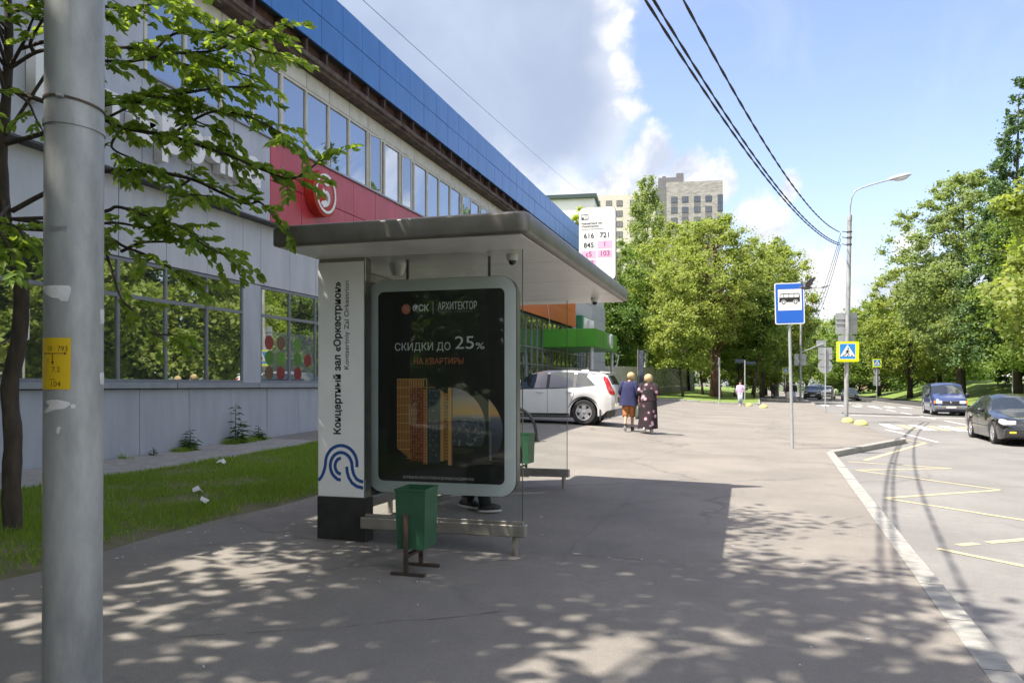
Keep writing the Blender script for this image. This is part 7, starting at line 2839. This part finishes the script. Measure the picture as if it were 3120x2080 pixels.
def person(label, loc, rz, h, pose, skin, hair_m, hair, group=None):
    """pose: joints in metres for a body 1.70 tall, facing +Y; returns the root and the scaled joints"""
    sc = h / 1.70
    J = dict(pelvis=(0, 0, .93), belly=(0, .015, 1.08), chest=(0, .0, 1.27), neck=(0, .01, 1.44), jaw=(0, .035, 1.515), crown=(0, .03, 1.625),
             hipL=(-.085, 0, .88), hipR=(.085, 0, .88), kneeL=(-.09, .02, .49), kneeR=(.09, .02, .49), ankL=(-.09, 0, .09), ankR=(.09, 0, .09), toeL=(-.10, .14, .035), toeR=(.10, .14, .035),
             shL=(-.165, 0, 1.385), shR=(.165, 0, 1.385), elL=(-.215, -.02, 1.10), elR=(.215, -.02, 1.10), wrL=(-.22, .06, .86), wrR=(.22, .06, .86))
    J.update(pose)
    J = {k: Vector(v) * sc for k, v in J.items()}
    names = list(J)
    E = [('pelvis', 'belly'), ('belly', 'chest'), ('chest', 'neck'), ('neck', 'jaw'), ('jaw', 'crown'), ('pelvis', 'hipL'), ('hipL', 'kneeL'), ('kneeL', 'ankL'), ('ankL', 'toeL'), ('pelvis', 'hipR'), ('hipR', 'kneeR'),
         ('kneeR', 'ankR'), ('ankR', 'toeR'), ('chest', 'shL'), ('shL', 'elL'), ('elL', 'wrL'), ('chest', 'shR'), ('shR', 'elR'), ('elR', 'wrR')]
    rad = dict(pelvis=.125, belly=.115, chest=.125, neck=.052, jaw=.076, crown=.078, hip=.085, knee=.055, ank=.040, toe=.032, sh=.060, el=.042, wr=.030)
    rr_ = [rad.get(n, rad.get(n[:-1], .05)) * sc for n in names]
    me = skin_mesh('body', [tuple(J[n]) for n in names], [(names.index(a), names.index(b)) for a, b in E], rr_, skin, names.index('pelvis'))
    root = empty('person', (0, 0, 0), label=label, cat='person', group=group)
    g = G()
    n0 = len(me.vertices)
    for s, k in ((-1, 'L'), (1, 'R')):
        hand_pts(g, J['wr' + k], J['wr' + k] - J['el' + k], s, sc)
    hd = (J['jaw'] + J['crown']) / 2
    g.ell(hd + Vector((0, .085, -.012)) * sc, (.012 * sc, .020 * sc, .022 * sc), 8, 6)          # nose
    for s in (-1, 1):
        g.ell(hd + Vector((s * .078, .0, -.01)) * sc, (.012 * sc, .02 * sc, .03 * sc), 8, 6)     # ears
    vv = [v.co[:] for v in me.vertices] + g.v
    ff = [tuple(p.vertices) for p in me.polygons] + [tuple(n0 + i for i in f) for f in g.f]
    mb = bpy.data.meshes.new('body')
    mb.from_pydata(vv, [], ff)
    mb.materials.append(skin)
    mb.polygons.foreach_set('use_smooth', [True] * len(mb.polygons))
    mb.update()
    bpy.data.meshes.remove(me)
    o = bpy.data.objects.new('body', mb)
    link(o, root)
    eyes = G()
    for s in (-1, 1):
        eyes.ell(hd + Vector((s * .03, .070, .012)) * sc, (.012 * sc, .008 * sc, .007 * sc), 8, 5)
    eyes.ell(hd + Vector((0, .076, -.055)) * sc, (.022 * sc, .006 * sc, .006 * sc), 8, 5)
    eyes.build('face_features', M_DARKHAIR, root, smooth='all')
    if hair:
        hg = G()
        n, k = 22, 14
        vs, fs = [], []
        rq = random.Random(3)
        for i in range(k + 1):
            ph = PI * .80 * i / k
            for j in range(n):
                a = 2 * PI * j / n
                front = math.sin(a)                       # +1 at the face
                cut = 1.0
                if front > .35 and ph > 1.15:
                    cut = .72
                b = 1 + .07 * math.sin(7 * a + 5 * ph) + rq.uniform(-.03, .03)
                zz_ = math.cos(ph) * hair[1]
                if front > .2:
                    zz_ = max(zz_, hair[1] * .18)
                vs.append(hd + Vector((hair[0] * b * cut * math.sin(ph) * math.cos(a), -.012 + hair[0] * 1.08 * b * cut * math.sin(ph) * math.sin(a), .022 + zz_)) * sc)
        for i in range(k):
            for j in range(n):
                fs.append((i * n + j, (i + 1) * n + j, (i + 1) * n + (j + 1) % n, i * n + (j + 1) % n))
        hg.add(vs, fs).build('hair', hair_m, root, smooth='all')
    return root, J, sc


def limb_cloth(name, root, m, pts, radii, sides=12):
    g = G()
    g.tube(pts, radii, sides)
    return g.build(name, m, root, smooth='all')


def shoes(root, J, sc, up, sole):
    for k in 'LR':
        a, t = J['ank' + k], J['toe' + k]
        d = (t - a)
        d.z = 0
        d.normalize()
        u = Vector((0, 0, 1))
        pitch = clamp((a.z / sc - .09) / .12, -.2, 1)
        dd = (d - u * pitch * .9).normalized()
        uu = (u + d * pitch * .9).normalized()
        sd = dd.cross(uu)
        Mq = Matrix((sd, dd, uu)).transposed()
        c = a + dd * .045 * sc - uu * .030 * sc
        g = G()
        g.ell(c, (.047 * sc, .135 * sc, .050 * sc), 14, 8, Mq)
        g.ell(a - dd * .01 * sc + uu * .02 * sc, (.046 * sc, .052 * sc, .05 * sc), 12, 6, Mq)
        o = g.build('shoe', up, root, smooth='all')
        G().ell(c - uu * .036 * sc, (.050 * sc, .142 * sc, .022 * sc), 14, 6, Mq).build('sole', sole, o, smooth='all')


# the two women walking away
w1, J, sc = person('blonde woman in a navy jacket and rust trousers rolled at the knee, walking away', None, 0, 1.68,
                   dict(kneeL=(-.09, .03, .49), ankL=(-.085, -.20, .17), toeL=(-.09, -.10, .06), kneeR=(.09, .08, .49), ankR=(.085, .10, .085), toeR=(.10, .25, .035),
                        neck=(.03, .02, 1.43), jaw=(.055, .05, 1.50), crown=(.065, .045, 1.605), elL=(-.25, .02, 1.12), wrL=(-.19, .16, .95), elR=(.23, -.02, 1.12), wrR=(.22, .05, .88)), M_SKIN, M_BLONDE, (.114, .118))
jk = loft([(0.03 * sc, .01, 1.435 * sc, .06, .06), (0.01, 0, 1.41 * sc, .13, .085), (0, 0, 1.36 * sc, .205, .115), (0, 0, 1.22 * sc, .215, .135), (0, .0, 1.08 * sc, .215, .140), (0, 0, .95 * sc, .235, .155), (0, 0, .82 * sc, .255, .165), (0.005, -.01, .74 * sc, .26, .165)], 26, .07, 6, 1.0)
jk.build('jacket', M_NAVYCLOTH, w1, smooth='all')
for k in 'LR':
    limb_cloth('sleeve', w1, M_NAVYCLOTH, [J['sh' + k] * .8 + J['neck'] * .2 + Vector((0, 0, -.005)), J['sh' + k] + Vector((0, 0, -.01)), J['el' + k], J['wr' + k] * .9 + J['el' + k] * .1], [.075, .088, .068, .052])
    limb_cloth('trouser_leg', w1, M_RUSTCLOTH, [J['hip' + k] + Vector((0, 0, .02)), J['hip' + k].lerp(J['knee' + k], .5), J['knee' + k], J['knee' + k].lerp(J['ank' + k], .18)], [.115, .105, .088, .086])
shoes(w1, J, sc, M_SHOE_D, M_SHOE_W)
place(w1, (-3.22, 22.5, z_pave(-3.2, 22.5)), R(2))
w2, J, sc = person('blonde woman in a long dark floral dress, walking away on the right of the pair', None, 0, 1.64,
                   dict(kneeL=(-.08, -.02, .49), ankL=(-.08, -.16, .16), toeL=(-.08, -.06, .05), kneeR=(.08, .04, .49), ankR=(.08, .06, .085), toeR=(.09, .20, .035),
                        jaw=(0, .045, 1.505), crown=(0, .04, 1.615), elL=(-.255, -.03, 1.12), wrL=(-.27, .05, .88), elR=(.26, -.04, 1.12), wrR=(.20, .12, .96)), M_SKIN2, M_BLONDE, (.122, .132))
bl = loft([(0, .01, 1.45 * sc, .065, .06), (0, 0, 1.415 * sc, .14, .09), (0, 0, 1.36 * sc, .215, .125), (0, 0, 1.22 * sc, .225, .15), (0, 0, 1.05 * sc, .225, .155), (0, 0, .98 * sc, .245, .165), (0, 0, .94 * sc, .25, .165)], 26, .04, 6, .4)
bl.build('blouse', M_FLORAL, w2, smooth='all')
dr = loft([(0, 0, 1.00 * sc, .205, .145), (0, 0, .88 * sc, .235, .16), (0, 0, .70 * sc, .24, .165), (.0, -.01, .50 * sc, .245, .18), (-.01, -.02, .30 * sc, .255, .20), (-.015, -.02, .14 * sc, .265, .215)], 30, .11, 5, 2.0)
dr.build('skirt', M_FLORAL, w2, smooth='all')
for k in 'LR':
    limb_cloth('sleeve', w2, M_FLORAL, [J['sh' + k] * .8 + J['neck'] * .2 + Vector((0, 0, -.005)), J['sh' + k], J['sh' + k].lerp(J['el' + k], .55), J['el' + k] * .85 + J['wr' + k] * .15], [.078, .092, .097, .100])
shoes(w2, J, sc, M_SHOE_W, M_SHOE_W)
place(w2, (-2.66, 22.35, z_pave(-2.7, 22.3)), R(-3))
zb = z_pave(-2.9, 22.5)
bg = empty('handbag', (-2.95, 22.42, zb + .3), label='dark green carrier bag hanging from the hand of the woman in the floral dress', cat='bag')
loft([(-2.95, 22.42, zb + .78, .02, .03), (-2.95, 22.42, zb + .66, .055, .10), (-2.95, 22.42, zb + .50, .075, .13), (-2.95, 22.42, zb + .38, .07, .12)], 16, .06, 4, 0, True).build('body', mat('bag_green', (.05, .065, .05), (.10, .12, .10), 9, .5), bg, world=IDW, smooth='all')
G().tube([(-2.95, 22.38, zb + .76), (-2.94, 22.40, zb + .86), (-2.95, 22.46, zb + .76)], .008, 5).build('handle', M_TRIM, bg, world=IDW)
b2_ = empty('handbag', (-3.50, 22.6, zb + .8), label='black handbag held under the left arm of the woman in navy', cat='bag')
G().bbox(-3.545, -3.415, 22.50, 22.78, zb + .82, zb + 1.02, .03).build('body', M_SHOE_D, b2_, world=IDW)
G().tube([(-3.48, 22.54, zb + 1.02), (-3.47, 22.6, zb + 1.12), (-3.47, 22.68, zb + 1.12), (-3.48, 22.74, zb + 1.02)], .008, 5).build('handle', M_SHOE_D, b2_, world=IDW)

# the girl in lilac coming towards us
w3, J, sc = person('young woman in lilac jumper and pale jeans walking towards us across the plaza', None, 0, 1.64,
                   dict(kneeL=(-.08, .06, .49), ankL=(-.06, -.10, .13), toeL=(-.07, .02, .05), kneeR=(.07, .06, .49), ankR=(.03, .10, .085), toeR=(.03, .25, .035), elR=(.24, -.05, 1.12), wrR=(.25, .02, .88), elL=(-.22, -.05, 1.12), wrL=(-.17, .08, .94)), M_SKIN2, M_DARKHAIR, (.094, .098))
loft([(0, .01, 1.45 * sc, .065, .06), (0, 0, 1.415 * sc, .13, .085), (0, 0, 1.36 * sc, .20, .115), (0, 0, 1.2 * sc, .205, .13), (0, 0, 1.05 * sc, .20, .13), (0, 0, .94 * sc, .185, .125)], 22, .03, 6).build('jumper', M_LILAC, w3, smooth='all')
loft([(0, 0, 1.0 * sc, .155, .115), (0, 0, .92 * sc, .175, .125), (0, 0, .84 * sc, .17, .12)], 18).build('waistband', M_DENIM, w3, smooth='all')
for k in 'LR':
    limb_cloth('sleeve', w3, M_LILAC, [J['sh' + k], J['el' + k], J['wr' + k]], [.075, .078, .07])
    limb_cloth('trouser_leg', w3, M_DENIM, [J['hip' + k] + Vector((0, 0, .03)), J['knee' + k], J['ank' + k] * .75 + J['knee' + k] * .25], [.105, .085, .072])
shoes(w3, J, sc, M_SHOE_W, M_SHOE_W)
place(w3, (-.5, 55.0, z_pave(-.5, 55)), R(180 - 5))


def walker(label, loc, rz, h, top, bottom, hair=M_DARKHAIR, skirt=False, shoe=M_SHOE_D, phase=1, skin=M_SKIN):
    w, J, sc = person(label, None, 0, h, dict(kneeL=(-.09, .05 * phase, .49), ankL=(-.09, -.16 * phase, .11), toeL=(-.09, -.02 * phase, .04), kneeR=(.09, .04, .49), ankR=(.09, .14 * phase, .085), toeR=(.09, .29 * phase, .035)), skin, hair, (.092, .094))
    loft([(0, .01, 1.45 * sc, .065, .06), (0, 0, 1.415 * sc, .14, .09), (0, 0, 1.36 * sc, .215, .12), (0, 0, 1.2 * sc, .215, .135), (0, 0, 1.05 * sc, .205, .135), (0, 0, .88 * sc, .21, .14)], 20, .03, 6).build('jacket', top, w, smooth='all')
    for k in 'LR':
        limb_cloth('sleeve', w, top, [J['sh' + k], J['el' + k], J['wr' + k]], [.075, .066, .05])
        if not skirt:
            limb_cloth('trouser_leg', w, bottom, [J['hip' + k] + Vector((0, 0, .04)), J['knee' + k], J['ank' + k]], [.115, .085, .07])
    if skirt:
        loft([(0, 0, .96 * sc, .17, .125), (0, 0, .8 * sc, .23, .17), (0, 0, .55 * sc, .25, .2), (0, 0, .30 * sc, .26, .22)], 22, .06, 5).build('skirt', bottom, w, smooth='all')
    shoes(w, J, sc, shoe, M_SHOE_W)
    place(w, loc, R(rz))
    return w


walker('person all in black walking on the shaded footpath', (2.4, 85.5, z_pave(2.4, 85.5)), 178, 1.78, M_DARKCLOTH, M_DARKCLOTH)
walker('person in a black top and long cream skirt on the shaded footpath', (3.35, 73.0, z_pave(3.35, 73)), 5, 1.68, M_DARKCLOTH, M_CREAMCLOTH, skirt=True, shoe=M_SHOE_W)
walker('person in dark clothes just beside the one in the cream skirt', (3.95, 76.5, z_pave(3.95, 76.5)), 4, 1.76, M_DARKCLOTH, M_DENIM, phase=-1)
walker('person in a pale jacket crossing the road before the distant cars', (8.75, 93.0, z_road(8.75, 93)), 92, 1.75, M_TAN, M_CREAMCLOTH, phase=1)
# someone waiting in the shelter, behind the lightbox
walker('person waiting inside the shelter, only dark trousers and trainers visible under the lightbox', (-3.02, 8.78, z_pave(-3.0, 8.8)), -75, 1.74, M_DARKCLOTH, M_DARKCLOTH, phase=.75)
